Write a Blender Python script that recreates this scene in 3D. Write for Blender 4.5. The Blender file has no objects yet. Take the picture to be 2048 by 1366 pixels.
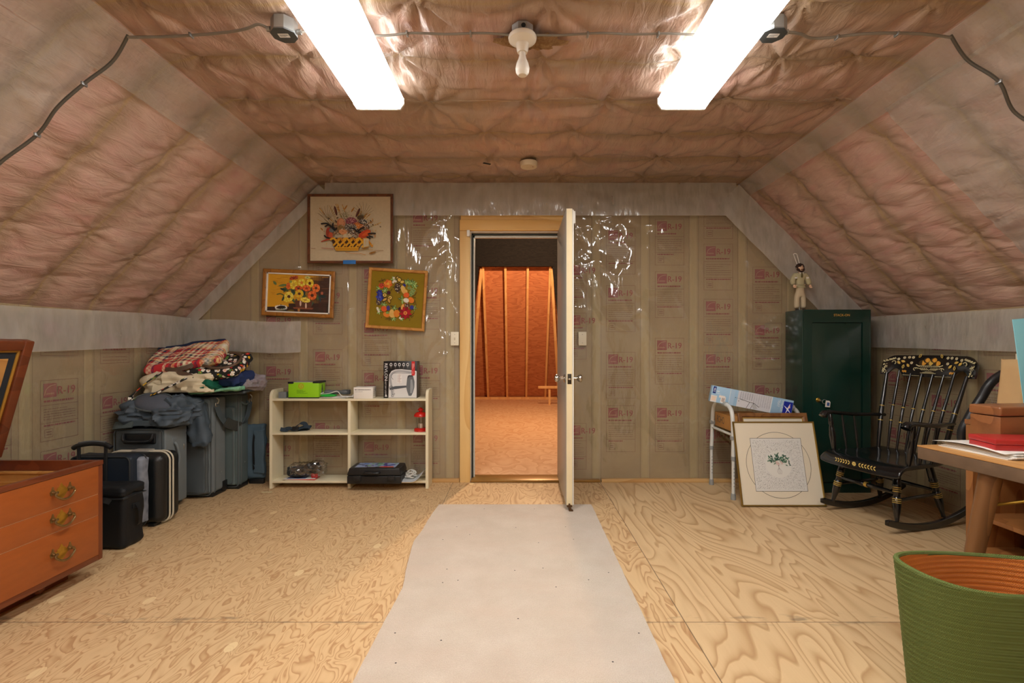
import bpy, bmesh, math, random
import numpy as np
from mathutils import Vector, Matrix, Euler, noise as mnoise

# ------------------------------------------------------------------ camera, light, exposure
SC = bpy.context.scene
COL = SC.collection
F, CX, CY, CH = 986.0, 1035.0, 693.0, 1.135          # focal length and vanishing point in photo pixels, camera height
cam = bpy.data.cameras.new('camera'); cam_o = bpy.data.objects.new('camera', cam); COL.objects.link(cam_o)
cam_o.location = (0, 0, CH); cam_o.rotation_euler = (math.pi/2, 0, 0)
cam.sensor_width = 36; cam.lens = F/2048*36
cam.shift_x = (1024-CX)/2048; cam.shift_y = (CY-683)/2048
cam.clip_start = 0.05
SC.camera = cam_o
SC.view_settings.view_transform = 'Standard'; SC.view_settings.look = 'None'
SC.view_settings.gamma = 1; SC.view_settings.use_curve_mapping = False
SC.view_settings.exposure = 1.33
SC.cycles.caustics_reflective = False; SC.cycles.caustics_refractive = False; SC.cycles.glossy_bounces = 3
TUBE_LIGHT = 14.0                                      # the two fluorescent fixtures (emission of the lens)
TUBE_LIGHT_FILL = 14.0  # the pair added behind the camera as fill
world = bpy.data.worlds.new('world'); SC.world = world; world.use_nodes = True
world.node_tree.nodes['Background'].inputs[0].default_value = (0.6, 0.7, 1, 1)
world.node_tree.nodes['Background'].inputs[1].default_value = 0.02
def lamp(name, typ, loc, energy, color, **kw):
    l = bpy.data.lights.new(name, typ); l.energy = energy; l.color = color
    for k, v in kw.items(): setattr(l, k, v)
    o = bpy.data.objects.new(name, l); o.location = loc; COL.objects.link(o); return o
lamp('attic_bulb', 'POINT', (.36, 7.0, 2.92), 140, (1, .66, .40), shadow_soft_size=.05)

PI = math.pi
def P(px, py, d): return Vector(((px-CX)*d/F, d, CH-(py-CY)*d/F))
def lin(c):
    return tuple((x/255/12.92 if x/255 <= .04045 else ((x/255+.055)/1.055)**2.4) for x in c[:3])

# ------------------------------------------------------------------ mesh building
class MB:
    def __init__(s, T=None): s.v = []; s.f = []; s.c = []; s.T = T or Matrix.Identity(4); s.has_c = False
    def add(s, vs, fs, col=None):
        b = len(s.v); T = s.T
        s.v += [tuple(T @ Vector(v)) for v in vs]
        s.f += [tuple(i+b for i in f) for f in fs]
        s.c += [col]*len(fs)
        if col is not None: s.has_c = True
        return s
    def box(s, x0, x1, y0, y1, z0, z1, r=0.0, seg=1, col=None, k=1, fn=None):
        return rbox(s, ((x0+x1)/2, (y0+y1)/2, (z0+z1)/2), (x1-x0, y1-y0, z1-z0), r, seg, k, fn, col)

def rbox(mb, c, s, r, seg=2, k=1, fn=None, col=None):
    h = [x/2 for x in s]; r = min(r, min(h)*.98)
    ks = k if isinstance(k, (tuple, list)) else (k, k, k)
    ax = []
    for i in range(3):
        if r > 0:
            e = [h[i]-r+r*math.tan(PI/4*j/seg) for j in range(seg+1)]
        else: e = [h[i]]
        m = (h[i]-r)
        mid = [-m+2*m*j/ks[i] for j in range(1, ks[i])]
        ax.append([-x for x in reversed(e)]+mid+e)
    idx = {}; vs = []; fs = []
    def vert(q):
        key = tuple(round(x, 6) for x in q)
        if key in idx: return idx[key]
        inner = [max(-(h[i]-r), min(h[i]-r, q[i])) for i in range(3)]
        d = Vector((q[0]-inner[0], q[1]-inner[1], q[2]-inner[2]))
        n = d.normalized() if d.length > 1e-9 else Vector((0, 0, 0))
        p = Vector(inner)+n*r if r > 0 else Vector(q)
        if fn: p = Vector(fn(p, n))
        idx[key] = len(vs); vs.append((p[0]+c[0], p[1]+c[1], p[2]+c[2])); return idx[key]
    for d in range(3):
        a, b = (d+1) % 3, (d+2) % 3
        for sg in (-1, 1):
            for i in range(len(ax[a])-1):
                for j in range(len(ax[b])-1):
                    q = []
                    for (ii, jj) in ((i, j), (i+1, j), (i+1, j+1), (i, j+1)):
                        p = [0, 0, 0]; p[d] = sg*h[d]; p[a] = ax[a][ii]; p[b] = ax[b][jj]; q.append(vert(p))
                    if sg < 0: q.reverse()
                    if len(set(q)) > 2: fs.append(tuple(dict.fromkeys(q)))
    return mb.add(vs, fs, col)

def spline(pts, n=6, closed=False):
    pts = [Vector(p) for p in pts]; out = []
    N = len(pts)
    for i in range(N if closed else N-1):
        g = lambda k: pts[k % N] if closed else pts[max(0, min(N-1, k))]
        p0, p1, p2, p3 = g(i-1), g(i), g(i+1), g(i+2)
        for j in range(n):
            t = j/n
            out.append(0.5*((2*p1)+(p2-p0)*t+(2*p0-5*p1+4*p2-p3)*t*t+(3*p1-p0-3*p2+p3)*t**3))
    if not closed: out.append(pts[-1])
    return out

def tube(mb, pts, r, n=8, closed=False, col=None, cap=True):
    pts = [Vector(p) for p in pts]; N = len(pts)
    R = r if isinstance(r, (list, tuple)) else [r]*N
    tang = []
    for i in range(N):
        a = pts[(i-1) % N] if (closed or i > 0) else pts[i]
        b = pts[(i+1) % N] if (closed or i < N-1) else pts[i]
        tang.append((b-a).normalized())
    up = Vector((0, 0, 1)) if abs(tang[0].z) < .9 else Vector((1, 0, 0))
    u = tang[0].cross(up).normalized(); vs = []; fs = []
    for i in range(N):
        t = tang[i]; u = (u-t*u.dot(t)).normalized(); w = t.cross(u)
        for k in range(n):
            a = 2*PI*k/n; vs.append(pts[i]+(u*math.cos(a)+w*math.sin(a))*R[i])
    for i in range(N if closed else N-1):
        j = (i+1) % N
        for k in range(n):
            k2 = (k+1) % n; fs.append((i*n+k, j*n+k, j*n+k2, i*n+k2))
    if cap and not closed:
        fs.append(tuple(reversed([k for k in range(n)]))); fs.append(tuple((N-1)*n+k for k in range(n)))
        fs[-2] = tuple(range(n)); fs[-1] = tuple(reversed([(N-1)*n+k for k in range(n)]))
    return mb.add(vs, fs, col)

def ribbon(mb, pts, side, w, th, col=None):
    pts = [Vector(p) for p in pts]; N = len(pts); vs = []; fs = []
    for i in range(N):
        t = (pts[min(N-1, i+1)]-pts[max(0, i-1)]).normalized()
        sd = Vector(side[i] if isinstance(side, list) else side)
        sd = (sd-t*sd.dot(t)).normalized(); n = t.cross(sd)
        ww = w[i] if isinstance(w, (list, tuple)) else w
        vs += [pts[i]+sd*ww/2+n*th/2, pts[i]-sd*ww/2+n*th/2, pts[i]-sd*ww/2-n*th/2, pts[i]+sd*ww/2-n*th/2]
    for i in range(N-1):
        for k in range(4):
            k2 = (k+1) % 4; fs.append((i*4+k, i*4+k2, i*4+4+k2, i*4+4+k))
    fs.append((3, 2, 1, 0)); b = (N-1)*4; fs.append((b, b+1, b+2, b+3))
    return mb.add(vs, fs, col)

def lathe(mb, prof, n=20, M=None, col=None, sx=1, sy=1):
    vs = []; fs = []; rows = []
    for (r, z) in prof:
        if r < 1e-6: rows.append([len(vs)]); vs.append((0, 0, z))
        else:
            rows.append([len(vs)+k for k in range(n)])
            vs += [(r*math.cos(2*PI*k/n)*sx, r*math.sin(2*PI*k/n)*sy, z) for k in range(n)]
    for a, b in zip(rows, rows[1:]):
        for k in range(n):
            k2 = (k+1) % n
            if len(a) == 1 and len(b) == 1: continue
            if len(a) == 1: fs.append((a[0], b[k2], b[k]))
            elif len(b) == 1: fs.append((a[k], a[k2], b[0]))
            else: fs.append((a[k], a[k2], b[k2], b[k]))
    if len(rows[0]) > 1: fs.append(tuple(reversed(rows[0])))
    if len(rows[-1]) > 1: fs.append(tuple(rows[-1]))
    if M is not None: vs = [M @ Vector(v) for v in vs]
    return mb.add(vs, fs, col)

def seg_lathe(mb, a, b, prof, n=14, col=None):
    """a turned piece from point a to point b; prof = [(t 0..1, radius)]"""
    a = Vector(a); b = Vector(b); d = b-a; L = d.length
    q = Vector((0, 0, 1)).rotation_difference(d.normalized()).to_matrix().to_4x4()
    return lathe(mb, [(r, t*L) for t, r in prof], n, Matrix.Translation(a) @ q, col)

def prism(mb, poly, depth, M=None, col=None):
    n = len(poly); vs = [(x, y, 0) for x, y in poly]+[(x, y, depth) for x, y in poly]
    fs = [tuple(reversed(range(n))), tuple(range(n, 2*n))]
    fs += [(i, (i+1) % n, n+(i+1) % n, n+i) for i in range(n)]
    if M is not None: vs = [M @ Vector(v) for v in vs]
    return mb.add(vs, fs, col)

def ellipsoid(mb, c, r, n=16, m=10, col=None, M=None):
    prof = [(math.sin(PI*i/m), -math.cos(PI*i/m)) for i in range(m+1)]
    prof[0] = (0, -1); prof[-1] = (0, 1)
    T = Matrix.Translation(c) @ (M or Matrix.Identity(4)) @ Matrix.Diagonal((r[0], r[1], r[2], 1))
    return lathe(mb, prof, n, T, col)

def gridmesh(mb, pts, nu, nv, col=None, flip=False):
    fs = []
    for i in range(nu-1):
        for j in range(nv-1):
            q = (i*nv+j, (i+1)*nv+j, (i+1)*nv+j+1, i*nv+j+1)
            fs.append(q[::-1] if flip else q)
    return mb.add(pts, fs, col)

def build(name, mb, m, parent=None, smooth=True, ang=38, M=None):
    me = bpy.data.meshes.new(name); me.from_pydata(mb.v, [], mb.f); me.update()
    if mb.has_c:
        ca = me.color_attributes.new('Col', 'FLOAT_COLOR', 'CORNER'); data = []
        for p, c in zip(me.polygons, mb.c):
            c = c or (.5, .5, .5); data += [c[0], c[1], c[2], 1.0]*p.loop_total
        ca.data.foreach_set('color', data)
    if smooth:
        me.polygons.foreach_set('use_smooth', [True]*len(me.polygons)); me.set_sharp_from_angle(angle=math.radians(ang))
    me.materials.append(m)
    o = bpy.data.objects.new(name, me); COL.objects.link(o)
    if parent is not None: o.parent = parent
    if M is not None: o.matrix_local = M
    return o

def thing(name, label, cat, loc=(0, 0, 0), rz=0.0, group=None):
    o = bpy.data.objects.new(name, None); COL.objects.link(o); o.empty_display_size = .05
    o.location = loc; o.rotation_euler = (0, 0, rz); o['label'] = label; o['category'] = cat
    if group: o['group'] = group
    return o
def tag(o, label, cat, group=None):
    o['label'] = label; o['category'] = cat
    if group: o['group'] = group
    return o
def loc_of(o): return Matrix.Translation(o.location) @ o.rotation_euler.to_matrix().to_4x4()
def W(o): return MB(loc_of(o).inverted())                 # a builder that takes world coordinates for parts of o
def solo(name, mb_world, m, label, cat, loc, rz=0, group=None, **kw):   # a thing that is one mesh, given in world coordinates, origin at loc
    T = (Matrix.Translation(loc) @ Matrix.Rotation(rz, 4, 'Z'))
    inv = T.inverted(); mb_world.v = [tuple(inv @ Vector(v)) for v in mb_world.v]
    o = build(name, mb_world, m, **kw); o.location = loc; o.rotation_euler = (0, 0, rz)
    return tag(o, label, cat, group)
def struct(name, mb, m, parent=None, **kw):
    o = build(name, mb, m, parent, **kw)
    if parent is None: o['kind'] = 'structure'
    return o

# ------------------------------------------------------------------ noise on arrays
def vnoise(x, y, seed=0):
    rs = np.random.RandomState(seed); T = rs.rand(256, 256)
    xi = np.floor(x).astype(int); yi = np.floor(y).astype(int); fx = x-xi; fy = y-yi
    fx = fx*fx*(3-2*fx); fy = fy*fy*(3-2*fy); g = lambda a, b: T[a % 256, b % 256]
    return (g(xi, yi)*(1-fx)*(1-fy)+g(xi+1, yi)*fx*(1-fy)+g(xi, yi+1)*(1-fx)*fy+g(xi+1, yi+1)*fx*fy)*2-1
def fbm(x, y, seed=0, o=4):
    s = 0; a = 1
    for k in range(o): s = s+a*vnoise(x*2**k, y*2**k, seed+k); a *= .5
    return s
def folds(X, Y, items):
    h = np.zeros_like(X)
    for (x, y, an, L, w, a) in items:
        c, s = math.cos(an), math.sin(an); u = (X-x)*c+(Y-y)*s; t = -(X-x)*s+(Y-y)*c
        t = t+.12*L*np.sin(u/L*4)
        ww = w*(1+1.5*np.clip(u/L, 0, 1))
        h += a*np.exp(-np.sqrt((t/ww)**2+.04))*np.clip(np.minimum(u/(L*.12), (L-u)/(L*.6)), 0, 1)
    return h

# ------------------------------------------------------------------ materials
def nm(name):
    m = bpy.data.materials.new(name); m.use_nodes = True
    nt = m.node_tree; return m, nt, nt.nodes['Principled BSDF']
def N(nt, t, **kw):
    n = nt.nodes.new(t)
    for k, v in kw.items():
        if k.startswith('i_'): n.inputs[k[2:].replace('_', ' ')].default_value = v
        else: setattr(n, k, v)
    return n
def link(nt, a, b): nt.links.new(a, b)
def math_n(nt, op, a, b=None, c=None, clamp=False):
    n = N(nt, 'ShaderNodeMath', operation=op); n.use_clamp = clamp
    for i, x in enumerate((a, b, c)):
        if x is None: continue
        if isinstance(x, (int, float)): n.inputs[i].default_value = x
        else: link(nt, x, n.inputs[i])
    return n.outputs[0]
def mixc(nt, fac, a, b, mode='MIX'):
    n = N(nt, 'ShaderNodeMix', data_type='RGBA', blend_type=mode)
    for i, x in ((0, fac), (6, a), (7, b)):
        if isinstance(x, (int, float)): n.inputs[i].default_value = x
        elif isinstance(x, tuple): n.inputs[i].default_value = (*x[:3], 1)
        else: link(nt, x, n.inputs[i])
    return n.outputs[2]
def noise_n(nt, vec, scale, detail=3, rough=.5, dist=0):
    n = N(nt, 'ShaderNodeTexNoise'); n.inputs['Scale'].default_value = scale; n.inputs['Detail'].default_value = detail
    n.inputs['Roughness'].default_value = rough; n.inputs['Distortion'].default_value = dist
    link(nt, vec, n.inputs['Vector']); return n.outputs['Fac']
def coords(nt, scale=(1, 1, 1), off=(0, 0, 0), geo=False):
    if geo: src = N(nt, 'ShaderNodeNewGeometry').outputs['Position']
    else: src = N(nt, 'ShaderNodeTexCoord').outputs['Object']
    mp = N(nt, 'ShaderNodeMapping'); mp.inputs['Scale'].default_value = scale; mp.inputs['Location'].default_value = off
    link(nt, src, mp.inputs['Vector']); return mp.outputs[0]
def ramp(nt, fac, stops, interp='LINEAR'):
    n = N(nt, 'ShaderNodeValToRGB'); n.color_ramp.interpolation = interp
    e = n.color_ramp.elements
    while len(e) < len(stops): e.new(.5)
    for x, (p, c) in zip(e, stops): x.position = p; x.color = (*c[:3], 1)
    link(nt, fac, n.inputs[0]); return n.outputs[0]
def bump(nt, b, h, strength, dist=.01):
    n = N(nt, 'ShaderNodeBump'); n.inputs['Strength'].default_value = strength; n.inputs['Distance'].default_value = dist
    link(nt, h, n.inputs['Height']); link(nt, n.outputs[0], b.inputs['Normal'])
MATS = {}
def pm(name, col, rough=.5, metal=0, var=.08, vs=9, bmp=0, bs=80, coat=0, spec=.5, stretch=(1, 1, 1), sheen=0):
    if name in MATS: return MATS[name]
    m, nt, b = nm(name); c = lin(col)
    v = coords(nt, stretch); f = noise_n(nt, v, vs, 4)
    cc = mixc(nt, f, tuple(x*(1-var*1.6) for x in c), tuple(min(1, x*(1+var*1.6)) for x in c))
    link(nt, cc, b.inputs['Base Color'])
    b.inputs['Roughness'].default_value = rough; b.inputs['Metallic'].default_value = metal
    b.inputs['Specular IOR Level'].default_value = spec; b.inputs['Coat Weight'].default_value = coat
    b.inputs['Coat Roughness'].default_value = .12; b.inputs['Sheen Weight'].default_value = sheen
    if bmp: bump(nt, b, noise_n(nt, v, bs, 3), bmp, .004)
    MATS[name] = m; return m
def fabric(name, col, col2=None, weave=900, rough=.85, bmp=.25, var=.12):
    if name in MATS: return MATS[name]
    m, nt, b = nm(name); c = lin(col); c2 = lin(col2) if col2 else tuple(x*.8 for x in c)
    v = coords(nt); f = noise_n(nt, v, 7, 5)
    w = N(nt, 'ShaderNodeTexVoronoi'); w.inputs['Scale'].default_value = weave/4; link(nt, v, w.inputs['Vector'])
    cc = mixc(nt, math_n(nt, 'MULTIPLY_ADD', w.outputs['Distance'], .5, math_n(nt, 'MULTIPLY', f, .6)), c2, c)
    link(nt, cc, b.inputs['Base Color']); b.inputs['Roughness'].default_value = rough
    b.inputs['Specular IOR Level'].default_value = .3
    bump(nt, b, w.outputs['Distance'], bmp, .002)
    MATS[name] = m; return m
def wood(name, c1, c2, scale=6, stretch=(1, 1, 1), rough=.4, lines=9, coat=0, bmp=.08, knots=False, spec=.5):
    """grain as contour lines of a noise stretched along the board"""
    if name in MATS: return MATS[name]
    m, nt, b = nm(name); v = coords(nt, stretch)
    f = noise_n(nt, v, scale, 2, .45)
    g = math_n(nt, 'FRACT', math_n(nt, 'MULTIPLY', f, lines))
    g = math_n(nt, 'POWER', g, 1.6)
    v2 = coords(nt, tuple(s*1.0 for s in stretch)); fine = noise_n(nt, v2, scale*14, 3)
    t = math_n(nt, 'ADD', math_n(nt, 'MULTIPLY', g, .65), math_n(nt, 'MULTIPLY', fine, .4), clamp=True)
    cc = mixc(nt, t, lin(c1), lin(c2))
    if knots:
        k = N(nt, 'ShaderNodeTexVoronoi'); k.inputs['Scale'].default_value = 3.0
        link(nt, coords(nt, (1.6, 1.6, 1.1)), k.inputs['Vector'])
        kk = math_n(nt, 'SMOOTH_MIN', math_n(nt, 'MULTIPLY', k.outputs['Distance'], 16), 1.0, .3)
        cc = mixc(nt, math_n(nt, 'SUBTRACT', 1.0, kk, clamp=True), cc, tuple(x*.35 for x in lin(c2)))
    link(nt, cc, b.inputs['Base Color']); b.inputs['Roughness'].default_value = rough
    b.inputs['Coat Weight'].default_value = coat; b.inputs['Specular IOR Level'].default_value = spec
    if bmp: bump(nt, b, t, bmp, .002)
    MATS[name] = m; return m
def vcol(name, rough=.8, bmp=0, bs=500, coat=0):
    if name in MATS: return MATS[name]
    m, nt, b = nm(name); a = N(nt, 'ShaderNodeAttribute', attribute_name='Col')
    v = coords(nt); f = noise_n(nt, v, 60, 3)
    link(nt, mixc(nt, math_n(nt, 'MULTIPLY', f, .25), a.outputs['Color'], (.3, .26, .2), 'MULTIPLY') if name == 'stitched_art' else a.outputs['Color'], b.inputs['Base Color'])
    b.inputs['Roughness'].default_value = rough; b.inputs['Coat Weight'].default_value = coat
    if bmp: bump(nt, b, noise_n(nt, v, bs, 2), bmp, .002)
    MATS[name] = m; return m
def plastic_film(name, haze=.08, tint=(.95, .95, .92), gloss=.13, refl=.10, hazecol=(.75, .75, .7), bmp=.35, bs=(9, 9, 3)):
    m = bpy.data.materials.new(name); m.use_nodes = True; nt = m.node_tree; nt.nodes.clear()
    out = N(nt, 'ShaderNodeOutputMaterial'); tr = N(nt, 'ShaderNodeBsdfTransparent'); tr.inputs[0].default_value = (*tint, 1)
    df = N(nt, 'ShaderNodeBsdfDiffuse'); df.inputs[0].default_value = (*hazecol, 1)
    gl = N(nt, 'ShaderNodeBsdfGlossy'); gl.inputs['Roughness'].default_value = gloss
    v = coords(nt, bs); hgt = noise_n(nt, v, 1.6, 3, .5, 0)
    bp = N(nt, 'ShaderNodeBump'); bp.inputs['Strength'].default_value = bmp; bp.inputs['Distance'].default_value = .02
    link(nt, hgt, bp.inputs['Height'])
    for s in (gl, df): link(nt, bp.outputs[0], s.inputs['Normal'])
    fr = N(nt, 'ShaderNodeLayerWeight'); fr.inputs['Blend'].default_value = .5; link(nt, bp.outputs[0], fr.inputs['Normal'])
    frv = math_n(nt, 'MULTIPLY_ADD', math_n(nt, 'POWER', fr.outputs['Facing'], 4), .6, refl)
    m1 = N(nt, 'ShaderNodeMixShader'); link(nt, math_n(nt, 'MULTIPLY_ADD', hgt, haze*.8, haze*.6), m1.inputs[0]); link(nt, tr.outputs[0], m1.inputs[1]); link(nt, df.outputs[0], m1.inputs[2])
    m2 = N(nt, 'ShaderNodeMixShader'); link(nt, frv, m2.inputs[0]); link(nt, m1.outputs[0], m2.inputs[1]); link(nt, gl.outputs[0], m2.inputs[2])
    link(nt, m2.outputs[0], out.inputs[0]); return m
def emit(name, col, strength):
    m = bpy.data.materials.new(name); m.use_nodes = True; b = m.node_tree.nodes['Principled BSDF']
    b.inputs['Base Color'].default_value = (.9, .9, .9, 1)
    b.inputs['Emission Color'].default_value = (*col, 1); b.inputs['Emission Strength'].default_value = strength; return m
def glass_like(name, tint=(.95, .96, .96), rough=.05, fac=.12):
    m = bpy.data.materials.new(name); m.use_nodes = True; nt = m.node_tree; nt.nodes.clear()
    out = N(nt, 'ShaderNodeOutputMaterial'); tr = N(nt, 'ShaderNodeBsdfTransparent'); tr.inputs[0].default_value = (*tint, 1)
    gl = N(nt, 'ShaderNodeBsdfGlossy'); gl.inputs['Roughness'].default_value = rough
    lw = N(nt, 'ShaderNodeLayerWeight'); lw.inputs['Blend'].default_value = .35
    m1 = N(nt, 'ShaderNodeMixShader'); link(nt, math_n(nt, 'MULTIPLY_ADD', lw.outputs['Facing'], .5, fac), m1.inputs[0])
    link(nt, tr.outputs[0], m1.inputs[1]); link(nt, gl.outputs[0], m1.inputs[2]); link(nt, m1.outputs[0], out.inputs[0]); return m

# ------------------------------------------------------------------ flat printed or stitched art (a real flat layer on its object)
_txt = {}
def text_geo(s):
    if s in _txt: return _txt[s]
    cu = bpy.data.curves.new('t', 'FONT'); cu.body = s; cu.resolution_u = 3
    o = bpy.data.objects.new('t', cu); COL.objects.link(o)
    dg = bpy.context.evaluated_depsgraph_get(); dg.update(); e = o.evaluated_get(dg); me = e.to_mesh()
    vs = [(v.co.x, v.co.y) for v in me.vertices]; fs = [tuple(p.vertices) for p in me.polygons]
    e.to_mesh_clear(); bpy.data.objects.remove(o); bpy.data.curves.remove(cu)
    xs = [v[0] for v in vs]; x0, x1 = min(xs), max(xs)
    _txt[s] = ([(x-x0, y) for x, y in vs], fs, x1-x0); return _txt[s]
class Art(MB):
    """2-D drawing: x right, y up, thin layers stacked along the drawing's normal. M maps the drawing to the object."""
    def __init__(s, M, eps=3e-5): MB.__init__(s, M); s.z = 0.0; s.eps = eps; s.A = Matrix.Identity(3)
    def _p(s, x, y): q = s.A @ Vector((x, y, 1)); return (q.x, q.y, s.z)
    def lay(s): s.z += s.eps
    def poly(s, pts, col, lay=True):
        if lay: s.lay()
        s.add([s._p(*p) for p in pts], [tuple(range(len(pts)))], lin(col))
    def rect(s, x0, y0, x1, y1, col, lay=True): s.poly([(x0, y0), (x1, y0), (x1, y1), (x0, y1)] if (x1-x0)*(y1-y0) > 0 else [(x0, y1), (x1, y1), (x1, y0), (x0, y0)], col, lay)
    def ell(s, x, y, rx, ry, col, rot=0, n=14, lay=True):
        c, q = math.cos(rot), math.sin(rot)
        s.poly([(x+rx*math.cos(a)*c-ry*math.sin(a)*q, y+rx*math.cos(a)*q+ry*math.sin(a)*c) for a in [2*PI*k/n for k in range(n)]], col, lay)
    def line(s, pts, w, col, lay=True, closed=False):
        if lay: s.lay()
        pts = [Vector(p[:2]) for p in pts]; N_ = len(pts); vs = []; fs = []
        ws = w if isinstance(w, (list, tuple)) else [w]*N_
        for i in range(N_):
            a = pts[(i-1) % N_] if closed else pts[max(0, i-1)]; b = pts[(i+1) % N_] if closed else pts[min(N_-1, i+1)]
            t = (b-a); t = t.normalized() if t.length > 1e-9 else Vector((1, 0)); n = Vector((-t.y, t.x))*ws[i]/2
            vs += [s._p(*(pts[i]+n)), s._p(*(pts[i]-n))]
        for i in range(N_ if closed else N_-1):
            j = (i+1) % N_; fs.append((2*i+1, 2*j+1, 2*j, 2*i))
        s.add(vs, fs, lin(col))
    def arc(s, x, y, r, a0, a1, w, col, n=24): s.line([(x+r*math.cos(a0+(a1-a0)*k/n), y+r*math.sin(a0+(a1-a0)*k/n)) for k in range(n+1)], w, col)
    def leaf(s, x, y, L, w, rot, col, lay=True):
        pr = [(0, 0), (.2, .35), (.5, .5), (.8, .3), (1, 0), (.8, -.3), (.5, -.5), (.2, -.35)]
        c, q = math.cos(rot), math.sin(rot)
        s.poly([(x+u*L*c-v*w*q, y+u*L*q+v*w*c) for u, v in reversed(pr)], col, lay)
    def flower(s, x, y, r, n, col, cc, rot=0, pw=.6, pc=None):
        for k in range(n): s.leaf(x, y, r, r*pw, rot+2*PI*k/n, pc[k % len(pc)] if pc else col)
        s.ell(x, y, r*.28, r*.28, cc)
    def text(s, t, x, y, h, col, rot=0, align='L', sx=1.0, lay=True):
        if lay: s.lay()
        vs, fs, w = text_geo(t); k = h/.70; c, q = math.cos(rot), math.sin(rot)
        ox = {'L': 0, 'C': -w/2, 'R': -w}[align]; out = []
        for (u, v) in vs:
            u = (u+ox)*k*sx; v = v*k; out.append(s._p(x+u*c-v*q, y+u*q+v*c))
        s.add(out, fs, lin(col)); return w*k*sx
    def rows(s, x0, x1, y0, y1, n, w, col, rnd, lay=True):
        """unreadable small print: rows of dashes"""
        if lay: s.lay()
        for i in range(n):
            y = y0+(y1-y0)*(i+.5)/n; x = x0
            end = x1 if rnd.random() > .25 else x0+(x1-x0)*rnd.uniform(.45, .9)
            while x < end:
                l = rnd.uniform(.02, .12)*(x1-x0); s.rect(x, y-w/2, min(end, x+l), y+w/2, col, False); x += l+.018*(x1-x0)
FACE_FRONT = Matrix(((1, 0, 0, 0), (0, 0, -1, 0), (0, 1, 0, 0), (0, 0, 0, 1)))       # drawing faces -Y
FACE_RIGHT = Matrix(((0, 0, 1, 0), (1, 0, 0, 0), (0, 1, 0, 0), (0, 0, 0, 1)))        # drawing faces +X, its x runs along +Y
FACE_LEFT = Matrix(((0, 0, -1, 0), (-1, 0, 0, 0), (0, 1, 0, 0), (0, 0, 0, 1)))       # drawing faces -X, its x runs along -Y
def at(x, y, z, R=None): return Matrix.Translation((x, y, z)) @ (R or Matrix.Identity(4))
RX = lambda a: Matrix.Rotation(a, 4, 'X')
RY = lambda a: Matrix.Rotation(a, 4, 'Y')
RZ = lambda a: Matrix.Rotation(a, 4, 'Z')
def lump(amp, sc, seed, sag=None):
    off = Vector((seed*7.3, seed*3.1, seed*1.7))
    def fn(p, n):
        q = p.copy(); d = mnoise.noise(p*sc+off)*amp+mnoise.noise(p*sc*2.7+off)*amp*.45
        # crease-like ridges
        d += amp*.5*(1-abs(mnoise.noise(p*sc*1.6+off*2))*3)
        d += amp*.45*(1-abs(mnoise.noise(Vector((p.x*sc*1.1+p.z*sc*.8, p.y*sc*1.5, p.z*sc*3.2))+off*3))*4)
        q += (n if n.length > .1 else Vector((0, 0, 1 if p.z > 0 else -1)))*d
        if sag: q = Vector(sag(q))
        return q
    return fn
# ================================================================== the room
XL, XR, YB, YF, ZK, ZC, XL2, XR2 = -2.78, 2.95, 4.16, -2.4, 1.37, 2.5, -1.67, 1.857
DX0, DX1, DZ = -.39, .372, 2.095                          # door opening
RAFT = [4.02-.411*k for k in range(0, 16)]

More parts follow.
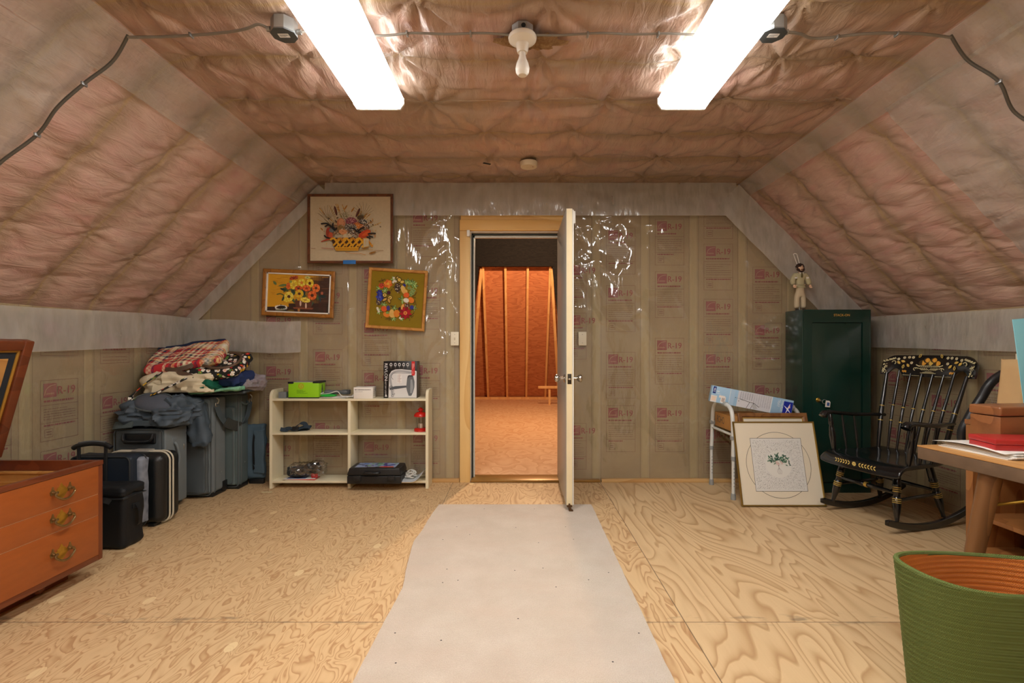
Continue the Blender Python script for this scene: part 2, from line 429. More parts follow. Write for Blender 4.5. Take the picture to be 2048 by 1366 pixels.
def floor_mat():
    m, nt, b = nm('plywood_sheets')
    geo = N(nt, 'ShaderNodeNewGeometry').outputs['Position']
    sp = N(nt, 'ShaderNodeSeparateXYZ'); link(nt, geo, sp.inputs[0]); x, y = sp.outputs[0], sp.outputs[1]
    near = math_n(nt, 'LESS_THAN', y, 2.03)
    def grain(fx, fy, lines, off, pw=2.2, dist=.6):
        mp = N(nt, 'ShaderNodeCombineXYZ')
        link(nt, math_n(nt, 'MULTIPLY_ADD', x, fx, off), mp.inputs[0])
        link(nt, math_n(nt, 'MULTIPLY', y, fy), mp.inputs[1])
        link(nt, math_n(nt, 'MULTIPLY_ADD', near, 7.7, off*.3), mp.inputs[2])
        f = noise_n(nt, mp.outputs[0], 1, 2.2, .42, dist)
        g = math_n(nt, 'FRACT', math_n(nt, 'MULTIPLY', f, lines))
        a = math_n(nt, 'POWER', g, pw)                                   # slow rise
        e = math_n(nt, 'MULTIPLY', math_n(nt, 'SUBTRACT', 1.0, g), 9, clamp=True)
        return math_n(nt, 'MULTIPLY', a, e)
    g_l = grain(13, 4.6, 10, 3.1, 3.4, .8); g_m = grain(8.5, 2.4, 10, 9.4, 3.2, .8); g_r = grain(3.6, .75, 17, 5.7, 3.6, .5)
    right = math_n(nt, 'GREATER_THAN', x, .69); mid = math_n(nt, 'GREATER_THAN', x, -.54)
    g = mixc(nt, right, mixc(nt, mid, g_l, g_m), g_r)
    big = noise_n(nt, geo, 1.3, 4)
    fine = noise_n(nt, coords(nt, (90, 9, 1), geo=True), 1, 3)
    light = mixc(nt, right, lin((220, 190, 146)), lin((220, 192, 150)))
    light = mixc(nt, math_n(nt, 'MULTIPLY', big, .5), light, lin((208, 174, 126)))
    dark = mixc(nt, right, lin((152, 98, 52)), lin((156, 112, 66)))
    c = mixc(nt, math_n(nt, 'MULTIPLY', g, .95), light, dark)
    c = mixc(nt, math_n(nt, 'MULTIPLY', fine, .22), c, lin((170, 125, 78)))
    # pale oval wood plugs
    vo = N(nt, 'ShaderNodeTexVoronoi', voronoi_dimensions='2D'); vo.inputs['Scale'].default_value = 1
    link(nt, coords(nt, (3.1, 1.9, 1), geo=True), vo.inputs['Vector'])
    sc = N(nt, 'ShaderNodeSeparateColor'); link(nt, vo.outputs['Color'], sc.inputs[0])
    plug = math_n(nt, 'MULTIPLY', math_n(nt, 'LESS_THAN', vo.outputs['Distance'], .062), math_n(nt, 'GREATER_THAN', sc.outputs[0], .45))
    plug = math_n(nt, 'MULTIPLY', plug, math_n(nt, 'SUBTRACT', 1.0, math_n(nt, 'MULTIPLY', right, .85)))
    c = mixc(nt, math_n(nt, 'MULTIPLY', plug, .75), c, lin((232, 208, 160)))
    # seams and scuffs
    def near_line(v, at_, w): return math_n(nt, 'LESS_THAN', math_n(nt, 'ABSOLUTE', math_n(nt, 'SUBTRACT', v, at_)), w)
    seam = math_n(nt, 'MAXIMUM', near_line(x, .69, .0022), near_line(y, 2.03, .0022))
    seam = math_n(nt, 'MAXIMUM', seam, near_line(x, -.54, .0018))
    c = mixc(nt, math_n(nt, 'MULTIPLY', seam, .75), c, lin((70, 48, 30)))
    sm = noise_n(nt, coords(nt, (9, 26, 1), geo=True), 1, 4)
    edge = math_n(nt, 'SUBTRACT', 1.0, math_n(nt, 'MULTIPLY', math_n(nt, 'ABSOLUTE', math_n(nt, 'SUBTRACT', y, 2.05)), 14), clamp=True)
    scuff = math_n(nt, 'MULTIPLY', edge, math_n(nt, 'MULTIPLY', math_n(nt, 'SUBTRACT', sm, .56), 7, clamp=True), clamp=True)
    c = mixc(nt, math_n(nt, 'MULTIPLY', scuff, .6), c, lin((95, 82, 70)))
    sc2 = math_n(nt, 'MULTIPLY', math_n(nt, 'SUBTRACT', noise_n(nt, geo, 3.2, 6, .65), .66), 9, clamp=True)
    c = mixc(nt, math_n(nt, 'MULTIPLY', sc2, .3), c, lin((120, 105, 88)))
    link(nt, c, b.inputs['Base Color']); b.inputs['Roughness'].default_value = .5; b.inputs['Specular IOR Level'].default_value = .35
    bump(nt, b, g, .06, .002); return m

def kraft_mat(axis):
    m, nt, b = nm('kraft_paper_'+'xyz'[axis])
    geo = N(nt, 'ShaderNodeNewGeometry').outputs['Position']
    sp = N(nt, 'ShaderNodeSeparateXYZ'); link(nt, geo, sp.inputs[0]); s = sp.outputs[axis]
    base = 1.076 if axis == 0 else RAFT[0]
    ph = math_n(nt, 'DIVIDE', math_n(nt, 'SUBTRACT', s, base-40*.4115), .4115)
    d = math_n(nt, 'MULTIPLY', math_n(nt, 'ABSOLUTE', math_n(nt, 'SUBTRACT', math_n(nt, 'FRACT', math_n(nt, 'ADD', ph, .5)), .5)), .4115)
    st = math_n(nt, 'SUBTRACT', 1.0, math_n(nt, 'MULTIPLY', math_n(nt, 'SUBTRACT', d, .022), 60, clamp=True))
    n1 = noise_n(nt, geo, 2.2, 5, .6); n2 = noise_n(nt, coords(nt, (1, 1, 18), geo=True), 5, 3)
    c = mixc(nt, n1, lin((142, 120, 86)), lin((196, 174, 130)))
    c = mixc(nt, math_n(nt, 'MULTIPLY', n2, .35), c, lin((158, 126, 90)))
    c = mixc(nt, math_n(nt, 'MULTIPLY', st, .5), c, lin((200, 182, 134)))
    edge = math_n(nt, 'LESS_THAN', math_n(nt, 'ABSOLUTE', math_n(nt, 'SUBTRACT', d, .04)), .002)
    c = mixc(nt, math_n(nt, 'MULTIPLY', edge, .4), c, lin((92, 70, 46)))
    link(nt, c, b.inputs['Base Color']); b.inputs['Roughness'].default_value = .7
    bump(nt, b, math_n(nt, 'ADD', n1, st), .25, .02); return m

def batt_mat(name, dark=1.0, tan=.7, tanc=(176, 160, 144)):
    """pink insulation seen through polythene, with the rafters showing as yellowish stripes"""
    m, nt, b = nm(name)
    geo = N(nt, 'ShaderNodeNewGeometry').outputs['Position']
    sp = N(nt, 'ShaderNodeSeparateXYZ'); link(nt, geo, sp.inputs[0]); y = sp.outputs[1]
    wob = math_n(nt, 'MULTIPLY', math_n(nt, 'SUBTRACT', noise_n(nt, geo, 1.7, 2), .5), .03)
    ph = math_n(nt, 'DIVIDE', math_n(nt, 'SUBTRACT', math_n(nt, 'ADD', y, wob), RAFT[0]-40*.411), .411)
    d = math_n(nt, 'MULTIPLY', math_n(nt, 'ABSOLUTE', math_n(nt, 'SUBTRACT', math_n(nt, 'FRACT', math_n(nt, 'ADD', ph, .5)), .5)), .411)
    st = math_n(nt, 'SUBTRACT', 1.0, math_n(nt, 'MULTIPLY', math_n(nt, 'SUBTRACT', d, .03), 14, clamp=True))
    ln = math_n(nt, 'SUBTRACT', 1.0, math_n(nt, 'MULTIPLY', d, 70, clamp=True))
    n1 = noise_n(nt, geo, 2.6, 6, .62, .5); n2 = noise_n(nt, coords(nt, (9, 3, 9), geo=True), 1.5, 5, .6)
    c = mixc(nt, n1, tuple(dark*q for q in lin((190, 152, 138))), tuple(dark*q for q in lin((216, 186, 168))))
    c = mixc(nt, math_n(nt, 'MULTIPLY', math_n(nt, 'SUBTRACT', n2, .42), 2.2, clamp=True), c, tuple(dark*q for q in lin((196, 142, 134))))
    n3 = math_n(nt, 'MULTIPLY', math_n(nt, 'SUBTRACT', noise_n(nt, geo, 1.1, 4), .5), 3.0, clamp=True)
    c = mixc(nt, math_n(nt, 'MULTIPLY_ADD', n3, tan, (tan-.7)*1.6), c, tuple(dark*q for q in lin(tanc)))
    c = mixc(nt, math_n(nt, 'MULTIPLY', st, .6), c, tuple(dark*q for q in lin((150, 128, 100))))
    c = mixc(nt, math_n(nt, 'MULTIPLY', ln, .45), c, tuple(dark*q for q in lin((176, 150, 92))))
    link(nt, c, b.inputs['Base Color']); b.inputs['Roughness'].default_value = .42; b.inputs['Specular IOR Level'].default_value = .55
    b.inputs['Coat Weight'].default_value = .6; b.inputs['Coat Roughness'].default_value = .2
    w = noise_n(nt, coords(nt, (22, 5, 22), geo=True), 1, 4, .6, 1.2)
    bump(nt, b, w, .5, .02); return m

M_FLOOR = floor_mat(); M_KX = kraft_mat(0); M_KY = kraft_mat(1)
M_BATT = batt_mat('pink_batt_under_film'); M_BATTC = batt_mat('pink_batt_ceiling', .92, .85, (178, 158, 136))
M_FILM = plastic_film('clear_polythene', haze=.09, gloss=.10)
M_STRIP = plastic_film('doubled_polythene', haze=.40, gloss=.18, refl=.09, hazecol=(.74, .72, .68), bmp=.7)
M_STRIPS = plastic_film('sloped_polythene', haze=.27, gloss=.18, refl=.09, hazecol=(.74, .72, .68), bmp=.7)
M_PRINT = vcol('printed_ink', .8)
M_PINE = wood('pine_board', (238, 204, 140), (218, 170, 100), 3.5, (1, 1, .12), .5, 7, knots=False)
M_PINEX = wood('pine_board_level', (234, 192, 116), (214, 160, 82), 3.5, (.12, 1, 1), .5, 7)
M_WHITE = pm('white_enamel', (236, 234, 226), .4, var=.03)

fl = MB(); fl.box(XL-.1, XR+.1, YF-.1, YB+.12, -.06, 0)
struct('floor', fl, M_FLOOR, smooth=False)

def wall_poly(polys, y0, y1):
    mb = MB()
    for p in polys: prism(mb, p, y1-y0, Matrix.Translation((0, y1, 0)) @ RX(PI/2))
    return mb
def ztop(X):
    return np.where(X < XL2, ZK+(X-XL)*(ZC-ZK)/(XL2-XL), np.where(X > XR2, ZK+(XR-X)*(ZC-ZK)/(XR-XR2), ZC))
wb = wall_poly([[(XL, 0), (DX0-.02, 0), (DX0-.02, ZC), (XL2, ZC), (XL, ZK)], [(DX1+.02, 0), (XR, 0), (XR, ZK), (XR2, ZC), (DX1+.02, ZC)],
                [(DX0-.02, DZ+.02), (DX1+.02, DZ+.02), (DX1+.02, ZC), (DX0-.02, ZC)]], YB, YB+.12)
wall_back = struct('wall_back', wb, M_KX, smooth=False)
wf = wall_poly([[(XL, 0), (XR, 0), (XR, ZK), (XR2, ZC), (XL2, ZC), (XL, ZK)]], YF-.1, YF)
struct('wall_front', wf, pm('bounce_white', (228, 224, 214), .6, var=.03), smooth=False)  # unseen wall, made pale to bounce light back into the room
k = MB(); k.box(XL-.1, XL, YF, YB, 0, ZK); wall_left = struct('wall_left', k, M_KY, smooth=False)
k = MB(); k.box(XR, XR+.1, YF, YB, 0, ZK); wall_right = struct('wall_right', k, M_KY, smooth=False)

# printed facing of the insulation batts
INK = (146, 66, 62)
def print_block(a, x, ztop_, h, rnd, w=.245):
    x0, x1 = x-w/2, x+w/2; z1 = ztop_; z0 = ztop_-h
    lw = .0022; c2 = (128, 74, 58)
    for q in ((x0, z0, x0+lw, z1), (x1-lw, z0, x1, z1), (x0, z1-lw, x1, z1), (x0, z0, x1, z0+lw)): a.rect(*q, c2, False)
    s = .082
    if h > .14:
        a.lay(); a.rect(x0+.018, z1-.02-s, x0+.018+s, z1-.02, (156, 76, 76), False)
        a.lay(); a.line(spline([(x0+.024, z1-.09, 0), (x0+.035, z1-.055, 0), (x0+.062, z1-.035, 0), (x0+.094, z1-.03, 0)], 4), .004, (188, 150, 118), False)
        a.rect(x0+.035, z1-.086, x0+.085, z1-.076, (176, 120, 100), False)
        a.text('R-19', x0+.108, z1-.088, .048, (158, 72, 68), sx=.92); a.text('R-19', x0+.1105, z1-.0875, .048, (158, 72, 68), sx=.92)
        a.rows(x0+.02, x1-.03, z1-.134, z1-.116, 1, .011, INK, rnd)
        a.rect(x0, z1-.150, x1, z1-.150+lw, c2, False)
    zz = z1-.165
    if zz-z0 > .05:
        n = int((zz-z0)/.021)
        a.rows(x0+.02, x1-.02, max(z0+.12, z0+.02) if h > .3 else z0+.01, zz, max(2, int(n*.6)), .0035, (134, 88, 68), rnd)
    if h > .3:
        a.rect(x0, z0+.105, x1, z0+.105+lw, c2, False); a.rows(x0+.02, x1-.02, z0+.082, z0+.1, 1, .009, INK, rnd)
        for q in ((x0+.025, z0+.02, x0+.027, z0+.07), (x0+.073, z0+.02, x0+.075, z0+.07), (x0+.025, z0+.02, x0+.075, z0+.022), (x0+.025, z0+.068, x0+.075, z0+.07)): a.rect(*q, c2, False)
        a.rows(x0+.035, x0+.068, z0+.03, z0+.06, 2, .006, c2, rnd)
rnd = random.Random(4)
a = Art(at(0, YB-.002, 0, FACE_FRONT))
for bx, ys in ((1.282, (825, 690, 557, 452)), (.870, (825, 718, 585, 470)), (1.693, (868, 718, 612, 502, 412)), (2.105, (895, 780, 660, 548)), (.52, (860, 640, 540)),
               (-.775, (875, 740, 580, 435)), (-1.187, (893, 755, 655, 548)), (-1.598, (855, 713, 590, 470)), (-2.01, (895, 742, 640)), (-2.42, (850, 720)), (2.52, (800, 690))):
    zs = [CH-(y-14-CY)*YB/F for y in ys]                       # top of each printed box
    zs = sorted(zs)
    for i, z in enumerate(zs):
        lo = max(z-.42, (zs[i-1]+.012) if i else .03)
        w = .245 if bx != .52 else .15
        if bx == .52: bx_ = .50
        print_block(a, bx if bx != .52 else .505, z, min(.40, z-lo-.03), rnd, w)
build('insulation_print', a, M_PRINT, wall_back, smooth=False)
for side, wl, xx, face in ((-1, wall_left, XL+.002, FACE_RIGHT), (1, wall_right, XR-.002, FACE_LEFT)):
    a = Art(at(xx, 0, 0, face)); rnd = random.Random(9+side)
    for i in range(0, 7):
        yc = RAFT[i]-.2055
        u = yc if side < 0 else -yc
        for z in sorted([.95-.02*(i % 2)*6+rnd.uniform(-.06, .06), .52-.1*(i % 2), 1.30-.06*(i % 2)]):
            print_block(a, u, z, .36 if z < 1.2 else .22, rnd)
    build('insulation_print', a, M_PRINT, wl, smooth=False)

# polythene vapour barrier in front of the kraft paper
def film_back(x0, x1, seed, items, step=.0115, off=.022):
    nx = int((x1-x0)/step)+1; nz = int(ZC/step)+1
    X, Zt = np.meshgrid(np.linspace(x0, x1, nx), np.linspace(0, 1, nz), indexing='ij'); Z = .012+Zt*(ztop(X)-.02)
    h = .006*fbm(X*3, Z*2.2, seed, 2)+.005*(1-np.abs(fbm(X*5+Z*3, Z*1.6-X, seed+4, 2)))**3
    h += folds(X, Z, items)
    ph = (X-1.076)/.4115; dd = np.abs(ph-np.round(ph))*.4115
    h -= .005*np.exp(-(dd/.03)**2)
    h = np.clip(h, -.016, .035)
    Y = YB-off-h
    pts = list(zip(X.ravel().tolist(), Y.ravel().tolist(), Z.ravel().tolist()))
    mb = MB(); gridmesh(mb, pts, nx, nz); return mb
rs = random.Random(12)
it = []
for i in range(64):                                           # strong creases right of the door
    sx = rs.choice([.50, .6645, .6645, 1.076, 1.076, .88]); z = rs.uniform(1.45, 2.35)
    it.append((sx+rs.uniform(-.02, .02), z, rs.choice([-1.0, -.7, -.45, -2.2, -2.6, -1.4, .5])+rs.uniform(-.25, .25), rs.uniform(.15, .5), rs.uniform(.012, .03), rs.uniform(.010, .026)))
for i in range(36):
    it.append((rs.choice([.6645, 1.076, 1.4875, 1.9])+rs.uniform(-.03, .03), rs.uniform(.15, 2.2), rs.uniform(-PI, 0), rs.uniform(.2, .6), rs.uniform(.01, .03), rs.uniform(.003, .008)))
for i in range(16): it.append((rs.choice([.55, .6645, .9, 1.076, 1.25])+rs.uniform(-.04, .04), rs.uniform(1.5, 2.35), rs.choice([-.9, -2.2, -1.3])+rs.uniform(-.2, .2), rs.uniform(.3, .6), rs.uniform(.03, .05), rs.uniform(.014, .026)))
for i in range(12): it.append((rs.uniform(1.85, 2.1), rs.uniform(1.0, 1.35), rs.uniform(-.3, .2), rs.uniform(.3, .5), .014, .012))
build('plastic_sheet', film_back(DX1+.11, XR-.004, 3, it), M_FILM, wall_back, ang=180)
it = []
for i in range(44):
    it.append((rs.choice([-.60, -.98, -.98, -1.393, -1.80])+rs.uniform(-.03, .03), rs.uniform(.4, 2.3), rs.choice([-.5, -2.4, -1.3, -1.8])+rs.uniform(-.4, .4), rs.uniform(.2, .5), rs.uniform(.01, .024), rs.uniform(.004, .012)))
for i in range(14): it.append((rs.uniform(-.72, -.52), rs.uniform(1.5, 2.3), rs.uniform(-2.6, -2.0), rs.uniform(.15, .35), .012, .014))
build('plastic_sheet', film_back(XL+.004, DX0-.10, 8, it), M_FILM, wall_back, ang=180)
def film_knee(xw, sgn, seed):
    step = .016; y0, y1 = .6, YB-.03; ny = int((y1-y0)/step)+1; nz = int(ZK/step)
    Yg, Z = np.meshgrid(np.linspace(y0, y1, ny), np.linspace(.012, ZK-.005, nz), indexing='ij')
    items = [(rs.choice(RAFT[:8])+rs.uniform(-.03, .03), rs.uniform(.1, 1.3), rs.uniform(-2.7, -.4), rs.uniform(.2, .5), rs.uniform(.01, .024), rs.uniform(.003, .009)) for i in range(46)]
    h = .005*fbm(Yg*3, Z*2.2, seed, 2)+.004*(1-np.abs(fbm(Yg*5+Z*3, Z*1.6-Yg, seed+4, 2)))**3+folds(Yg, Z, items)
    ph = (Yg-RAFT[0])/.411; dd = np.abs(ph-np.round(ph))*.411; h -= .005*np.exp(-(dd/.03)**2)
    h = np.clip(h, -.014, .03)
    X = xw-sgn*(.02+h)
    mb = MB(); gridmesh(mb, list(zip(X.ravel().tolist(), Yg.ravel().tolist(), Z.ravel().tolist())), ny, nz, flip=(sgn < 0)); return mb
build('plastic_sheet', film_knee(XL, -1, 21), M_FILM, wall_left, ang=180)
build('plastic_sheet', film_knee(XR, 1, 33), M_FILM, wall_right, ang=180)

# sloped and flat ceilings: polythene puckered at every staple
def tufts(U, Y, pts, rad=.17, depth=.02, wr=.006, seed=0):
    h = np.zeros_like(U); r_ = random.Random(seed)
    for (u, y) in pts:
        m = (np.abs(U-u) < .5) & (np.abs(Y-y) < .5)
        if not m.any(): continue
        du = U[m]-u; dy = Y[m]-y; r = np.hypot(du, dy)+1e-6; th = np.arctan2(du, dy)
        nf = r_.choice([5, 6, 7, 9]); p = r_.uniform(0, 6)
        ridge = np.abs(np.sin(th*nf/2+p+.6*np.sin(th*2+p)))**.7
        h[m] += -depth*np.exp(-(r/.05)**1.2)*.6-depth*.5*np.exp(-(r/rad)**2)
        h[m] += wr*(ridge-.5)*np.exp(-(r/rad)**1.5)*np.clip(r/.03, 0, 1)*(1+.5*np.abs(np.cos(th)))
    return h
def slope(name, x0, z0, x1, z1, seed, flat=False):
    step = .0145; y0, y1 = YF, YB
    L = math.hypot(x1-x0, z1-z0); dx, dz = (x1-x0)/L, (z1-z0)/L
    nu = int(L/step); ycut = .9; ys = np.concatenate([np.linspace(y0, ycut, 60, endpoint=False), np.linspace(ycut, y1, int((y1-ycut)/step))]); ny = len(ys)
    U, Yg = np.meshgrid(np.linspace(0, L, nu), ys, indexing='ij')
    r_ = random.Random(seed); pts = []
    for y in RAFT[:9]:
        u = r_.uniform(.08, .25)
        while u < L: pts.append((u, y+r_.uniform(-.012, .012))); u += r_.uniform(.22, .42) if not flat else r_.uniform(.35, .75)
    ph = (Yg-RAFT[0])/.411; dd = np.abs(ph-np.round(ph))*2
    h = .016*(dd**.7)-.01
    h += tufts(U, Yg, pts, seed=seed, depth=.022 if not flat else .03, wr=.013 if not flat else .026, rad=.19 if not flat else .26)
    h += .006*fbm(U*9+.8*fbm(U*2, Yg*2, seed+3), Yg*2.3, seed)+.003*fbm(U*26, Yg*6, seed+5, 3)+.008*fbm(U*1.7, Yg*1.7, seed+7)
    if flat:
        h += .010*np.abs(fbm(U*1.2, Yg*7, seed+11))
    ed = np.clip(np.minimum(np.minimum(U, L-U)/.06, (YB-Yg)/.05), 0, 1); h = h*ed
    nx, nz = (dz, -dx)                                          # towards the room
    if nz > 0: nx, nz = -nx, -nz
    X = x0+U*dx+nx*h; Z = z0+U*dz+nz*h
    mb = MB(); gridmesh(mb, list(zip(X.ravel().tolist(), Yg.ravel().tolist(), Z.ravel().tolist())), nu, ny)
    return struct(name, mb, M_BATTC if flat else M_BATT, ang=180), (x0, z0, dx, dz, nx, nz, L, ys, h)
cl, cl_s = slope('ceiling_left', XL, ZK, XL2, ZC, 31)
cr, cr_s = slope('ceiling_right', XR, ZK, XR2, ZC, 47)
ce, ce_s = slope('ceiling', XL2, ZC, XR2, ZC, 63, True)
def strip_on(s, u0, u1, y0, y1, parent, off=.016, seed=0, cut=0.0):
    x0, z0, dx, dz, nx, nz, L, ys, hh = s; nu = max(4, int((u1-u0)/.022)); ny = max(4, int((y1-y0)/.022)); pts = []
    for i in range(nu):
        for j in range(ny):
            u = u0+(u1-u0)*i/(nu-1); y = y0+(y1-y0)*j/(ny-1)
            if i == 0: u += cut*math.sin(y*1.1+seed)
            iu = min(hh.shape[0]-1, max(0, int(round(u/L*(hh.shape[0]-1))))); iy = min(len(ys)-1, int(np.searchsorted(ys, y))); h0 = hh[max(0, iu-1):iu+2, max(0, iy-1):iy+2].max()
            h = h0+.004+.5*(.008*mnoise.noise((u*5, y*4, seed))+.004*mnoise.noise((u*16, y*9, seed+4))+.006*(1-abs(mnoise.noise((u*7, y*3, seed+8))))**4)+.005
            pts.append((x0+u*dx+nx*h, y, z0+u*dz+nz*h))
    mb = MB(); gridmesh(mb, pts, nu, ny); return build('plastic_strip', mb, M_STRIPS, parent, ang=180)
strip_on(cl_s, cl_s[6]-.22, cl_s[6]-.005, .8, YB-.01, cl, seed=1, cut=.02)
strip_on(cr_s, cr_s[6]-.14, cr_s[6]-.005, .8, YB-.01, cr, seed=2, cut=.02)
strip_on(cl_s, .05, cl_s[6]-.22, 1.72, 2.12, cl, off=.013, seed=3)
strip_on(cr_s, .35, cr_s[6]-.14, 1.70, 2.62, cr, off=.013, seed=5)
strip_on(ce_s, .02, ce_s[6]-.02, 2.704, 2.713, ce, seed=7)
def strip_flat(parent, poly_fn, n1, n2, seed, off, normal):
    pts = []
    for i in range(n1):
        for j in range(n2):
            p = Vector(poly_fn(i/(n1-1), j/(n2-1))); h = off+.006*mnoise.noise(p*4+Vector((seed, 0, 0)))+.004*mnoise.noise(p*13)+.006*(1-abs(mnoise.noise(p*5+Vector((seed*3, 1, 2)))))**4
            pts.append(p+Vector(normal)*h)
    mb = MB(); gridmesh(mb, pts, n1, n2); return build('plastic_strip', mb, M_STRIP, parent, ang=180)
strip_flat(wall_left, lambda a, b: (XL, .8+(YB-.03-.8)*a, 1.115+.012*math.sin(a*9)+(ZK-.005-1.115)*b), 110, 16, 1, .062, (1, 0, 0))
strip_flat(wall_right, lambda a, b: (XR, .8+(YB-.03-.8)*a, 1.115+.012*math.sin(a*7+1)+(ZK-.005-1.115)*b), 110, 16, 2, .062, (-1, 0, 0))
strip_flat(wall_back, lambda a, b: (-1.6+(XR2-.04+1.6)*a, YB, 2.222+(ZC-.006-2.222)*b), 100, 16, 3, .066, (0, -1, 0))
def sl_r(a, b):
    p = Vector((XR2-.02, 0, ZC-.02)).lerp(Vector((XR-.03, 0, ZK+.01)), a); q = Vector((-.707, 0, -.707))*(.26*b); r = p+q; return (r.x, YB, r.z)
strip_flat(wall_back, sl_r, 60, 16, 4, .068, (0, -1, 0))
def sl_l(a, b):
    p = Vector((XL2+.02, 0, ZC-.02)).lerp(Vector((XL+.03, 0, ZK+.01)), a); q = Vector((.707, 0, -.707))*(.09*b); r = p+q; return (r.x, YB, r.z)
strip_flat(wall_back, sl_l, 60, 5, 5, .068, (0, -1, 0))
strip_flat(wall_back, lambda a, b: (XL+.03+.95*a, YB, 1.09+.01*math.sin(a*6)+.26*b), 40, 16, 6, .066, (0, -1, 0))

# door casing, jamb, threshold, baseboard
def trim(n, x0, x1, y0, y1, z0, z1, m, r=.002): mb = MB(); mb.box(x0, x1, y0, y1, z0, z1, r); return struct('trim_%d' % n, mb, m)
trim(1, DX0-.092, DX0-.006, YB-.045, YB, 0, DZ+.006, M_PINE)
trim(2, DX1+.006, DX1+.092, YB-.045, YB, 0, DZ+.006, M_PINE)
trim(3, DX0-.092, DX1+.092, YB-.047, YB, DZ+.008, DZ+.098, M_PINEX)
trim(4, DX0-.085, DX1+.085, YB-.03, YB, DZ+.1, DZ+.142, M_PINEX)
M_JAMB = pm('jamb_paint', (214, 212, 200), .4, var=.03); M_WS = pm('dark_weatherstrip', (44, 52, 50), .6)
M_BRASSY = pm('worn_threshold', (158, 118, 58), .35, .3, var=.2, stretch=(1, 6, 1))
jb = MB()
jb.box(DX0-.02, DX0, YB-.02, YB+.14, 0, DZ+.02); jb.box(DX1, DX1+.02, YB-.02, YB+.14, 0, DZ+.02); jb.box(DX0, DX1, YB-.02, YB+.14, DZ, DZ+.02)
jamb = struct('trim_5', jb, M_JAMB)
ws = MB()
ws.box(DX0, DX0+.012, YB+.03, YB+.055, .02, DZ); ws.box(DX0, DX1, YB+.03, YB+.055, DZ-.012, DZ); ws.box(DX1-.012, DX1, YB+.03, YB+.055, .02, DZ)
build('weatherstrip', ws, M_WS, jamb)
st = MB(); st.box(DX0, DX0+.024, YB+.056, YB+.09, .02, DZ); st.box(DX0, DX1, YB+.056, YB+.09, DZ-.03, DZ); st.box(DX1-.024, DX1, YB+.056, YB+.09, .02, DZ)
build('door_stop', st, M_JAMB, jamb)
trim(6, DX0-.0, DX1+.32, YB-.05, YB+.13, 0, .022, M_BRASSY, .006)
bb = MB(); bb.box(DX1+.33, 2.2, YB-.05, YB-.001, 0, .028, .003); bb.box(-.72, DX0-.095, YB-.05, YB-.001, 0, .028, .003)
struct('baseboard_back', bb, wood('plate_lumber', (214, 176, 118), (186, 140, 82), 3, (.1, 1, 1), .6, 6))

# the open door
M_DOORF = pm('door_face_paint', (180, 180, 174), .38, var=.03); M_DOORE = pm('door_edge_paint', (232, 216, 176), .4, var=.04)
d0, d1, dx0, dx1 = 3.385, 4.135, .334, .379
dm = MB(); dm.box(dx0, dx1, d0, d1, .045, 2.083, .002)
door = struct('door_1', dm, M_DOORF)
e = MB(); e.box(dx0+.003, dx1-.003, d0-.003, d0+.002, .047, 2.081); e.box(dx0+.017, dx0+.021, d0-.0045, d0-.002, .047, 2.081)
build('edge_strip', e, M_DOORE, door)
e = MB(); e.box(dx1-.001, dx1+.008, d0+.002, d0+.02, .047, 2.075, .002)
build('weather_seal', e, M_WHITE, door)
M_CHROME = pm('brushed_nickel', (196, 190, 180), .22, 1, var=.04); M_STEELD = pm('dark_steel', (74, 68, 60), .35, 1, var=.1)
for sg, xx in ((-1, dx0), (1, dx1)):
    kb = MB(); lathe(kb, [(0, -.001), (.03, -.001), (.03, .004), (.024, .01), (.011, .014), (.010, .034), (.016, .04), (.026, .05), (.028, .06), (.024, .07), (.012, .075), (0, .076)], 20, at(xx, d0+.065, .912, RY(sg*PI/2)))
    build('door_knob', kb, M_CHROME, door)
lp = MB(); lp.box(dx0+.009, dx1-.009, d0-.006, d0-.003, .877, .947, .001); build('latch_plate', lp, M_STEELD, door)
lp = MB(); lathe(lp, [(.010, 0), (.010, .004), (.007, .012), (0, .013)], 14, at((dx0+dx1)/2, d0-.006, .912, RX(PI/2))); build('latch_bolt', lp, M_CHROME, door)
M_RUST = pm('rusty_steel', (92, 64, 36), .6, .6, var=.3, vs=40)
ks = MB(); tube(ks, spline([(dx0+.02, d0+.02, .06), (dx0+.022, d0-.006, .05), (dx0+.026, d0-.012, .03), (dx0+.03, d0-.016, .014)], 5), .007, 8); ks.box(dx0+.004, dx1-.004, d0-.012, d0+.01, .036, .046, .002)
ks.box(dx0+.016, dx0+.046, d0-.028, d0-.004, .0105, .02, .003)
build('kickdown_stop', ks, M_RUST, door)
se = MB(); se.box(dx1+.0, dx1+.022, d0+.02, d0+.05, 1.985, 2.072, .004); build('alarm_magnet', se, M_WHITE, door)
se = MB(); se.box(-.024, .0, -.03, 0, -.026, .026, .003); o = build('alarm_sensor', se, M_WHITE); o.location = (DX0-.006, YB-.045, 2.075)
tag(o, 'small white door alarm contact at the top of the left pine casing', 'sensor')

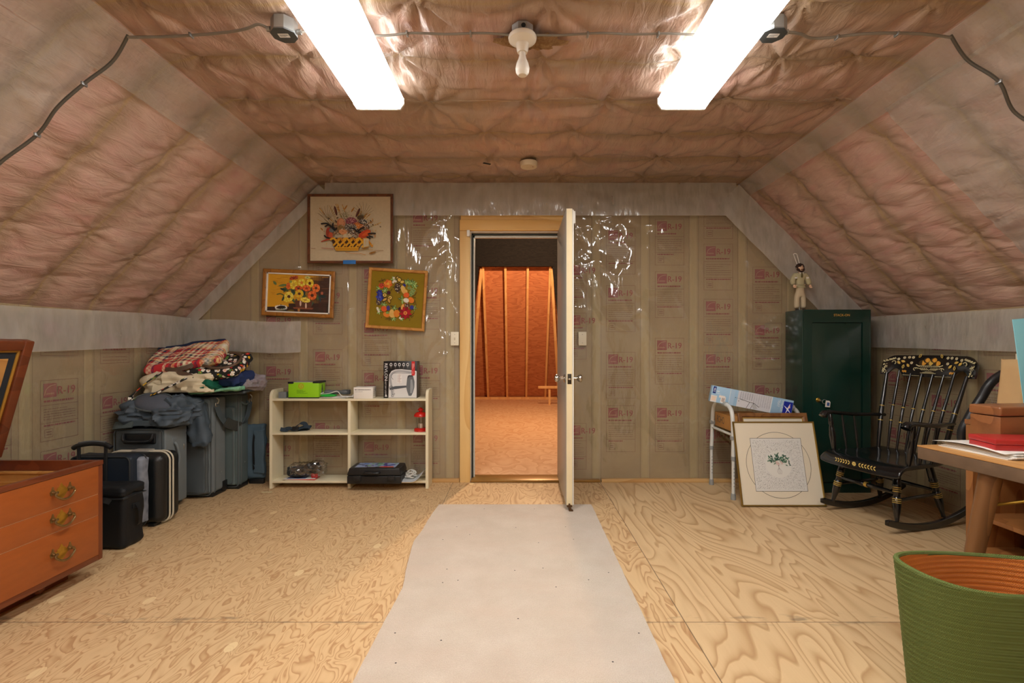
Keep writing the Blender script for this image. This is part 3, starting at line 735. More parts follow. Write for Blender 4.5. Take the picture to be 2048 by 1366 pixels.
# ------------------------------------------------------------------ the attic beyond the doorway
M_OSB = wood('attic_floor_board', (236, 190, 144), (210, 150, 102), 3.4, (1, .6, 1), .6, 8)
M_SHEATH = wood('attic_sheathing', (206, 132, 84), (166, 92, 54), 2.2, (1, 1, 4), .75, 7, knots=True)
M_STUD = wood('attic_stud', (240, 190, 126), (220, 156, 92), 4, (1, 1, .1), .6, 5)
M_SHADOWW = wood('attic_shadow_boards', (36, 32, 29), (22, 20, 19), 3, (1, 1, 6), .85, 8, spec=.1)  # near-black: dark attic roof with its shadow put into the colour
f2 = MB(); f2.box(-2.4, 2.4, YB+.12, 11.0, -.06, 0); struct('floor.001', f2, M_OSB, smooth=False)
sh = MB(); prism(sh, [(10.76, 0), (10.86, 0), (9.14, 2.74), (9.04, 2.74)], 4.4, at(-2.2, 0, 0, Matrix(((0, 0, 1, 0), (1, 0, 0, 0), (0, 1, 0, 0), (0, 0, 0, 1)))))
struct('roof_slope', sh, M_SHEATH, smooth=False)
sd = Vector((0, -1.72, 2.74)).normalized(); sn = Vector((0, -2.74, -1.72)).normalized()
def rafter(b, t, w=.042, dp=.09):
    b = Vector(b); t = Vector(t); mb = MB(); dr = (t-b).normalized(); sx_ = Vector((1, 0, 0)); sx_ = (sx_-dr*sx_.dot(dr)).normalized(); n = dr.cross(sx_)
    vs = [q+sx_*i*w/2+n*j for q in (b, t) for (i, j) in ((-1, 0), (1, 0), (1, dp), (-1, dp))]
    if n.y > 0: vs = [q+sx_*i*w/2-n*j for q in (b, t) for (i, j) in ((-1, 0), (1, 0), (1, dp), (-1, dp))]
    mb.add(vs, [(3, 2, 1, 0), (4, 5, 6, 7), (0, 1, 5, 4), (1, 2, 6, 5), (2, 3, 7, 6), (3, 0, 4, 7)])
    o = build('rafter', mb, M_STUD, smooth=False); o['kind'] = 'structure'
for x in (-.633, -.222, .189, .60): rafter((x, 10.75, .0), (x, 9.06, 2.70))
rafter((-.97, 10.3, .0), (-.66, 9.03, 2.56), .05); rafter((.86, 10.3, .0), (.62, 9.03, 2.56), .05)
dk = wall_poly([[(-2.4, 2.6), (2.4, 2.6), (2.4, 4.2), (-2.4, 4.2)], [(-2.4, 0), (-.98, 0), (-.70, 2.6), (-2.4, 2.6)], [(.90, 0), (2.4, 0), (2.4, 2.6), (.63, 2.6)]], 8.93, 8.98)
struct('partition', dk, M_SHADOWW, smooth=False)
hd = MB(); hd.box(-.72, .66, 8.915, 8.98, 2.585, 2.603); struct('header_board', hd, M_SHADOWW)
dc = MB(); dc.box(-2.4, 2.4, YB+.12, 9, 3.3, 3.4); struct('ceiling.001', dc, M_SHADOWW, smooth=False)
pl = MB(); pl.box(-1.2, 1.2, 10.58, 10.70, 0, .045); struct('sole_plate', pl, M_STUD)
sm = MB(); sm.box(0, 1.0, -.02, .02, -.025, .025, .003); o = build('lumber_offcut', sm, M_STUD); o.location = (.40, 9.55, .345)
tag(o, 'short pine board set level across the studs in the far attic', 'board')
lb = MB(); lb.box(.60, .64, 9.55, 9.59, 0, .32)
lb.v = [(x-.40, y-9.55, z-.345) for x, y, z in lb.v]; build('support_block', lb, M_STUD, o)
bn = MB(); lathe(bn, [(0, 0), (.1, 0), (.12, .26), (.125, .26), (.125, .29), (.09, .30), (0, .30)], 20); o = build('bin', bn, pm('black_bin', (22, 20, 20), .5)); o.location = (.80, 8.45, 0)
tag(o, 'small black bin on the attic floor seen past the open door', 'bin')
# ================================================================== on the ceiling
M_LENS = emit('lit_lens', (1, .978, .938), TUBE_LIGHT); M_LENSFILL = emit('added_fill_lens', (1, .978, .938), TUBE_LIGHT_FILL); M_LENSS = emit('lit_lens_side', (1, .978, .938), TUBE_LIGHT*.22)
M_GALV = pm('galvanised_steel', (168, 172, 172), .38, .85, var=.12, vs=20); M_CERAM = pm('white_porcelain', (232, 226, 212), .25, var=.03)
def fixture(x, y0, y1, lens, label, cat_group):
    t = thing('fluorescent_light', label, 'ceiling light', (x, (y0+y1)/2, 2.478), 0, cat_group); b = W(t)
    b.box(x-.115, x+.115, y0+.004, y1-.004, 2.462, 2.4775, .004); build('housing', b, M_WHITE, t)
    b = W(t); w0, w1 = .132, .112
    poly = [(-w0, 0), (-w0, -.03), (-w1, -.058), (w1, -.058), (w0, -.03), (w0, 0)]
    prism(b, poly, y1-y0-.03, at(x, y1-.015, 2.4625, RX(PI/2))); b.v = b.v; build('lens_side', b, M_LENSS, t)
    b = W(t); prism(b, [(-w1, -.0585), (-w1+.012, -.062), (w1-.012, -.062), (w1, -.0585)], y1-y0-.03, at(x, y1-.015, 2.4625, RX(PI/2))); build('lens', b, lens, t)
    for yy in (y0, y1-.013):
        b = W(t); prism(b, [(px*1.03, pz*1.05) for px, pz in poly], .013, at(x, yy+.013, 2.4627, RX(PI/2))); build('end_cap', b, M_WHITE, t)
    return t
FG = 'long fluorescent lights on the ceiling'
fixture(-.742, 1.42, 2.645, M_LENS, 'lit white fluorescent light on the ceiling nearer the quilted left slope', FG)
fixture(.885, 1.42, 2.645, M_LENS, 'lit white fluorescent light on the ceiling above the leaning framed prints', FG)
fixture(-.742, -1.3, -.075, M_LENSFILL, 'added unseen fluorescent fill light behind the viewer on the left of the room', FG)  # unseen pair, added to even out and raise the room's brightness
fixture(.885, -1.3, -.075, M_LENSFILL, 'added unseen fluorescent fill light behind the viewer on the right of the room', FG)
def octa(x, y, label):
    t = thing('junction_box', label, 'junction box', (x, y, 2.495), 0, 'steel junction boxes on the ceiling')
    rz = math.pi/8
    b = W(t); lathe(b, [(.052, 0), (.052, -.052), (.048, -.056), (0, -.056)], 8, at(x, y, 2.493, RZ(rz))); build('box_body', b, M_GALV, t, smooth=False)
    b = W(t); lathe(b, [(.054, -.0565), (.054, -.0595), (0, -.0595)], 8, at(x, y, 2.493, RZ(rz))); build('cover_plate', b, pm('blank_cover', (112, 118, 120), .35, .8, var=.1), t, smooth=False)
    a = Art(loc_of(t).inverted() @ at(x, y, 2.4332, RX(PI))); a.rect(-.022, -.012, .022, .014, (226, 226, 222)); a.rows(-.018, .018, -.008, .010, 3, .003, (90, 90, 90), random.Random(3)); build('paper_sticker', a, M_PRINT, t, smooth=False)
    b = W(t); tube(b, [(x-.052, y-.01, 2.455), (x-.067, y-.01, 2.455)], .011, 10); build('cable_clamp', b, M_GALV, t); b = W(t); tube(b, [(x+.052, y+.01, 2.455), (x+.067, y+.01, 2.455)], .011, 10); build('cable_clamp', b, M_GALV, t)
octa(-.975, 2.06, 'grey steel junction box beside the lit light over the luggage side')
octa(1.068, 2.06, 'grey steel junction box beside the lit light over the cabinet side')
t = thing('lamp_holder', 'white porcelain lamp holder with an unlit frosted bulb at the ceiling centre', 'lamp', (.021, 2.10, 2.495)); x, y = .021, 2.10
b = W(t); lathe(b, [(.048, 0), (.048, -.035), (.046, -.038), (0, -.038)], 8, at(x, y, 2.493, RZ(PI/8))); build('ceiling_box', b, M_GALV, t, smooth=False)
b = W(t); ellipsoid(b, (x+.004, y-.0475, 2.474), (.010, .003, .010), 12, 6); build('knockout', b, pm('black_hole', (14, 13, 12), .8), t)
b = W(t); lathe(b, [(.058, 0), (.061, -.008), (.058, -.018), (.045, -.026), (.028, -.034), (.024, -.062), (.021, -.07), (0, -.07)], 28, at(x, y, 2.456)); build('porcelain_socket', b, M_CERAM, t)
b = W(t); lathe(b, [(.013, 0), (.0135, -.014), (.018, -.03), (.026, -.05), (.030, -.068), (.028, -.086), (.018, -.099), (0, -.103)], 24, at(x, y, 2.388)); build('light_bulb', b, pm('frosted_bulb', (240, 236, 226), .3, var=.01), t)
b = MB(); lathe(b, [(.066, 0), (.066, -.012), (.062, -.03), (.058, -.036), (.02, -.037), (.018, -.039), (0, -.039)], 32)
o = build('smoke_detector', b, pm('aged_white_plastic', (222, 208, 178), .4, var=.03)); o.location = (.083, 3.645, 2.496); tag(o, 'round cream smoke detector on the ceiling near the far wall', 'smoke detector')
b = MB(); lathe(b, [(.003, -.0385), (.003, -.0415), (0, -.0415)], 8, at(.03, -.02, 0)); build('test_button', b, pm('led_red', (150, 50, 40), .3), o)
# torn polythene with bare yellow fibre round the lamp holder
m, nt, bs_ = nm('bare_glass_wool'); v = coords(nt, (14, 14, 14)); f = noise_n(nt, v, 2, 6, .7, 1.5)
link(nt, ramp(nt, f, [(.25, lin((126, 90, 56))), (.5, lin((170, 130, 84))), (.75, lin((200, 168, 116)))]), bs_.inputs['Base Color']); bs_.inputs['Roughness'].default_value = .9; bump(nt, bs_, f, .9, .03)
b = MB(); nr = 30; r_ = random.Random(2); vs = [(0.0, 0.0, -.016)]; rr = [(.085+.04*r_.random())*(1+.35*abs(math.cos(2*PI*k/nr))) for k in range(nr)]
for q in (.45, .8, 1.0): vs += [(rr[k]*q*math.cos(2*PI*k/nr), .45*rr[k]*q*math.sin(2*PI*k/nr), -.014+.012*(q > .9)-.008*r_.random()) for k in range(nr)]
fs = [(0, 1+(k+1) % nr, 1+k) for k in range(nr)]+[(1+i*nr+k, 1+i*nr+(k+1) % nr, 1+(i+1)*nr+(k+1) % nr, 1+(i+1)*nr+k) for i in range(2) for k in range(nr)]
b.add(vs, fs); o = build('insulation_patch', b, m, ce); o.location = (.06, 2.16, 2.478)
b = MB(); b.box(-.03, .03, -.01, .01, -.004, 0, .002); o = build('ceiling_tear', b, pm('black_hole', (14, 13, 12), .8), ce); o.location = (-.226, 3.64, 2.487); o.rotation_euler = (0, 0, .5)
# cables
M_CABLE = pm('grey_cable', (132, 126, 116), .5, var=.1); M_CABLED = pm('cable_under_film', (84, 80, 72), .5, var=.15)
def cable(name, pts, m, label, r=.0055, staples=()):
    b = MB(); tube(b, spline(pts, 8), r, 8); o = solo(name, b, m, label, 'cable', tuple(pts[0]))
    for s in staples:
        q = Vector(s)-Vector(pts[0]); k = MB(); k.box(q.x-.004, q.x+.004, q.y-.014, q.y+.014, q.z-.010, q.z+.004, .001); build('staple', k, M_GALV, o)
    return o
zc = 2.478
cable('cable', [(-1.66, 2.10, 2.452), (-1.5, 2.12, zc-.01), (-1.3, 2.11, zc-.004), (-1.15, 2.07, zc-.012), (-1.08, 2.05, zc+.004-.008), (-1.04, 2.05, 2.46)], M_CABLE, 'grey cable along the ceiling from the left ridge to the junction box', .006, [(-1.4, 2.115, zc-.006)])
cable('cable', [(-.908, 2.07, 2.455), (-.84, 2.085, 2.468), (-.60, 2.12, zc-.006), (-.45, 2.10, zc-.008), (-.3, 2.115, zc-.003), (-.15, 2.10, zc-.008), (-.03, 2.10, 2.462)], M_CABLE, 'thin grey cable on the ceiling between the left light and the bulb', .005, [(-.47, 2.10, zc-.008), (-.2, 2.107, zc-.004)])
cable('cable', [(.07, 2.10, 2.462), (.2, 2.12, zc-.004), (.35, 2.10, zc-.008), (.5, 2.115, zc-.004), (.65, 2.10, zc-.01), (.84, 2.11, 2.466), (1.0, 2.07, 2.455)], M_CABLE, 'thin grey cable on the ceiling between the bulb and the right light', .005, [(.3, 2.11, zc-.006), (.6, 2.106, zc-.008)])
cable('cable', [(1.135, 2.07, 2.455), (1.2, 2.09, 2.46), (1.3, 2.14, zc-.006), (1.5, 2.11, zc-.004), (1.7, 2.10, zc-.01), (1.845, 2.10, 2.452)], M_CABLE, 'grey cable along the ceiling from the junction box to the right ridge', .006, [(1.38, 2.13, zc-.005), (1.62, 2.105, zc-.007)])
def slope_pt(s, u, y, off): x0, z0, dx, dz, nx, nz, L = s[:7]; return (x0+u*dx+nx*off, y, z0+u*dz+nz*off)
for s, lab, flip in ((cl_s, 'dark cable clipped down the quilted left slope from the ridge', 0), (cr_s, 'dark cable clipped down the quilted right slope from the ridge', 1)):
    L = s[6]; us = [L-.02, L-.15, L-.3, L-.45, L-.6, L-.8, L-1.0, L-1.25, .12]
    ys = [2.10, 2.13, 2.11, 2.10, 2.12, 2.09, 2.10, 2.11, 2.10] if not flip else [2.10, 2.12, 2.09, 2.13, 2.10, 2.12, 2.11, 2.10, 2.11]
    cable('cable', [slope_pt(s, u, y, .036) for u, y in zip(us, ys)], M_CABLED, lab, .007, [slope_pt(s, L-.3, ys[2], .036), slope_pt(s, L-.6, ys[4], .036), slope_pt(s, L-1.0, ys[6], .036)])

# ================================================================== pictures on the wall
M_ART = vcol('stitched_art', .9, .35, 900); M_PAINT = vcol('oil_paint', .45, .5, 250)
M_FRAME1 = wood('walnut_frame', (116, 66, 36), (78, 42, 24), 8, (1, 1, 1), .35, 4); M_FRAME2 = wood('oak_frame', (176, 118, 46), (128, 78, 26), 8, (1, 1, 1), .4, 4); M_FRAME3 = wood('maple_frame', (204, 146, 68), (168, 108, 42), 8, (1, 1, 1), .4, 4)
def frame_parts(t, w, h, fw, dp, mat, T=None, lip=.0):
    """four mitred sides, built in the picture's own plane: x right, y up, z towards the viewer"""
    T = T or FACE_FRONT
    mb = MB(T); o = [(-w/2, -h/2), (w/2, -h/2), (w/2, h/2), (-w/2, h/2)]
    prof = [(0, 0), (0, dp*.8), (fw*.2, dp), (fw*.75, dp*.92), (fw, dp*.6), (fw, 0)]
    n = len(prof); vs = []
    for (x, y) in o:
        sx, sy = (1 if x < 0 else -1), (1 if y < 0 else -1)
        vs += [(x+sx*a, y+sy*a, z) for a, z in prof]
    fs = []
    for c in range(4):
        d = (c+1) % 4
        for k in range(n): fs.append((c*n+k, d*n+k, d*n+(k+1) % n, c*n+(k+1) % n))
    mb.add(vs, fs); build('picture_frame', mb, mat, t, ang=25)
    mb = MB(T); mb.box(-w/2+fw*.5, w/2-fw*.5, -h/2+fw*.5, h/2-fw*.5, .001, .006); build('backing_board', mb, pm('backing_card', (150, 126, 96), .8), t)
r = random.Random(5)
# 1: stitched harvest basket
pic = thing('framed_embroidery', 'largest picture, a walnut framed embroidery of a harvest basket on linen', 'picture', tuple(P(701.5, 458, YB-.076)), 0)
K = 1/9.228*(YB-.09)/F
PW, PH = 1578*K, 1278*K; frame_parts(pic, PW, PH, 46*K, .022, M_FRAME1)
a = Art(at(0, -.008, 0, FACE_FRONT) @ Matrix.Scale(K, 4), eps=.05); a.A = Matrix(((1, 0, -845), (0, -1, 690), (0, 0, 1)))
def R_(p): return [tuple(q) for q in p]
class Flip:
    pass
def arect(a, x0, y0, x1, y1, col): a.poly([(x0, y1), (x1, y1), (x1, y0), (x0, y0)], col)
def apoly(a, pts, col): a.poly(list(reversed(pts)), col)
def aell(a, x, y, rx, ry, col, rot=0, n=14): a.poly([(x+rx*math.cos(q)*math.cos(rot)-ry*math.sin(q)*math.sin(rot), y+rx*math.cos(q)*math.sin(rot)+ry*math.sin(q)*math.cos(rot)) for q in [-2*PI*k/n for k in range(n)]], col)
arect(a, 95, 90, 1605, 1285, (206, 190, 158))
for i in range(26):
    an = r.uniform(PI*1.12, PI*1.88); L = r.uniform(380, 620); x, y = 800+r.uniform(-150, 150), 800
    ex, ey = x+math.cos(an)*L*1.05, y+math.sin(an)*L
    a.line([(x, y), (ex, ey)], 7, r.choice([(196, 160, 84), (176, 140, 70), (150, 130, 70), (120, 96, 60)]))
    if i % 2:
        for k in range(7):
            q = 1-k*.035; aell(a, x+(ex-x)*q, y+(ey-y)*q, 18, 7, r.choice([(206, 164, 80), (170, 116, 56)]), an+r.choice([-.5, .5]), 8)
for (cx_, cy_, sg) in ((450, 520, -1), (1060, 470, 1)):
    for k in range(9):
        q = -PI/2+sg*(-.9+k*.24); L = 300-12*abs(k-4)
        a.line(spline([(cx_, cy_, 0), (cx_+math.cos(q)*L*.5+sg*18, cy_+math.sin(q)*L*.5, 0), (cx_+math.cos(q)*L, cy_+math.sin(q)*L*.9, 0)], 4), 4, (88, 80, 66))
for (x, y, rot) in ((575, 360, 1.33), (985, 395, -1.15)): aell(a, x, y, 92, 22, (84, 46, 36), rot); aell(a, x-8, y, 60, 7, (130, 76, 56), rot)
for (x, y) in ((760, 300), (890, 340), (1240, 560), (1190, 600), (330, 710)): aell(a, x, y, 52, 13, (176, 120, 48), -1.0 if x != 330 else .8)
for i in range(60): aell(a, r.gauss(740, 60), r.gauss(460, 50), 9, 4, (104, 112, 58), r.uniform(0, 3), 6)
for i in range(420):
    x, y = r.gauss(850, 175), r.gauss(700, 80)
    if y > 870: continue
    aell(a, x, y, r.uniform(12, 34), r.uniform(8, 18), r.choice([(196, 142, 92), (150, 104, 70), (120, 100, 82), (214, 178, 130), (96, 72, 52), (166, 128, 84), (206, 190, 160)]), r.uniform(0, 3), 7)
aell(a, 680, 590, 75, 90, (196, 124, 84)); aell(a, 690, 575, 50, 60, (212, 150, 108)); aell(a, 680, 690, 70, 70, (150, 116, 70)); aell(a, 720, 760, 80, 50, (222, 152, 100), .4)
aell(a, 870, 560, 105, 75, (140, 74, 84)); aell(a, 1010, 640, 105, 60, (204, 122, 62), .3); aell(a, 970, 650, 50, 40, (226, 140, 60)); aell(a, 1040, 490, 62, 45, (92, 74, 50)); aell(a, 1085, 570, 75, 46, (86, 86, 78)); aell(a, 860, 670, 110, 70, (120, 112, 98)); aell(a, 800, 830, 85, 45, (220, 200, 160))
for i in range(150):
    aell(a, r.gauss(870, 55), r.gauss(555, 32), 8, 6, r.choice([(206, 150, 150), (110, 44, 56), (180, 100, 104)]), 0, 6)
for i in range(260):
    q = r.choice([(850, 690, 75, 45), (1090, 575, 45, 24), (920, 800, 60, 34), (1150, 660, 50, 40)])
    aell(a, r.gauss(q[0], q[2]), r.gauss(q[1], q[3]), 8, 6, r.choice([(232, 226, 210), (40, 34, 32), (120, 80, 70), (222, 214, 200)]), 0, 6)
aell(a, 475, 790, 62, 115, (164, 62, 40), -.15); aell(a, 500, 820, 40, 60, (196, 88, 52)); aell(a, 520, 730, 50, 42, (110, 116, 116)); apoly(a, [(320, 930), (450, 880), (560, 850), (540, 900), (460, 910), (330, 945)], (182, 74, 46))
aell(a, 1120, 800, 125, 62, (204, 74, 34), -.5); aell(a, 1150, 790, 80, 28, (226, 100, 44), -.5)
for pts in ([(320, 610), (430, 605), (490, 650), (580, 740)], [(390, 665), (470, 630), (540, 690)], [(545, 590), (540, 660), (575, 720)], [(620, 690), (570, 720)], [(850, 690), (930, 700), (985, 760)], [(1120, 680), (1050, 700), (990, 765)], [(1060, 760), (1010, 780)], [(1180, 800), (1250, 785), (1330, 790)], [(1160, 850), (1230, 880)], [(1200, 835), (1280, 858)], [(1050, 880), (1120, 910), (1150, 950)], [(380, 820), (420, 860), (500, 880)]):
    a.line(spline([(x, y, 0) for x, y in pts], 4), 26, (38, 32, 30))
apoly(a, [(510, 900), (600, 865), (720, 880), (860, 860), (980, 880), (1080, 880), (1105, 910), (1010, 1095), (590, 1095)], (66, 38, 22))
gold = (228, 168, 40); gd = (204, 132, 26)
for k in range(6):
    x = 530+k*118
    a.line(spline([(x-40, 905+8*(k % 2), 0), (x+30, 880, 0), (x+95, 960, 0), (x+150, 1030, 0)], 4), 36, gd if k % 2 else gold)
for k in range(5):
    x = 590+k*118
    a.line([(x-45, 1010), (x+75, 900)], 34, gold); a.line([(x+10, 1045), (x+60, 990)], 30, gold)
apoly(a, [(565, 1040), (1020, 1040), (1005, 1105), (595, 1105)], gold)
for k in range(16): a.line([(590+k*27, 1085), (612+k*27, 1065)], 10, (160, 96, 24))
arect(a, 1105, 880, 1200, 1060, (206, 190, 158)); 
for pts, c in (([(140, 1065), (220, 1065)], (150, 110, 80)), ([(330, 1055), (570, 1075)], (170, 84, 60)), ([(770, 1130), (880, 1155), (1000, 1150), (1150, 1180)], (196, 130, 60)), ([(1010, 1085), (1280, 1085)], (180, 140, 70)), ([(1300, 1100), (1470, 1102)], (150, 110, 70)), ([(1110, 1045), (1300, 985)], (214, 180, 100)), ([(420, 1000), (430, 960)], (220, 170, 80)), ([(1130, 1000), (1150, 880), (1200, 900)], (220, 180, 100))): a.line(pts, 9, c)
for (x, y) in ((1145, 1055), (1270, 1140)): aell(a, x, y, 68, 16, (150, 104, 40), -.25)
build('artwork', a, M_ART, pic, smooth=False)
b = MB(FACE_FRONT); b.box(-125*K, 110*K, -PH/2-.008, -PH/2+.024, .0215, .0235, .001); build('blue_tape', b, pm('blue_masking_tape', (44, 118, 196), .6, var=.08), pic)
# 2: painting of flowers
pic = thing('framed_painting', 'oak framed painting of yellow and orange flowers on the left of the group', 'picture', tuple(P(598, 587, YB-.046)), 0); pic.rotation_euler = (0, .041, 0)
K = 1/11.98*(YB-.06)/F
PW, PH = 1720*K, 1120*K; frame_parts(pic, PW, PH, 95*K, .024, M_FRAME2)
a = Art(at(0, -.008, 0, FACE_FRONT) @ Matrix.Scale(K, 4), eps=.06); A0 = Matrix.Rotation(0, 3, 'X'); th = .041
# drawn in photo-crop units; undo the picture's tilt
a.A = Matrix(((math.cos(th), -math.sin(th), 0), (math.sin(th), math.cos(th), 0), (0, 0, 1))) @ Matrix(((1, 0, -960), (0, -1, 690), (0, 0, 1)))
for i in range(26):
    x0, x1 = 180+i*60, 182+(i+1)*60; q = i/25
    for j in range(14):
        y0 = 150+j*78; f = max(0, min(1, (q-.52)*3.2+(.15 if j < 2 else 0)*-1+r.uniform(-.06, .06)-(.28 if j < 3 else 0)))
        c = tuple(int(u*(1-f)+v*f) for u, v in zip((222, 162, 36), (70, 44, 32)))
        if j >= 11 or (j == 10 and q > .35): c = (60+r.randint(-8, 12), 38, 28)
        arect(a, x0, y0, x1, y0+80, c); a.z -= a.eps
a.lay()
for i in range(120):
    x = r.uniform(260, 1700); y = r.uniform(180, 900); dk = x > 1100+r.uniform(-120, 120) and y > 330
    a.line([(x, y), (x+r.uniform(60, 200), y+r.uniform(-6, 10))], 9, r.choice([(96, 64, 46), (60, 40, 34), (82, 60, 56), (120, 78, 48)]) if dk else r.choice([(232, 176, 52), (208, 148, 30), (196, 134, 30)]))
for i in range(34): a.leaf(r.gauss(1000, 260), r.gauss(700, 110), r.uniform(120, 240), r.uniform(50, 90), r.uniform(0, 6.28), r.choice([(70, 92, 52), (44, 66, 50), (104, 124, 70), (60, 84, 64), (34, 52, 50)]))
for pts in ([(440, 715), (540, 700), (640, 760)], [(600, 660), (720, 610), (850, 590)]): a.line(spline([(x, y, 0) for x, y in pts], 4), 26, (92, 104, 48))
apoly(a, [(870, 860), (1290, 880), (1270, 1030), (1200, 1070), (960, 1060), (900, 1020)], (92, 52, 36)); apoly(a, [(830, 1020), (1320, 1040), (1290, 1080), (850, 1060)], (132, 74, 50))
for (x, y) in ((1010, 930), (1140, 985)): aell(a, x, y, 22, 70, (222, 190, 168)); 
aell(a, 970, 1090, 30, 40, (176, 120, 60)); aell(a, 1160, 1150, 20, 16, (200, 180, 160)); aell(a, 780, 1110, 80, 30, (104, 86, 30))
def bloom(x, y, rx, ry, c1, c2, cc, rot=0):
    aell(a, x, y, rx, ry, c1, rot, 18)
    for k in range(11):
        q = 2*PI*k/11+r.uniform(-.2, .2); aell(a, x+math.cos(q)*rx*.68, y+math.sin(q)*ry*.68, rx*.3, ry*.22, c2 if k % 2 else c1, q, 8)
    aell(a, x, y, rx*.36, ry*.34, cc)
Y1, Y2, O1, O2, DK = (226, 194, 44), (240, 220, 96), (214, 92, 36), (236, 128, 56), (86, 48, 24)
bloom(850, 320, 110, 42, (190, 84, 40), (120, 44, 30), (110, 44, 34), -.3)
bloom(720, 520, 55, 80, O1, O2, O1); bloom(850, 480, 92, 118, Y1, Y2, (206, 168, 60)); bloom(1040, 435, 92, 98, Y1, Y2, (216, 130, 50)); bloom(1235, 450, 92, 110, Y1, Y2, DK); bloom(1180, 310, 70, 32, (196, 196, 120), Y2, (140, 150, 80)); aell(a, 775, 410, 36, 32, (150, 156, 70))
bloom(965, 570, 92, 62, O1, (160, 60, 30), DK); bloom(1160, 570, 100, 76, O1, O2, (150, 64, 30), .3); bloom(1385, 565, 96, 100, O2, O1, DK); bloom(985, 700, 102, 96, Y1, (226, 160, 40), DK); bloom(735, 770, 112, 118, Y2, Y1, DK, .2); bloom(690, 850, 80, 56, Y1, Y2, Y1); bloom(1295, 740, 108, 110, O1, O2, DK); bloom(1130, 850, 120, 56, Y2, Y1, (190, 150, 50), .25); bloom(1530, 690, 32, 38, (180, 100, 70), (150, 80, 60), (180, 100, 70))
for k in range(9): a.line([(1440+k*8, 760+k*18), (1500, 800+k*14)], 14, (38, 66, 76))
for k in range(16):
    q = 2*PI*k/16; aell(a, 550+math.cos(q)*135, 1030+math.sin(q)*45, 34, 13, r.choice([(226, 220, 206), (190, 190, 186), (240, 236, 226)]), q+1.4, 8)
aell(a, 560, 1010, 90, 26, (40, 32, 28)); aell(a, 520, 1085, 110, 16, (140, 140, 110))
build('artwork', a, M_PAINT, pic, smooth=False)
mb = MB(FACE_FRONT); w, h = PW/2-88*K, PH/2-88*K
for q in ((-w, w, h-30*K, h), (-w, w, -h, -h+30*K), (-w, -w+34*K, -h, h), (w-34*K, w, -h, h)): mb.box(q[0], q[1], q[2], q[3], .006, .018, .001)
build('white_liner', mb, M_WHITE, pic)
# 3: stitched fruit wreath
pic = thing('framed_embroidery', 'maple framed square embroidery of a fruit wreath on olive cloth', 'picture', tuple(P(794, 599, YB-.046)), 0); pic.rotation_euler = (0, .064, 0)
K = 1/9.486*(YB-.06)/F
PW, PH = 1120*K, 1150*K; frame_parts(pic, PW, PH, 58*K, .024, M_FRAME3)
th = .064; a = Art(at(0, -.008, 0, FACE_FRONT) @ Matrix.Scale(K, 4), eps=.06)
a.A = Matrix(((math.cos(th), -math.sin(th), 0), (math.sin(th), math.cos(th), 0), (0, 0, 1))) @ Matrix(((1, 0, -683), (0, -1, 685), (0, 0, 1)))
a.lay(); ca, sa = math.cos(-th), math.sin(-th)
bg = MB(at(0, -.0075, 0, FACE_FRONT)); bg.box(-PW/2+50*K, PW/2-50*K, -PH/2+50*K, PH/2-50*K, -.001, .0, 0); build('ground_cloth', bg, fabric('olive_linen', (148, 122, 24), (122, 98, 16), 3000), pic)
G1, G2, G3 = (72, 124, 52), (134, 172, 88), (38, 76, 36)
for (x, y, n, L) in ((340, 480, 5, 70), (460, 510, 6, 70), (890, 360, 8, 80), (970, 380, 8, 90), (1020, 420, 6, 80), (440, 780, 6, 70), (640, 850, 6, 70), (630, 1050, 6, 60), (1010, 850, 5, 70), (350, 910, 5, 70), (620, 300, 6, 60), (780, 1040, 6, 60), (790, 690, 4, 90)):
    for k in range(n):
        q = 2*PI*k/n+r.uniform(-.3, .3); a.leaf(x, y, L, L*.42, q, r.choice([G1, G2, G3])); 
        a.line([(x, y), (x+math.cos(q)*L*.8, y+math.sin(q)*L*.8)], 7, (196, 214, 130))
for (x, y) in ((980, 500), (960, 550), (1010, 520), (950, 600), (990, 570), (920, 470)): aell(a, x, y, 34, 30, (140, 160, 92)); aell(a, x, y, 16, 14, (110, 132, 70))
a.flower(520, 390, 88, 6, (226, 120, 36), (232, 176, 60), .3, .9, [(222, 104, 36), (236, 136, 50)]); aell(a, 395, 425, 52, 52, (214, 74, 44)); a.flower(395, 410, 50, 5, (90, 60, 40), (214, 74, 44), .5, .3)
aell(a, 700, 460, 62, 88, (74, 58, 44))
for k in range(26): aell(a, 700+r.gauss(0, 28), 460+r.gauss(0, 38), 11, 9, r.choice([(206, 188, 160), (110, 84, 60), (50, 38, 30)]), 0, 6)
for (x, y, rx, ry, rot) in ((710, 290, 34, 52, -.4), (735, 315, 44, 50, -.2), (790, 355, 52, 36, -.3)): aell(a, x, y, rx, ry, (60, 46, 24), rot); aell(a, x, y, rx*.72, ry*.72, (224, 190, 88), rot)
aell(a, 828, 420, 30, 32, (58, 54, 130)); 
for (x, y) in ((640, 330), (665, 345), (630, 280), (620, 360), (330, 880), (345, 915), (320, 850), (750, 960), (770, 1050), (750, 1040)): a.flower(x, y, 24, 5, (236, 230, 214), (220, 190, 110), .4, .9)
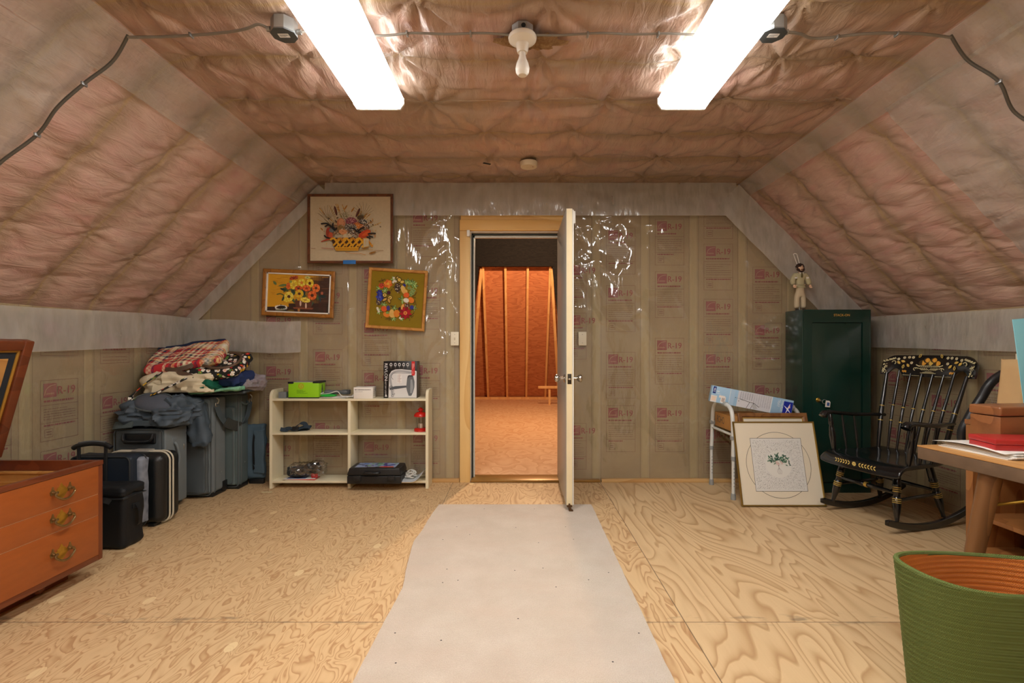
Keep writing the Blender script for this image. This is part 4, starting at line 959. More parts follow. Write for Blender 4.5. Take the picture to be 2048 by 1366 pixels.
for (x, y, rx, ry, rot, c) in ((810, 500, 42, 80, -.25, (226, 186, 100)), (840, 540, 52, 46, 0, (226, 176, 92)), (870, 605, 55, 50, 0, (232, 100, 40)), (955, 700, 66, 52, .6, (232, 128, 40)), (865, 705, 54, 44, .3, (232, 226, 206)), (590, 950, 46, 78, .1, (228, 184, 100)), (605, 985, 54, 50, 0, (224, 178, 94)), (685, 955, 58, 72, 0, (224, 132, 40)), (445, 865, 56, 56, 0, (226, 96, 40)), (525, 850, 34, 48, 0, (70, 60, 136)), (490, 975, 66, 48, .5, (228, 132, 44)), (510, 940, 30, 22, 0, (132, 164, 84)), (535, 560, 36, 36, 0, (76, 26, 40)), (745, 865, 32, 32, 0, (66, 26, 34)), (795, 830, 26, 62, .3, (232, 168, 84)), (972, 838, 38, 40, 0, (56, 58, 140)), (880, 805, 56, 54, 0, (150, 66, 40)), (885, 805, 44, 40, 0, (80, 56, 40)), (345, 735, 50, 62, 0, (84, 66, 50))): aell(a, x, y, rx, ry, c, rot)
a.flower(360, 560, 66, 6, (44, 48, 132), (70, 76, 160), .2, .7); a.flower(370, 640, 84, 7, (52, 58, 150), (84, 96, 190), .5, .8, [(44, 48, 132), (62, 70, 166)])
for k in range(30):
    x, y = r.choice([(345, 735), (885, 805)]); aell(a, x+r.gauss(0, 22), y+r.gauss(0, 24), 8, 7, r.choice([(206, 190, 160), (120, 96, 70)]), 0, 6)
for (x, y, rot) in ((460, 605, .1), (560, 655, -.6)): aell(a, x, y, 46, 42, (80, 58, 26), rot); aell(a, x, y, 36, 32, (228, 194, 96), rot); aell(a, x, y, 12, 14, (80, 58, 26))
for (x, y, rot) in ((460, 690, -.5), (540, 710, 1.2)): aell(a, x, y, 56, 30, (80, 58, 26), rot); aell(a, x, y, 44, 20, (206, 158, 74), rot)
a.flower(850, 945, 128, 9, (176, 24, 34), (226, 150, 70), .2, .5, [(178, 22, 34), (148, 18, 30)]); aell(a, 850, 945, 16, 16, (196, 70, 40))
for pts in ([(345, 345), (410, 330), (470, 300)], [(400, 290), (420, 345)], [(470, 1060), (560, 1045)], [(540, 1090), (560, 1045), (590, 1085)], [(1065, 550), (1030, 610), (980, 635)], [(1050, 660), (1000, 640)], [(560, 800), (620, 825)], [(575, 520), (600, 490)], [(730, 570), (760, 555)], [(400, 1040), (400, 1015)], [(930, 1090), (935, 1060)], [(1010, 770), (1060, 800), (1030, 700), (1010, 760)], [(940, 1010), (1000, 960), (1020, 930)], [(960, 1030), (1010, 990)]): a.line(pts, 9, (70, 44, 30))
build('artwork', a, M_ART, pic, smooth=False)

# switch plates
def plate(x, z, label, toggle):
    b = MB(); b.box(-.034, .034, -.008, 0, -.057, .057, .003, 2); o = build('switch_plate', b, pm('ivory_plate', (232, 224, 200), .35, var=.02)); o.location = (x, YB-.03, z); tag(o, label, 'switch plate')
    b = MB(); b.box(-.034, .034, 0, .028, -.057, .057); build('mounting_box', b, M_JAMB, o)
    b = MB(); b.box(-.006, .006, -.0105, -.007, -.012, .012, .001); 
    if toggle: b.box(-.004, .004, -.017, -.008, -.002, .010, .001); build('toggle', b, pm('ivory_toggle', (206, 196, 170), .35), o)
    for zz in (-.035, .035):
        b = MB(); lathe(b, [(.0035, 0), (.0035, .002), (0, .002)], 8, at(0, -.0075, zz, RX(PI/2)))
        build('screw', b, pm('ivory_screw', (180, 172, 150), .4), o)
plate(-.525, 1.2, 'ivory light switch on the wall between the wreath picture and the door', True)
plate(.543, 1.2, 'plain ivory cover plate on the wall right of the open door', False)

# ================================================================== the low bookshelf and what is on it
M_CREAM = pm('cream_paint', (232, 222, 190), .5, var=.05, vs=5, bmp=.05, bs=40)
SX0, SX1, SY0, SY1 = -1.98, -.712, 3.935, 4.125
sh = thing('bookshelf', 'low cream painted bookshelf with open back against the wall', 'shelf', ((SX0+SX1)/2, (SY0+SY1)/2, 0))
def side(x0, x1, topz):
    b = W(sh); pr = [(SY0, 0), (SY1, 0), (SY1, topz), (SY0+.06, topz)]+[(SY0+.06*(1-math.sin(q)), topz-.06*(1-math.cos(q))) for q in [PI/2*k/6 for k in range(1, 7)]]
    prism(b, pr, x1-x0, at(x0, 0, 0, Matrix(((0, 0, 1, 0), (1, 0, 0, 0), (0, 1, 0, 0), (0, 0, 0, 1))))); return b
build('side_panel', side(SX0, SX0+.022, .788), M_CREAM, sh); build('side_panel', side(SX1-.022, SX1, .788), M_CREAM, sh)
b = W(sh); b.box(-1.356, -1.334, SY0+.002, SY1, 0, .70, .001); build('divider', b, M_CREAM, sh)
for z in (.044, .428, .700):
    if z == .700: b = W(sh); b.box(SX0+.02, SX1-.02, SY0+.001, SY1, z, z+.018, .002); build('shelf_board', b, M_CREAM, sh)
    else:
        for (q0, q1) in ((SX0+.02, -1.355), (-1.335, SX1-.02)): b = W(sh); b.box(q0, q1, SY0+.001, SY1, z, z+.018, .002); build('shelf_board', b, M_CREAM, sh)
ZT, ZM, ZB = .718, .446, .062
M_PRN = vcol('printed_card', .35); M_CARDW = pm('white_card', (236, 232, 224), .5, var=.02); M_GREENBOX = pm('lime_card', (150, 214, 30), .4, var=.03); M_BLKP = pm('black_plastic', (24, 26, 28), .42, var=.1, bmp=.1, bs=200); M_GREYP = pm('grey_plastic', (92, 96, 98), .4, var=.05)
b = MB(); b.box(-1.925, -1.865, 3.965, 4.02, ZT, ZT+.05, .004, 2); o = solo('charger_block', b, pm('mid_grey_plastic', (120, 124, 126), .45, var=.03), 'grey plastic charger block at the left end of the bookshelf top', 'charger', (-1.895, 3.99, ZT))
b = W(o); tube(b, spline([(-1.89, 4.02, ZT+.02), (-1.88, 4.06, ZT+.006), (-1.84, 4.07, ZT+.004)], 5), .003, 6); build('cord', b, M_GREYP, o)
# lime green box
t = thing('lime_box', 'open topped lime green product box on the bookshelf top', 'box', (-1.70, 4.03, ZT)); b = W(t)
b.box(-1.842, -1.597, 3.963, 4.095, ZT+.008, ZT+.128, .002); build('carton', b, M_GREENBOX, t)
b = W(t); b.box(-1.843, -1.596, 3.962, 4.096, ZT, ZT+.008); build('printed_base', b, M_BLKP, t)
b = W(t); b.box(-1.82, -1.60, 3.965, 4.093, ZT+.128, ZT+.132); build('top_flap', b, pm('silver_flap', (176, 180, 170), .35, .3), t)
b = W(t); b.box(-1.846, -1.80, 3.96, 3.966, ZT+.118, ZT+.134, .001); b.box(-1.645, -1.592, 3.96, 4.098, ZT+.122, ZT+.136, .001); build('dark_corner', b, M_BLKP, t)
a = Art(loc_of(t).inverted() @ at(-1.72, 3.9629, ZT+.068, FACE_FRONT)); a.ell(-.02, .03, .021, .021, (206, 100, 40)); a.ell(-.02, .03, .017, .017, (160, 214, 50)); a.line([(-.03, .038), (-.02, .026), (-.012, .04)], .004, (206, 90, 40)); a.line([(-.02, .028), (-.02, .016)], .004, (206, 90, 40)); a.rows(-.055, .045, -.03, .0, 4, .003, (80, 130, 30), random.Random(8)); build('front_print', a, M_PRN, t, smooth=False)
a = Art(loc_of(t).inverted() @ at(-1.5968, 4.03, ZT+.065, FACE_RIGHT)); a.poly([(-.02, -.04), (.02, -.04), (.012, .01), (.004, .045), (-.006, .04), (-.012, 0)], (40, 44, 40)); a.ell(0, -.012, .01, .012, (120, 124, 120)); build('side_print', a, M_PRN, t, smooth=False)
# leaflets and shaver
b = MB()
for i in range(5):
    T = at(-1.50+.012*i, 4.03, ZT+.002+i*.0022, RZ(.12*(i % 3)-.1)); mm = MB(T); mm.box(-.13+.01*i, .12, -.06, .055, 0, .0019); b.v_ = None
    b.add(mm.v, mm.f)
solo('leaflet_pile', b, pm('paper_white', (232, 230, 224), .6, var=.02), 'loose pile of white instruction leaflets under the shaver', 'papers', (-1.5, 4.03, ZT), group=None)
t = thing('electric_shaver', 'grey electric shaver lying on white leaflets on the bookshelf', 'shaver', (-1.47, 4.03, ZT+.013)); z = ZT+.044
b = W(t); seg_lathe(b, (-1.575, 4.02, z), (-1.385, 4.045, z), [(0, .012), (.05, .021), (.22, .022), (.3, .017), (.7, .015), (.78, .021), (.95, .021), (1, .014)], 14); build('shaver_body', b, M_GREYP, t)
b = W(t); b.box(-1.402, -1.372, 4.025, 4.065, z-.018, z+.02, .006, 2); build('shaver_head', b, pm('dark_grey_plastic', (66, 70, 72), .35), t)
b = W(t); tube(b, spline([(-1.575, 4.02, z), (-1.60, 4.0, z-.012), (-1.52, 3.985, z-.006), (-1.46, 3.99, z+.01), (-1.42, 3.985, ZT+.018), (-1.36, 3.98, ZT+.012), (-1.31, 3.99, ZT+.008), (-1.345, 4.02, ZT+.02), (-1.315, 4.0, ZT+.03), (-1.335, 3.98, ZT+.012), (-1.29, 3.975, ZT+.006)], 8), .0035, 6); build('white_cord', b, pm('white_cable', (222, 222, 216), .4), t)
b = MB(); rbox(b, (-1.525, 3.985, ZT+.022), (.12, .05, .022), .010, 3, 8, lambda p, n: (p.x, p.y, p.z*(1-.5*(p.x/.06)**2))); solo('green_pouch', b, pm('bright_green_plastic', (34, 176, 60), .35), 'bright green plastic sleeve beside the shaver', 'sleeve', (-1.525, 3.985, ZT+.011))
# small white box
t = thing('white_carton', 'small white printed carton on the bookshelf left of the hair dryer box', 'box', (-1.24, 4.0, ZT)); b = W(t); b.T = b.T @ at(-1.238, 4.0, ZT) @ RZ(.08); b.box(-.075, .075, -.06, .07, 0, .09, .0015); build('carton', b, M_CARDW, t)
a = Art(loc_of(t).inverted() @ at(-1.238, 4.0, ZT) @ RZ(.08) @ at(0, -.0601, .045, FACE_FRONT)); a.rows(-.066, .06, .02, .032, 1, .006, (96, 92, 90), random.Random(2)); a.rows(-.066, .02, .006, .016, 1, .003, (150, 146, 142), random.Random(3)); build('front_print', a, M_PRN, t, smooth=False)
a = Art(loc_of(t).inverted() @ at(-1.238, 4.0, ZT) @ RZ(.08) @ at(.0751, 0, .045, FACE_RIGHT)); a.rows(-.04, .05, -.03, .03, 4, .003, (150, 146, 142), random.Random(4)); a.rect(.03, .01, .05, .035, (110, 106, 104)); build('side_print', a, M_PRN, t, smooth=False)
# hair dryer box
HX0, HX1, HY0, HY1 = -1.083, -.812, 3.985, 4.085; HZ = .298
t = thing('hair_dryer_box', 'tall black and white hair dryer box on the bookshelf top', 'box', ((HX0+HX1)/2, (HY0+HY1)/2, ZT)); b = W(t); b.box(HX0, HX1, HY0, HY1, ZT, ZT+HZ, .0012); build('carton', b, pm('black_card', (26, 26, 28), .3, var=.03), t)
kz = HZ/(545-60); a = Art(loc_of(t).inverted() @ at((HX0+HX1)/2, HY0-.0002, ZT, FACE_FRONT)); hw = (HX1-HX0)/2; kx = 2*hw/(1920-1487)
a.A = Matrix(((kx, 0, -hw-1487*kx), (0, -kz, 545*kz), (0, 0, 1)))
a.poly([(1550, 540), (1915, 540), (1915, 190), (1840, 178), (1720, 165), (1640, 168), (1590, 190), (1560, 240)], (222, 222, 222))
a.line(spline([(1600, 530, 0), (1590, 400, 0), (1575, 270, 0), (1620, 205, 0), (1720, 190, 0), (1900, 215, 0)], 5), 26, (168, 170, 174)); a.line(spline([(1612, 300, 0), (1590, 270, 0), (1600, 235, 0), (1640, 215, 0), (1840, 218, 0)], 5), 6, (110, 112, 116))
a.rect(1660, 225, 1725, 345, (236, 234, 232)); a.line([(1692, 228), (1692, 350)], 2, (190, 110, 100)); a.lay()
for k in range(9): a.line([(1665, 236+k*12), (1722-(k*7) % 25, 236+k*12)], 3, (160, 140, 136))
a.poly([(1780, 400), (1790, 300), (1800, 255), (1815, 243), (1862, 243), (1872, 262), (1888, 330), (1886, 400), (1868, 470), (1846, 515), (1812, 515), (1790, 450)], (104, 110, 116)); a.poly([(1830, 480), (1836, 300), (1858, 300), (1872, 400), (1856, 480)], (150, 156, 162)); a.poly([(1565, 440), (1570, 405), (1640, 388), (1780, 380), (1785, 405), (1690, 420), (1620, 430)], (84, 90, 98)); a.poly([(1790, 300), (1800, 255), (1815, 243), (1862, 243), (1868, 262), (1820, 264)], (60, 62, 66))
a.line(spline([(1570, 425, 0), (1562, 400, 0), (1590, 385, 0), (1606, 400, 0)], 4), 6, (60, 62, 66))
for (x, y) in ((1610, 450), (1620, 490), (1608, 515)): a.ell(x, y, 14, 16, (120, 122, 126)); a.ell(x, y, 8, 9, (222, 222, 222))
a.poly([(1850, 62), (1892, 62), (1892, 240), (1880, 250), (1860, 250), (1850, 240)], (206, 44, 44)); a.lay()
for k in range(3): a.line([(1862+k*10, 90), (1862+k*10, 170-k*20)], 3, (240, 220, 216))
a.line([(1866, 185), (1866, 230)], 4, (246, 236, 230))
for x in (1584, 1640, 1693, 1748, 1800): a.ell(x, 105, 17, 24, (214, 214, 214)); a.ell(x, 105, 9, 13, (40, 40, 42)); a.line([(x-6, 145), (x+6, 145)], 5, (170, 170, 170))
a.A = Matrix.Identity(3); a.text('REVLON', -hw+.010, HZ-.018, .0235, (240, 240, 240), -PI/2, sx=1.12)
a.text('FAST DRY LIGHT', -hw+.012, HZ-.158, .011, (226, 226, 226), -PI/2); a.poly([(-hw+.010, .012), (-hw+.030, .012), (-hw+.020, .034)], (220, 220, 220))
build('front_print', a, M_PRN, t, smooth=False)
a = Art(loc_of(t).inverted() @ at(HX1+.0002, (HY0+HY1)/2, ZT, FACE_RIGHT)); a.rect(-.048, .004, .048, .294, (70, 60, 52)); a.rows(-.02, .03, .06, .27, 18, .003, (160, 150, 140), random.Random(6)); build('side_print', a, M_PRN, t, smooth=False)
# dark straps on the middle shelf
t = thing('luggage_strap', 'bundle of dark blue grey webbing on the left middle shelf', 'strap', (-1.84, 4.02, ZM)); M_WEB = fabric('slate_webbing', (58, 72, 84), (38, 48, 58), 1500)
b = W(t); z = ZM+.004; ribbon(b, spline([(-1.91, 3.97, z+.02), (-1.86, 3.99, z+.008), (-1.81, 4.0, z+.03), (-1.77, 4.02, z+.055), (-1.74, 4.04, z+.05), (-1.73, 4.03, z+.02)], 6), (.3, 1, .25), .045, .004)
ribbon(b, spline([(-1.92, 4.0, z+.004), (-1.87, 4.01, z+.022), (-1.80, 3.99, z+.012), (-1.74, 4.02, z+.03), (-1.70, 4.04, z+.022), (-1.73, 4.06, z+.004), (-1.80, 4.04, z+.004)], 6), (.1, 1, .4), .04, .004); build('webbing', b, M_WEB, t)
b = W(t); rbox(b, (-1.795, 3.985, z+.022), (.05, .02, .035), .006, 2); build('buckle', b, M_BLKP, t)
# red lantern
t = thing('candle_lantern', 'small red candle lantern on the right middle shelf', 'lantern', (-.79, 4.02, ZM)); M_RED = pm('red_enamel', (196, 26, 22), .22, var=.03, coat=.4); x, y = -.79, 4.02
b = W(t); lathe(b, [(0, 0), (.052, 0), (.053, .006), (.053, .018), (.047, .024), (.036, .028), (0, .028)], 28, at(x, y, ZM)); build('lantern_base', b, M_RED, t)
b = W(t); lathe(b, [(.034, .118), (.053, .120), (.054, .130), (.044, .146), (.026, .156), (.014, .158), (.014, .166), (.024, .168), (.024, .178), (.014, .184), (.008, .192), (0, .193)], 28, at(x, y, ZM)); build('lantern_cap', b, M_RED, t)
b = W(t); lathe(b, [(.036, .028), (.0375, .06), (.036, .118)], 28, at(x, y, ZM)); b.f = b.f[:-2]; build('glass_chimney', b, glass_like('lantern_glass'), t)
b = W(t); lathe(b, [(.018, .028), (.0185, .055), (.015, .062), (0, .060)], 18, at(x, y, ZM)); build('candle', b, pm('candle_wax', (222, 206, 180), .5), t)
b = W(t)
for k in range(3): q = 2*PI*k/3+.5; tube(b, [(x+.041*math.cos(q), y+.041*math.sin(q), ZM+.022), (x+.041*math.cos(q), y+.041*math.sin(q), ZM+.122)], .0015, 6)
build('guard_wire', b, M_STEELD, t)
# bagged things on the bottom left shelf
M_CRINK = glass_like('crinkled_bag', (.96, .97, .97), .14, .17)
def crumple(amp, sc, seed):
    def fn(p, n):
        off = Vector((seed, seed*2, seed*3)); d = abs(mnoise.noise(p*sc+off))*amp+abs(mnoise.noise(p*sc*2.3+off))*amp*.6-amp*.4
        q = p+(n if n.length > .1 else Vector((0, 0, 1 if p.z > 0 else -1)))*d; return (q.x, q.y, max(q.z, -.058))
    return fn
t = thing('plastic_bag', 'crinkled clear plastic bag holding dark gloves on the bottom left shelf', 'plastic bag', (-1.72, 4.0, ZB+.016))
b = W(t); rbox(b, (-1.70, 4.0, ZB+.088), (.29, .13, .12), .05, 5, (14, 8, 6), lambda p, n: crumple(.03, 22, 4)(Vector((p.x, p.y, p.z*(.65+1.4*(p.x+.14)) if p.z > 0 else p.z)), n)); build('clear_film', b, M_CRINK, t, ang=20)
b = W(t); rbox(b, (-1.77, 4.0, ZB+.062), (.17, .09, .075), .03, 3, 6, lump(.012, 18, 2)); build('dark_glove', b, fabric('charcoal_knit', (62, 66, 68), (40, 44, 46), 1200), t)
b = W(t); rbox(b, (-1.66, 4.0, ZB+.085), (.12, .08, .07), .03, 3, 6, lump(.012, 20, 5)); build('dark_glove', b, fabric('black_knit', (34, 36, 38), (22, 24, 26), 1200), t)
b = W(t); rbox(b, (-1.635, 3.975, ZB+.034), (.05, .03, .03), .012, 3, 3, lump(.005, 40, 5)); build('red_label', b, pm('red_film', (206, 40, 40), .3), t)
b = MB(); 
for i, (w, dx_, rz_) in enumerate(((.24, 0, .02), (.22, .01, -.03), (.25, -.01, .05))):
    mm = MB(at(-1.74+dx_, 3.995, ZB+i*.005, RZ(rz_))); mm.box(-w/2, w/2, -.052, .055, 0, .0045, .001); b.add(mm.v, mm.f, [lin((222, 212, 186)), lin((206, 44, 40)), lin((228, 228, 224))][i])
a = MB(); a.box(-1.85, -1.70, 3.948, 4.04, ZB+.015, ZB+.0155); b.add(a.v, a.f, lin((60, 84, 140)))
solo('booklets', b, M_PRN, 'thin stack of cream and red booklets under the clear bag', 'booklets', (-1.74, 3.995, ZB))
# black tool case
t = thing('tool_case', 'black plastic tool case with a colourful label, on the bottom right shelf', 'case', (-1.13, 3.97, ZB)); x0, x1, y0, y1 = -1.331, -.91, 3.845, 4.06
b = W(t); tp = lambda p, n: (p.x*(1-.05*(p.z > 0)), p.y, p.z)
rbox(b, ((x0+x1)/2, (y0+y1)/2, ZB+.031), (x1-x0, y1-y0, .062), .007, 2, 1); build('case_base', b, M_BLKP, t)
b = W(t); rbox(b, ((x0+x1)/2, (y0+y1)/2, ZB+.092), (x1-x0, y1-y0, .056), .009, 2, 1, lambda p, n: (p.x*(.95 if p.z > 0 else 1), p.y*(.93 if p.z > 0 else 1), p.z)); build('case_lid', b, M_BLKP, t)
for xx in (-1.25, -.985): b = W(t); b.box(xx-.03, xx+.03, y0-.010, y0+.004, ZB+.022, ZB+.066, .004, 2); b.box(xx-.02, xx+.02, y0-.013, y0-.008, ZB+.028, ZB+.052, .002); build('latch', b, M_BLKP, t)
b = W(t); tube(b, spline([(-1.19, y0+.005, ZB+.088), (-1.185, y0-.02, ZB+.09), (-1.135, y0-.024, ZB+.09), (-1.085, y0-.02, ZB+.09), (-1.08, y0+.005, ZB+.088)], 6), .009, 8); build('carry_handle', b, M_BLKP, t)
a = Art(loc_of(t).inverted() @ at((x0+x1)/2, (y0+y1)/2+.01, ZB+.1202)); a.rect(-.165, -.075, .155, .075, (150, 170, 206)); rr_ = random.Random(1)
for i in range(26): a.ell(rr_.uniform(-.145, .135), rr_.uniform(-.035, .06), rr_.uniform(.012, .03), rr_.uniform(.008, .018), rr_.choice([(52, 60, 150), (90, 60, 150), (70, 150, 90), (60, 110, 190), (40, 40, 90), (120, 180, 120)]), rr_.uniform(0, 3))
a.rect(.03, -.075, .14, -.048, (214, 70, 40)); a.rect(-.07, -.075, .03, -.055, (30, 30, 40)); a.rows(-.06, .02, -.07, -.06, 1, .008, (236, 236, 236), rr_); build('lid_label', a, M_PRN, t, smooth=False)
# magazine with coiled white cord
b = MB(); n1 = 16
for i in range(3):
    pr = []
    for k in range(n1+1):
        u = k/n1; xx = -.915+u*.168; zz = ZB+.004+i*.004+.075*max(0, u-.45)**2*3.3; pr.append((xx, zz))
    pts = [(x_, y_, z_+dz) for dz in (0, .0035) for (x_, z_) in pr for y_ in (3.88+.01*i, 4.06)]
    m_ = 2*(n1+1); fs = []
    for k in range(n1): fs += [(2*k, 2*k+1, 2*k+3, 2*k+2), (m_+2*k, m_+2*k+2, m_+2*k+3, m_+2*k+1), (2*k, 2*k+2, m_+2*k+2, m_+2*k), (2*k+1, m_+2*k+1, m_+2*k+3, 2*k+3)]
    fs += [(0, m_, m_+1, 1), (2*n1, 2*n1+1, m_+2*n1+1, m_+2*n1)]
    b.add(pts, fs, lin([(232, 230, 226), (150, 160, 170), (206, 212, 214)][i]))
o = solo('magazine', b, M_PRN, 'curled magazines beside the tool case on the bottom shelf', 'magazine', (-.83, 3.97, ZB))
r_ = random.Random(11); pts = []
for k in range(46): q = k*.9; pts.append((-.855+.045*math.cos(q)*(1-.3*r_.random())+r_.uniform(-.015, .02), 3.955+.04*math.sin(q), ZB+.028+.045*abs(math.sin(k*.37))*r_.uniform(.5, 1.1)))
b = MB(); tube(b, spline(pts, 5), .0035, 6); o = solo('coiled_cable', b, pm('white_cable', (222, 222, 216), .4), 'tangled white cable lying on the curled magazines', 'cable', (-.855, 3.955, ZB+.02))
b = MB(); ppts = [(0, 0), (.082, .004), (.083, .022), (.001, .018)]; prism(b, ppts, .0008); o = build('paper_scrap', b, pm('yellowed_paper', (230, 220, 176), .7)); o.location = (-1.995, 3.83, .0005); tag(o, 'small strip of yellowed paper lying on the floor near the bookshelf', 'paper scrap')
# ================================================================== carpet and its neighbours
m, nt, b = nm('beige_pile'); geo = N(nt, 'ShaderNodeNewGeometry').outputs['Position']
f = noise_n(nt, geo, 5, 5, .6); g = noise_n(nt, coords(nt, (260, 200, 100), geo=True), 1, 2); h = noise_n(nt, coords(nt, (1.6, 5, 1), geo=True), 1.5, 4)
c = mixc(nt, f, lin((190, 176, 158)), lin((222, 212, 198))); c = mixc(nt, math_n(nt, 'MULTIPLY', math_n(nt, 'SUBTRACT', g, .35), .9, clamp=True), c, lin((172, 150, 132)))
c = mixc(nt, math_n(nt, 'MULTIPLY', math_n(nt, 'SUBTRACT', h, .45), 1.3, clamp=True), c, lin((204, 184, 166)))
sv = N(nt, 'ShaderNodeTexVoronoi', voronoi_dimensions='2D'); sv.inputs['Scale'].default_value = 3.3; link(nt, geo, sv.inputs['Vector'])
c = mixc(nt, math_n(nt, 'LESS_THAN', sv.outputs['Distance'], .012), c, lin((60, 54, 50)))
link(nt, c, b.inputs['Base Color']); b.inputs['Roughness'].default_value = .95; b.inputs['Specular IOR Level'].default_value = .1; b.inputs['Sheen Weight'].default_value = .25
bump(nt, b, math_n(nt, 'ADD', g, math_n(nt, 'MULTIPLY', f, .4)), .7, .006)
M_PILE = m
ys = np.linspace(.35, 3.51, 90); L_ = []; R_e = []
for y in ys:
    xl = np.interp(y, [.35, 1.66, 2.0, 2.3, 2.55, 2.85, 3.0, 3.3, 3.51], [-.55, -.552, -.545, -.535, -.57, -.60, -.585, -.575, -.56])
    L_.append((xl+.004*mnoise.noise((y*14, 1, 0)), y)); R_e.append((.526+.004*mnoise.noise((y*11, 5, 0)), y))
poly = L_+[(x, 3.51+.004*mnoise.noise((x*12, 0, 3))) for x in np.linspace(-.5, .48, 20)]+R_e[::-1]
b = MB(); prism(b, list(reversed(poly)), .011); o = build('carpet', b, M_PILE, ang=60); o.location = (0, 0, .0005); tag(o, 'pale beige carpet runner lying on the plywood in front of the door', 'carpet')

# ================================================================== cedar chest with its lid up
M_CEDAR = pm('varnished_cedar', (158, 82, 32), .36, var=.09, vs=60, stretch=(1, .25, 1), coat=.15); M_CEDARD = wood('dark_cedar_trim', (120, 58, 28), (92, 40, 18), 5, (1, .3, 1), .38, 4, coat=.2)
M_RAWC = wood('raw_cedar', (206, 156, 88), (176, 120, 58), 3, (1, .3, 1), .6, 6); M_GROOVE = pm('pale_groove', (232, 200, 164), .6); M_BRASS = pm('antique_brass', (196, 158, 66), .32, .9, var=.18, vs=60); M_BRASSD = pm('dark_brass', (148, 124, 84), .28, .9, var=.2, vs=50)
QX0, QX1, QY0, QY1, QZ0, QZ1 = -2.60, -2.06, 1.22, 2.45, .085, .573
ch = thing('blanket_chest', 'reddish wooden blanket chest with three brass pulls and its lid propped open', 'chest', (-2.33, 1.83, 0))
b = W(ch); b.box(QX1-.022, QX1-.004, QY0+.002, QY1-.002, QZ0, QZ1-.002, .002); b.box(QX0, QX0+.02, QY0+.002, QY1-.002, QZ0, QZ1, .002); b.box(QX0+.02, QX1-.022, QY1-.022, QY1-.001, QZ0, QZ1-.001, .002); b.box(QX0+.02, QX1-.022, QY0+.001, QY0+.022, QZ0, QZ1-.001, .002); build('carcass', b, M_CEDARD, ch)
b = W(ch); b.box(QX0+.02, QX1-.023, QY0+.02, QY1-.02, QZ0+.001, QZ0+.016); build('bottom_board', b, M_RAWC, ch)
b = W(ch); b.box(QX0+.021, QX1-.023, QY1-.030, QY1-.0225, QZ0+.02, QZ1-.05); b.box(QX0+.0205, QX0+.028, QY0+.022, QY1-.022, QZ0+.02, QZ1-.05); b.box(QX0+.021, QX1-.023, QY0+.0225, QY0+.03, QZ0+.02, QZ1-.05); b.box(QX1-.030, QX1-.0225, QY0+.031, QY1-.031, QZ0+.02, QZ1-.05); build('cedar_lining', b, M_RAWC, ch)
b = W(ch); b.box(QX0+.02, QX1-.03, QY1-.043, QY1-.0225, QZ1-.062, QZ1-.05, .002); b.box(QX0+.02, QX1-.03, QY1-.036, QY1-.0225, QZ1-.11, QZ1-.10, .002); build('inner_ledge', b, M_RAWC, ch)
b = W(ch); b.box(QX1-.006, QX1-.0025, QY0+.02, QY1-.02, .105, .555); build('groove_line', b, M_GROOVE, ch)
for z0, z1 in ((.412, .549), (.3075, .4095), (.112, .305)):
    b = W(ch); b.box(QX1-.008, QX1, QY0+.03, QY1-.026, z0, z1, .0008); d = build('drawer_front', b, M_CEDAR, ch)
b = W(ch); b.box(QX1-.008, QX1+.0, QY1-.0255, QY1-.001, QZ0, QZ1-.024, .002); b.box(QX1-.008, QX1, QY0+.001, QY0+.0295, QZ0, QZ1-.024, .002); b.box(QX1-.008, QX1, QY0+.0295, QY1-.0255, QZ0, .1115, .002); build('front_stile', b, M_CEDARD, ch)
b = W(ch); b.box(QX1-.024, QX1+.004, QY0, QY1, QZ1-.023, QZ1, .004, 2); build('front_rail', b, M_CEDARD, ch)
def pull(y, z):
    b = W(ch); pl = [(-.030, -.004), (-.034, .008), (-.028, .013), (-.022, .012), (-.02, .022), (-.012, .024), (-.008, .030), (0, .042), (.008, .030), (.012, .024), (.02, .022), (.022, .012), (.028, .013), (.034, .008), (.030, -.004), (.022, -.012), (.014, -.024), (.006, -.028), (0, -.034), (-.006, -.028), (-.014, -.024), (-.022, -.012)]
    prism(b, pl, .002, at(QX1-.0005, y, z, FACE_RIGHT)); p = build('pull_plate', b, M_BRASS, ch, smooth=False)
    b = W(ch)
    for s in (-1, 1):
        b = W(ch); lathe(b, [(.007, 0), (.006, .006), (.004, .010), (.0065, .016), (.007, .02), (0, .023)], 12, at(QX1+.001, y+s*.040, z+.008, RY(PI/2)))
        prism(b, [(-.010, -.012), (.010, -.012), (.013, .004), (.006, .012), (.004, .026), (-.002, .026), (-.006, .012), (-.013, .004)], .002, at(QX1-.0003, y+s*.042, z+.008, FACE_RIGHT)); build('pull_post', b, M_BRASSD, p, smooth=True)
    b = W(ch); tube(b, spline([(QX1+.018, y-.044, z+.006), (QX1+.020, y-.046, z-.006), (QX1+.022, y-.030, z-.020), (QX1+.023, y-.014, z-.028), (QX1+.024, y, z-.030), (QX1+.023, y+.014, z-.028), (QX1+.022, y+.030, z-.020), (QX1+.020, y+.046, z-.006), (QX1+.018, y+.044, z+.006)], 5), [.004+.0015*math.sin(PI*k/40) for k in range(41)], 8); build('pull_bail', b, M_BRASSD, p)
for yy in (2.226, 1.46):
    for z in (.478, .358, .203): pull(yy, z)
b = W(ch); b.box(QX0+.04, QX1-.13, QY0+.05, QY1-.045, .0, QZ0, .004); build('plinth', b, M_CEDARD, ch)
b = W(ch); lathe(b, [(.010, 0), (.012, .008), (.022, .016), (.024, .024), (.016, .034), (0, .036)], 16, at(QX1-.131, 2.235, .035, RY(PI/2))); build('plinth_knob', b, M_CEDARD, ch)
